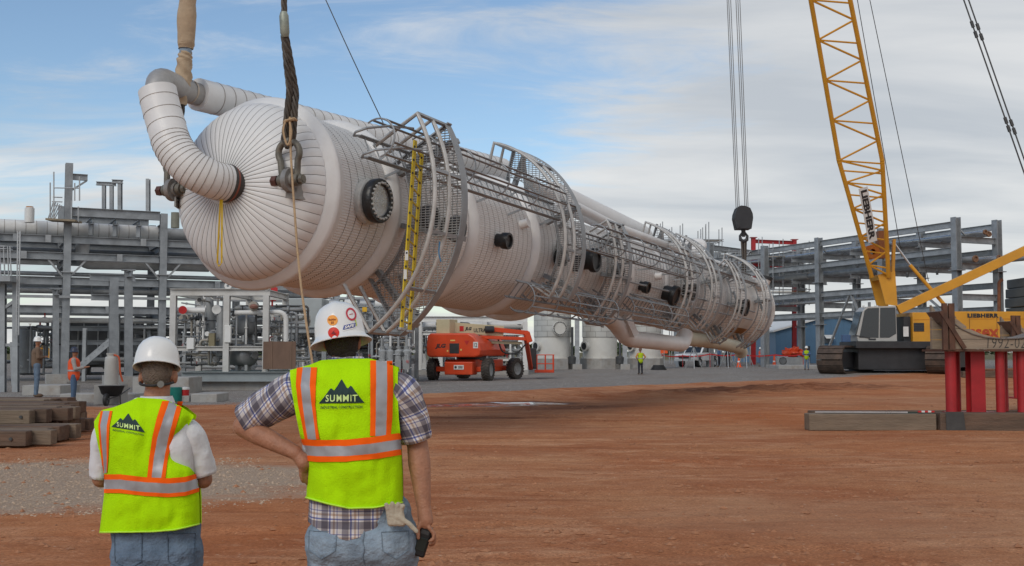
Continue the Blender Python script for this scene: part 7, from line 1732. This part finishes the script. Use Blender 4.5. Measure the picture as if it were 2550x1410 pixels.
decal(hb1, 'round_sticker', cream_st, hat1, disc2(12), (874, 783), (0.95, 0.1), (-0.1, -1.1), 0.0012)
decal(hb1, 'round_sticker', M('sticker_crimson', (0.5, 0.03, 0.05), 0.5), hat1, ring2(10, 14.5), (874, 783), (0.9, 0.12), (-0.1, -1.1), 0.002)
decal(hb1, 'sticker_print', MATS['sticker_crimson'], hat1, grid2(10, 1.6, 2), (874, 783), (0.95, -0.15), (0.1, -1), 0.0025)
decal(hb1, 'name_sticker', cream_st, hat1, grid2(32, 19, 6), (870, 813), (0.97, -0.24), (0.24, -0.97), 0.0012)
decal(hb1, 'name_sticker', blue_st, hat1, grid2(30, 11.5, 6), (869.5, 813), (0.97, -0.24), (0.24, -0.97), 0.0022)
t_, f_ = text2d('SAFE', 0.05); decal(hb1, 'sticker_print', cream_st, hat1, ([(x * 24, y * 8) for x, y in t_], f_), (869.5, 813), (0.97, -0.24), (0.24, -0.97), 0.0035)
decal(hb1, 'sticker_strip', M('sticker_lime', (0.5, 0.6, 0.05), 0.5), hat1, grid2(2.2, 16, 3), (886, 804), (1, -0.1), (-0.2, -1), 0.0018)
# things he carries
ph_ax = Matrix.Rotation(R(18), 3, 'Y'); axp = tuple(ph_ax @ Vector(v) for v in ((1, 0, 0), (0, 1, 0), (0, 0, 1)))
phn = thing('handheld_radio', 'black handheld radio held low by the man in plaid', 'radio', tuple(ph))
MB().box(ph, (0.062, 0.032, 0.142), axp).build('case', M('black_plastic', (0.012, 0.013, 0.014), 0.35, 0, 0.15, 9), phn, bevel=0.009)
MB().box(ph + axp[1] * -0.0165 + axp[2] * -0.012, (0.046, 0.004, 0.062), axp).build('screen', M('dark_screen', (0.02, 0.028, 0.025), 0.12), phn, bevel=0.002)
MB().box(ph + axp[1] * -0.0165 + axp[2] * 0.045, (0.036, 0.004, 0.018), axp).build('keypad', M('radio_grey', (0.04, 0.04, 0.04), 0.5), phn)
glv = M('cotton_glove', (0.42, 0.36, 0.27), 0.9, 0, 0.1, 12, 0.4, 60)
gl = thing('work_gloves', 'pale cotton work gloves tucked in the back pocket of the man in plaid', 'gloves', tuple(m1(985, 1290, -0.16)))
gc = []; g0 = m1(980, 1275, -0.165)
for k, (dx, L_, an) in enumerate(((-0.022, 0.075, -14), (-0.002, 0.085, -4), (0.017, 0.08, 6), (0.032, 0.066, 18))):
    q = g0 + Vector((dx, 0, 0.0)); gc.append((q, q + Vector((math.sin(R(an)) * L_ * 0.55, -0.008, math.cos(R(an)) * L_ * 0.45)), 0.012, 0.0105)); gc.append((q, q + Vector((0.01, 0, -0.05)), 0.014, 0.016))
gc += [(g0 + Vector((0.02, -0.005, -0.02)), g0 + Vector((0.07, -0.01, -0.05)), 0.013, 0.011), (g0 + Vector((0.07, -0.01, -0.05)), g0 + Vector((0.105, -0.012, -0.085)), 0.012, 0.01)]
caps_mesh('glove', gc, 0.004, glv, gl, 3)

# ---------------- man with the cap-style hat
YN = 5.8
def m2(x, y, d=0.0): return at(x, y, YN + d)
b2 = m2(390, 1410); p2_ = thing('person', 'person in white T-shirt and hi-vis vest with a plain white hard hat, arms folded', 'person', (b2.x, YN, 0))
hd2 = m2(394, 925, 0.02)
L2s, L2e, L2w = m2(262, 1078, 0.02), m2(252, 1192, 0.05), m2(345, 1195, 0.30)
R2s, R2e, R2w = m2(470, 1078, 0.02), m2(506, 1194, 0.04), m2(420, 1180, 0.30)
caps = [('e', hd2, (0.076, 0.098, 0.115)), (m2(394, 955, 0.025), m2(388, 1010, 0.01), 0.06, 0.07), (m2(375, 1070), m2(385, 1290), 0.12, 0.135), (m2(300, 1060), m2(450, 1060), 0.07, 0.07),
        (L2s, L2e, 0.056, 0.046), (L2e, L2w, 0.046, 0.034), (R2s, R2e, 0.056, 0.046), (R2e, R2w, 0.047, 0.034)]
for s, dz in ((-1, -0.006), (1, 0.002)): caps.append(('e', hd2 + Vector((0.086 * s, 0.0, -0.03 + dz)), (0.014, 0.024, 0.036)))
caps += [('e', hd2 + Vector((0, 0.098, -0.02)), (0.016, 0.022, 0.024)), ('e', hd2 + Vector((0, 0.06, -0.075)), (0.045, 0.04, 0.035))]
for w_, s in ((L2w, 1), (R2w, -1)):
    pc = w_ + Vector((0.05 * s, 0.01, 0.01)); caps += [(w_, pc, 0.03, 0.034), ('e', pc, (0.045, 0.022, 0.036))]
    for k in range(4): caps += finger(pc + Vector((0.03 * s, 0.005, 0.026 - 0.017 * k)), (s, 0.1, 0.05), (s * 0.8, -0.3, 0), 0.072, 0.0092)
    caps += finger(pc + Vector((0, 0.0, 0.03)), (0.6 * s, 0.1, 0.8), (s, 0, 0.3), 0.06, 0.0105)
caps_mesh('body', caps, 0.0055, skin, p2_, 5)
jh = [(m2(338, 1320, 0.0), m2(440, 1320, 0.0), 0.122, 0.122), (m2(338, 1375, -0.005), m2(444, 1375, -0.005), 0.126, 0.126), (m2(336, 1405, 0.0), Vector((m2(330, 0).x, YN, 0.48)), 0.12, 0.085), (m2(446, 1405, 0.0), Vector((m2(455, 0).x, YN, 0.48)), 0.12, 0.085)]
for x in (330, 455): jh.append((Vector((m2(x, 0).x, YN, 0.48)), Vector((m2(x, 0).x, YN + 0.03, 0.1)), 0.085, 0.075))
j2 = caps_mesh('jeans', jh, 0.009, jeans_b, p2_, 8, wr); jb2 = bvh_of(j2)
for cx_ in (320, 452):
    pc = [(-34, -42), (34, -44), (33, 26), (0, 46), (-33, 26), (-34, -42)]; pts = []
    for (xa, ya), (xb, yb) in zip(pc, pc[1:]):
        for k in range(6): pts.append((cx_ + lerp(xa, xb, k / 6), 1372 + lerp(ya, yb, k / 6)))
    MB().tube(drape(jb2, pts, 0.002), 0.0022, 5, closed=True).build('pocket_seam', denim('seam_denim_dark', (0.09, 0.125, 0.17)), j2, smooth=60)
for x in (330, 455): q = Vector((m2(x, 0).x, YN, 0)); MB().ball(q + Vector((0, 0.08, 0.05)), (0.055, 0.15, 0.06), 16, 10).cyl(q + Vector((0, 0.03, 0.04)), q + Vector((0, 0.03, 0.2)), 0.062, n=14).build('boot', leather, p2_, smooth=60)
garment(p2_, 'shirt', tee, YN, [(985, 250, 480), (1060, 246, 486), (1120, 252, 490), (1200, 264, 492), (1325, 262, 492)],
        [(-1, 1048), (-0.6, 1022), (-0.35, 1000), (-0.25, 990), (0.25, 992), (0.36, 1003), (0.7, 1022), (1, 1045)], [(-1, 1318), (0, 1320), (1, 1308)], 0.138, 1110, fold=0.006, seed=9.0, shrink=5)
sleeve_(p2_, 'sleeve', tee, [m2(440, 1075, 0.0), m2(468, 1082, 0.0), m2(492, 1130, 0.02), m2(507, 1184, 0.035)], [0.074, 0.078, 0.072, 0.067], 6.0, 0.008)
sleeve_(p2_, 'sleeve', tee, [m2(290, 1075, 0.02), m2(264, 1085, 0.02), m2(255, 1130, 0.03), m2(250, 1190, 0.045)], [0.07, 0.066, 0.058, 0.052], 7.0, 0.007)
v2 = garment(p2_, 'vest', lime, YN, [(985, 234, 482), (1040, 234, 482), (1065, 235, 466), (1090, 240, 446), (1115, 245, 440), (1145, 252, 448), (1162, 256, 474), (1172, 259, 484), (1200, 262, 493), (1240, 258, 497), (1330, 247, 498)],
             [(-1, 1050), (-0.86, 1022), (-0.6, 1014), (-0.3, 1000), (-0.12, 990), (0.38, 994), (0.5, 998), (0.8, 1016), (1, 1034)], [(-1, 1328), (0, 1326), (0.5, 1322), (1, 1306)], 0.165, 1150, fold=0.010, seed=11.0, off=0.014)
vb2 = bvh_of(v2)
tape_v(vb2, v2, [(1000, 404, 421, 443, 456), (1040, 391, 407, 432, 445), (1090, 379, 392, 419, 430), (1140, 372, 383, 409, 418), (1190, 367, 378, 402, 412)])
tape_v(vb2, v2, [(1024, 252, 258, 274, 281), (1060, 246, 251, 267, 274), (1100, 249, 254, 266, 272), (1140, 253, 258, 267, 271), (1178, 258, 261, 267, 268)])
for nm, mt, ya, yb in (('orange_trim', hiv_or, 0, 13), ('silver_tape', refl, 13, 37), ('orange_trim', hiv_or, 37, 47)):
    rows = [(y0 + ya, x, y0 + yb, x) for x, y0 in ((259, 1181), (300, 1181), (360, 1188), (420, 1191), (460, 1188), (494, 1178))]
    strip(vb2, nm, mt, v2, rows, 0.0045, 4, 50)
summit(vb2, v2, (320, 1052), (82, 14), (2, -74))
hem = drape(vb2, [(lerp(250, 495, k / 30), interp([(250, 1326), (372, 1324), (434, 1320), (495, 1305)], lerp(250, 495, k / 30))[0]) for k in range(31)], 0.003); MB().tube(hem, 0.004, 5).build('hem_binding', MATS['hem_lime'], v2, smooth=60)
MB().loft([[m2(390, y, 0.012) + Vector((math.cos(a_ / 24 * 6.283) * r_ * 1.05, math.sin(a_ / 24 * 6.283) * r_, 0)) for a_ in range(25)] for y, r_ in ((1004, 0.088), (990, 0.078), (986, 0.075), (989, 0.072))]).build('neckband', tee, p2_, smooth=180)
rot2 = Matrix.Rotation(R(-3), 3, 'Y') @ Matrix.Rotation(R(-16), 3, 'X')
prof2 = [(0.0005, 0.150), (0.03, 0.148), (0.06, 0.139), (0.085, 0.121), (0.103, 0.094), (0.113, 0.06), (0.118, 0.025), (0.120, 0.004), (0.124, -0.004), (0.126, -0.008), (0.124, -0.011), (0.117, -0.006), (0.112, 0.01)]
hat2 = lathe_hat(p2_, 'hard_hat', hatw, prof2, m2(391, 912, 0.0), 0.93, 1.08, rot2, 0.002)
MB_ = MB(); MB_.ball(hd2 + Vector((0, -0.003, 0.004)), (0.0785, 0.101, 0.108), 24, 16); MB_.v = [tuple(Vector(v) + Vector(noise.noise_vector(Vector(v) * 60)) * 0.003) for v in MB_.v]; MB_.build('hair', hair_g, p2_, smooth=180)
MB().tube([hd2 + Vector((0.086 * math.sin(a_), -0.106 * math.cos(a_) * 0.98, -0.052 - 0.018 * math.cos(a_))) for a_ in [lerp(-1.35, 1.35, k / 16) for k in range(17)]], 0.007, 6).build('headband', black, hat2, smooth=60)
MB().cyl(m2(400, 957, -0.095), m2(400, 957, -0.11), 0.017, n=18).build('ratchet_knob', M('knob_grey', (0.18, 0.18, 0.16), 0.5), hat2, smooth=40)

# ---------------- other workers
def worker(lab, base, H, face, shirt, pants, hat, vest_=None, arms='down', vox=0.018, sleeve_c=None, wide=1.0):
    p = thing('person', lab, 'person', tuple(base), 'workers in the distance'); k = H / 1.80; ca, sa = math.cos(face), math.sin(face)
    def q(x, y, z): return Vector(base) + Vector((x * ca - y * sa, x * sa + y * ca, z)) * k     # y is forward
    el = {'down': ((0.27, -0.02, 1.16), (0.27, 0.1, 0.92)), 'folded': ((0.27, 0.02, 1.18), (0.06, 0.22, 1.2)), 'front': ((0.25, 0.06, 1.15), (0.12, 0.33, 1.2)), 'hips': ((0.36, -0.06, 1.2), (0.2, 0.02, 1.0))}[arms]
    caps = [('e', q(0, 0.02, 1.64), (0.078 * k, 0.095 * k, 0.115 * k)), (q(0, 0, 1.42), q(0, 0.01, 1.56), 0.06, 0.055), (q(0, 0, 1.0), q(0, 0, 1.36), 0.12, 0.13), ('e', q(0, 0.115, 1.62), (0.015, 0.02, 0.02))]
    arm = []
    for s in (-1, 1):
        S_, E_, W_ = q(0.2 * s, 0, 1.42), q(el[0][0] * s, el[0][1], el[0][2]), q(el[1][0] * s, el[1][1], el[1][2])
        caps += [(S_, E_, 0.05 * k, 0.042 * k), (E_, W_, 0.042 * k, 0.032 * k), (W_, W_ + (W_ - E_).normalized() * 0.12 * k, 0.035 * k, 0.026 * k), (q(0.1 * s, 0, 0.9), q(0.11 * s, 0, 0.1), 0.06 * k, 0.045 * k), ('e', q(0.078 * s, 0.01, 1.63), (0.014, 0.02, 0.03))]
        arm += [(S_, E_, 0.066 * k, 0.056 * k), (E_, E_.lerp(W_, 0.8 if sleeve_c else 0.1), 0.054 * k, 0.046 * k)]
    caps_mesh('body', caps, vox, skin, p, 2)
    caps_mesh('shirt', arm + [(q(-0.1, 0, 1.36), q(0.1, 0, 1.36), 0.11 * k * wide, 0.11 * k * wide), (q(0, 0.0, 1.32), q(0, 0.0, 0.98), 0.165 * k * wide, 0.16 * k * wide), (q(-0.16, 0, 1.43), q(0.16, 0, 1.43), 0.07 * k, 0.07 * k)], vox, sleeve_c or shirt, p, 2)
    if vest_:
        caps_mesh('vest', [(q(-0.09, 0, 1.37), q(0.09, 0, 1.37), 0.126 * k, 0.126 * k), (q(0, 0, 1.33), q(0, 0, 0.93), 0.182 * k, 0.178 * k)], vox, vest_, p, 2)
        MB().lathe([(0.186 * k, -0.025), (0.190 * k, 0), (0.186 * k, 0.025)], q(0, 0, 1.1), Z3, 20).build('silver_tape', refl, p, smooth=60)
    lg = []
    for s in (-1, 1): lg += [(q(0.09 * s, 0, 0.92), q(0.11 * s, 0.01, 0.5), 0.098 * k, 0.072 * k), (q(0.11 * s, 0.01, 0.5), q(0.12 * s, -0.01, 0.1), 0.07 * k, 0.058 * k)]
    caps_mesh('trousers', lg + [(q(-0.07, 0, 0.95), q(0.07, 0, 0.95), 0.115 * k, 0.115 * k)], vox, pants, p, 2)
    for s in (-1, 1): MB().ball(q(0.12 * s, 0.06, 0.05), (0.055 * k, 0.14 * k, 0.055 * k), 12, 8, (Vector((ca, sa, 0)), Vector((-sa, ca, 0)), Z3)).build('boot', leather, p, smooth=60)
    MB().lathe([(0.0005, 0.145), (0.05, 0.14), (0.09, 0.11), (0.112, 0.05), (0.116, 0.0), (0.14, -0.012), (0.138, -0.018), (0.112, -0.01)], q(0, 0.0, 1.685), Z3, 24).build('hard_hat', hat, p, smooth=60)
    return p
brown_s = M('brown_shirt', (0.16, 0.105, 0.07), 0.9); navy = M('dark_trousers', (0.018, 0.02, 0.028), 0.85); dark_hat = M('hat_navy', (0.03, 0.035, 0.06), 0.4)
grey_s = M('grey_sleeves', (0.33, 0.31, 0.29), 0.9); blue_s = M('blue_shirt', (0.07, 0.13, 0.24), 0.9); or_v = M('orange_vest', (0.72, 0.10, 0.03), 0.8); lime_v = M('lime_vest_far', (0.40, 0.52, 0.02), 0.8, spec=0.08)
w1 = at(90, 985, 34.9); worker('person in a brown shirt and jeans with white hard hat, standing on the timber mats', (w1.x, 34.9, 0.275), 1.84, R(-65), brown_s, jeans_b, hatw, None, 'folded', sleeve_c=brown_s)
w2 = at(182, 1010, 34.7); worker('person in an orange vest and dark hard hat beside the curb', (w2.x, 34.7, 0.0), 1.78, R(-75), grey_s, M('blue_jeans_far', (0.07, 0.12, 0.2), 0.9), dark_hat, or_v, 'front', sleeve_c=grey_s)
w3 = at(1595, 930, 77); worker('person in a yellow vest and dark trousers standing before the white tanks', (w3.x, 77, gz(0, 77)), 1.76, R(20), M('orange_yellow_shirt', (0.5, 0.22, 0.05), 0.9), navy, M('hat_brown', (0.12, 0.06, 0.04), 0.5), lime_v, 'hips', 0.024)
w4 = at(2009, 920, 84); worker('person in a lime vest standing by the left crane track', (w4.x, 84, gz(0, 84)), 1.74, R(160), blue_s, jeans_b, hatw, lime_v, 'folded', 0.026, sleeve_c=blue_s)
w5 = at(1791, 905, 99); worker('person in a blue shirt under the tail of the column', (w5.x, 99, 0.35), 1.75, R(60), blue_s, navy, hatw, None, 'down', 0.03)
w6 = at(1813, 905, 100); worker('person in black under the tail of the column, right of the one in blue', (w6.x, 100, 0.35), 1.75, R(-40), navy, navy, dark_hat, None, 'down', 0.03, sleeve_c=navy)
w7 = at(1894, 905, 103); worker('person in an orange vest near the shed corner under the skirt', (w7.x, 103, 0.35), 1.72, R(90), blue_s, jeans_b, hatw, or_v, 'down', 0.03)
bpy.data.scenes.remove(TMP)
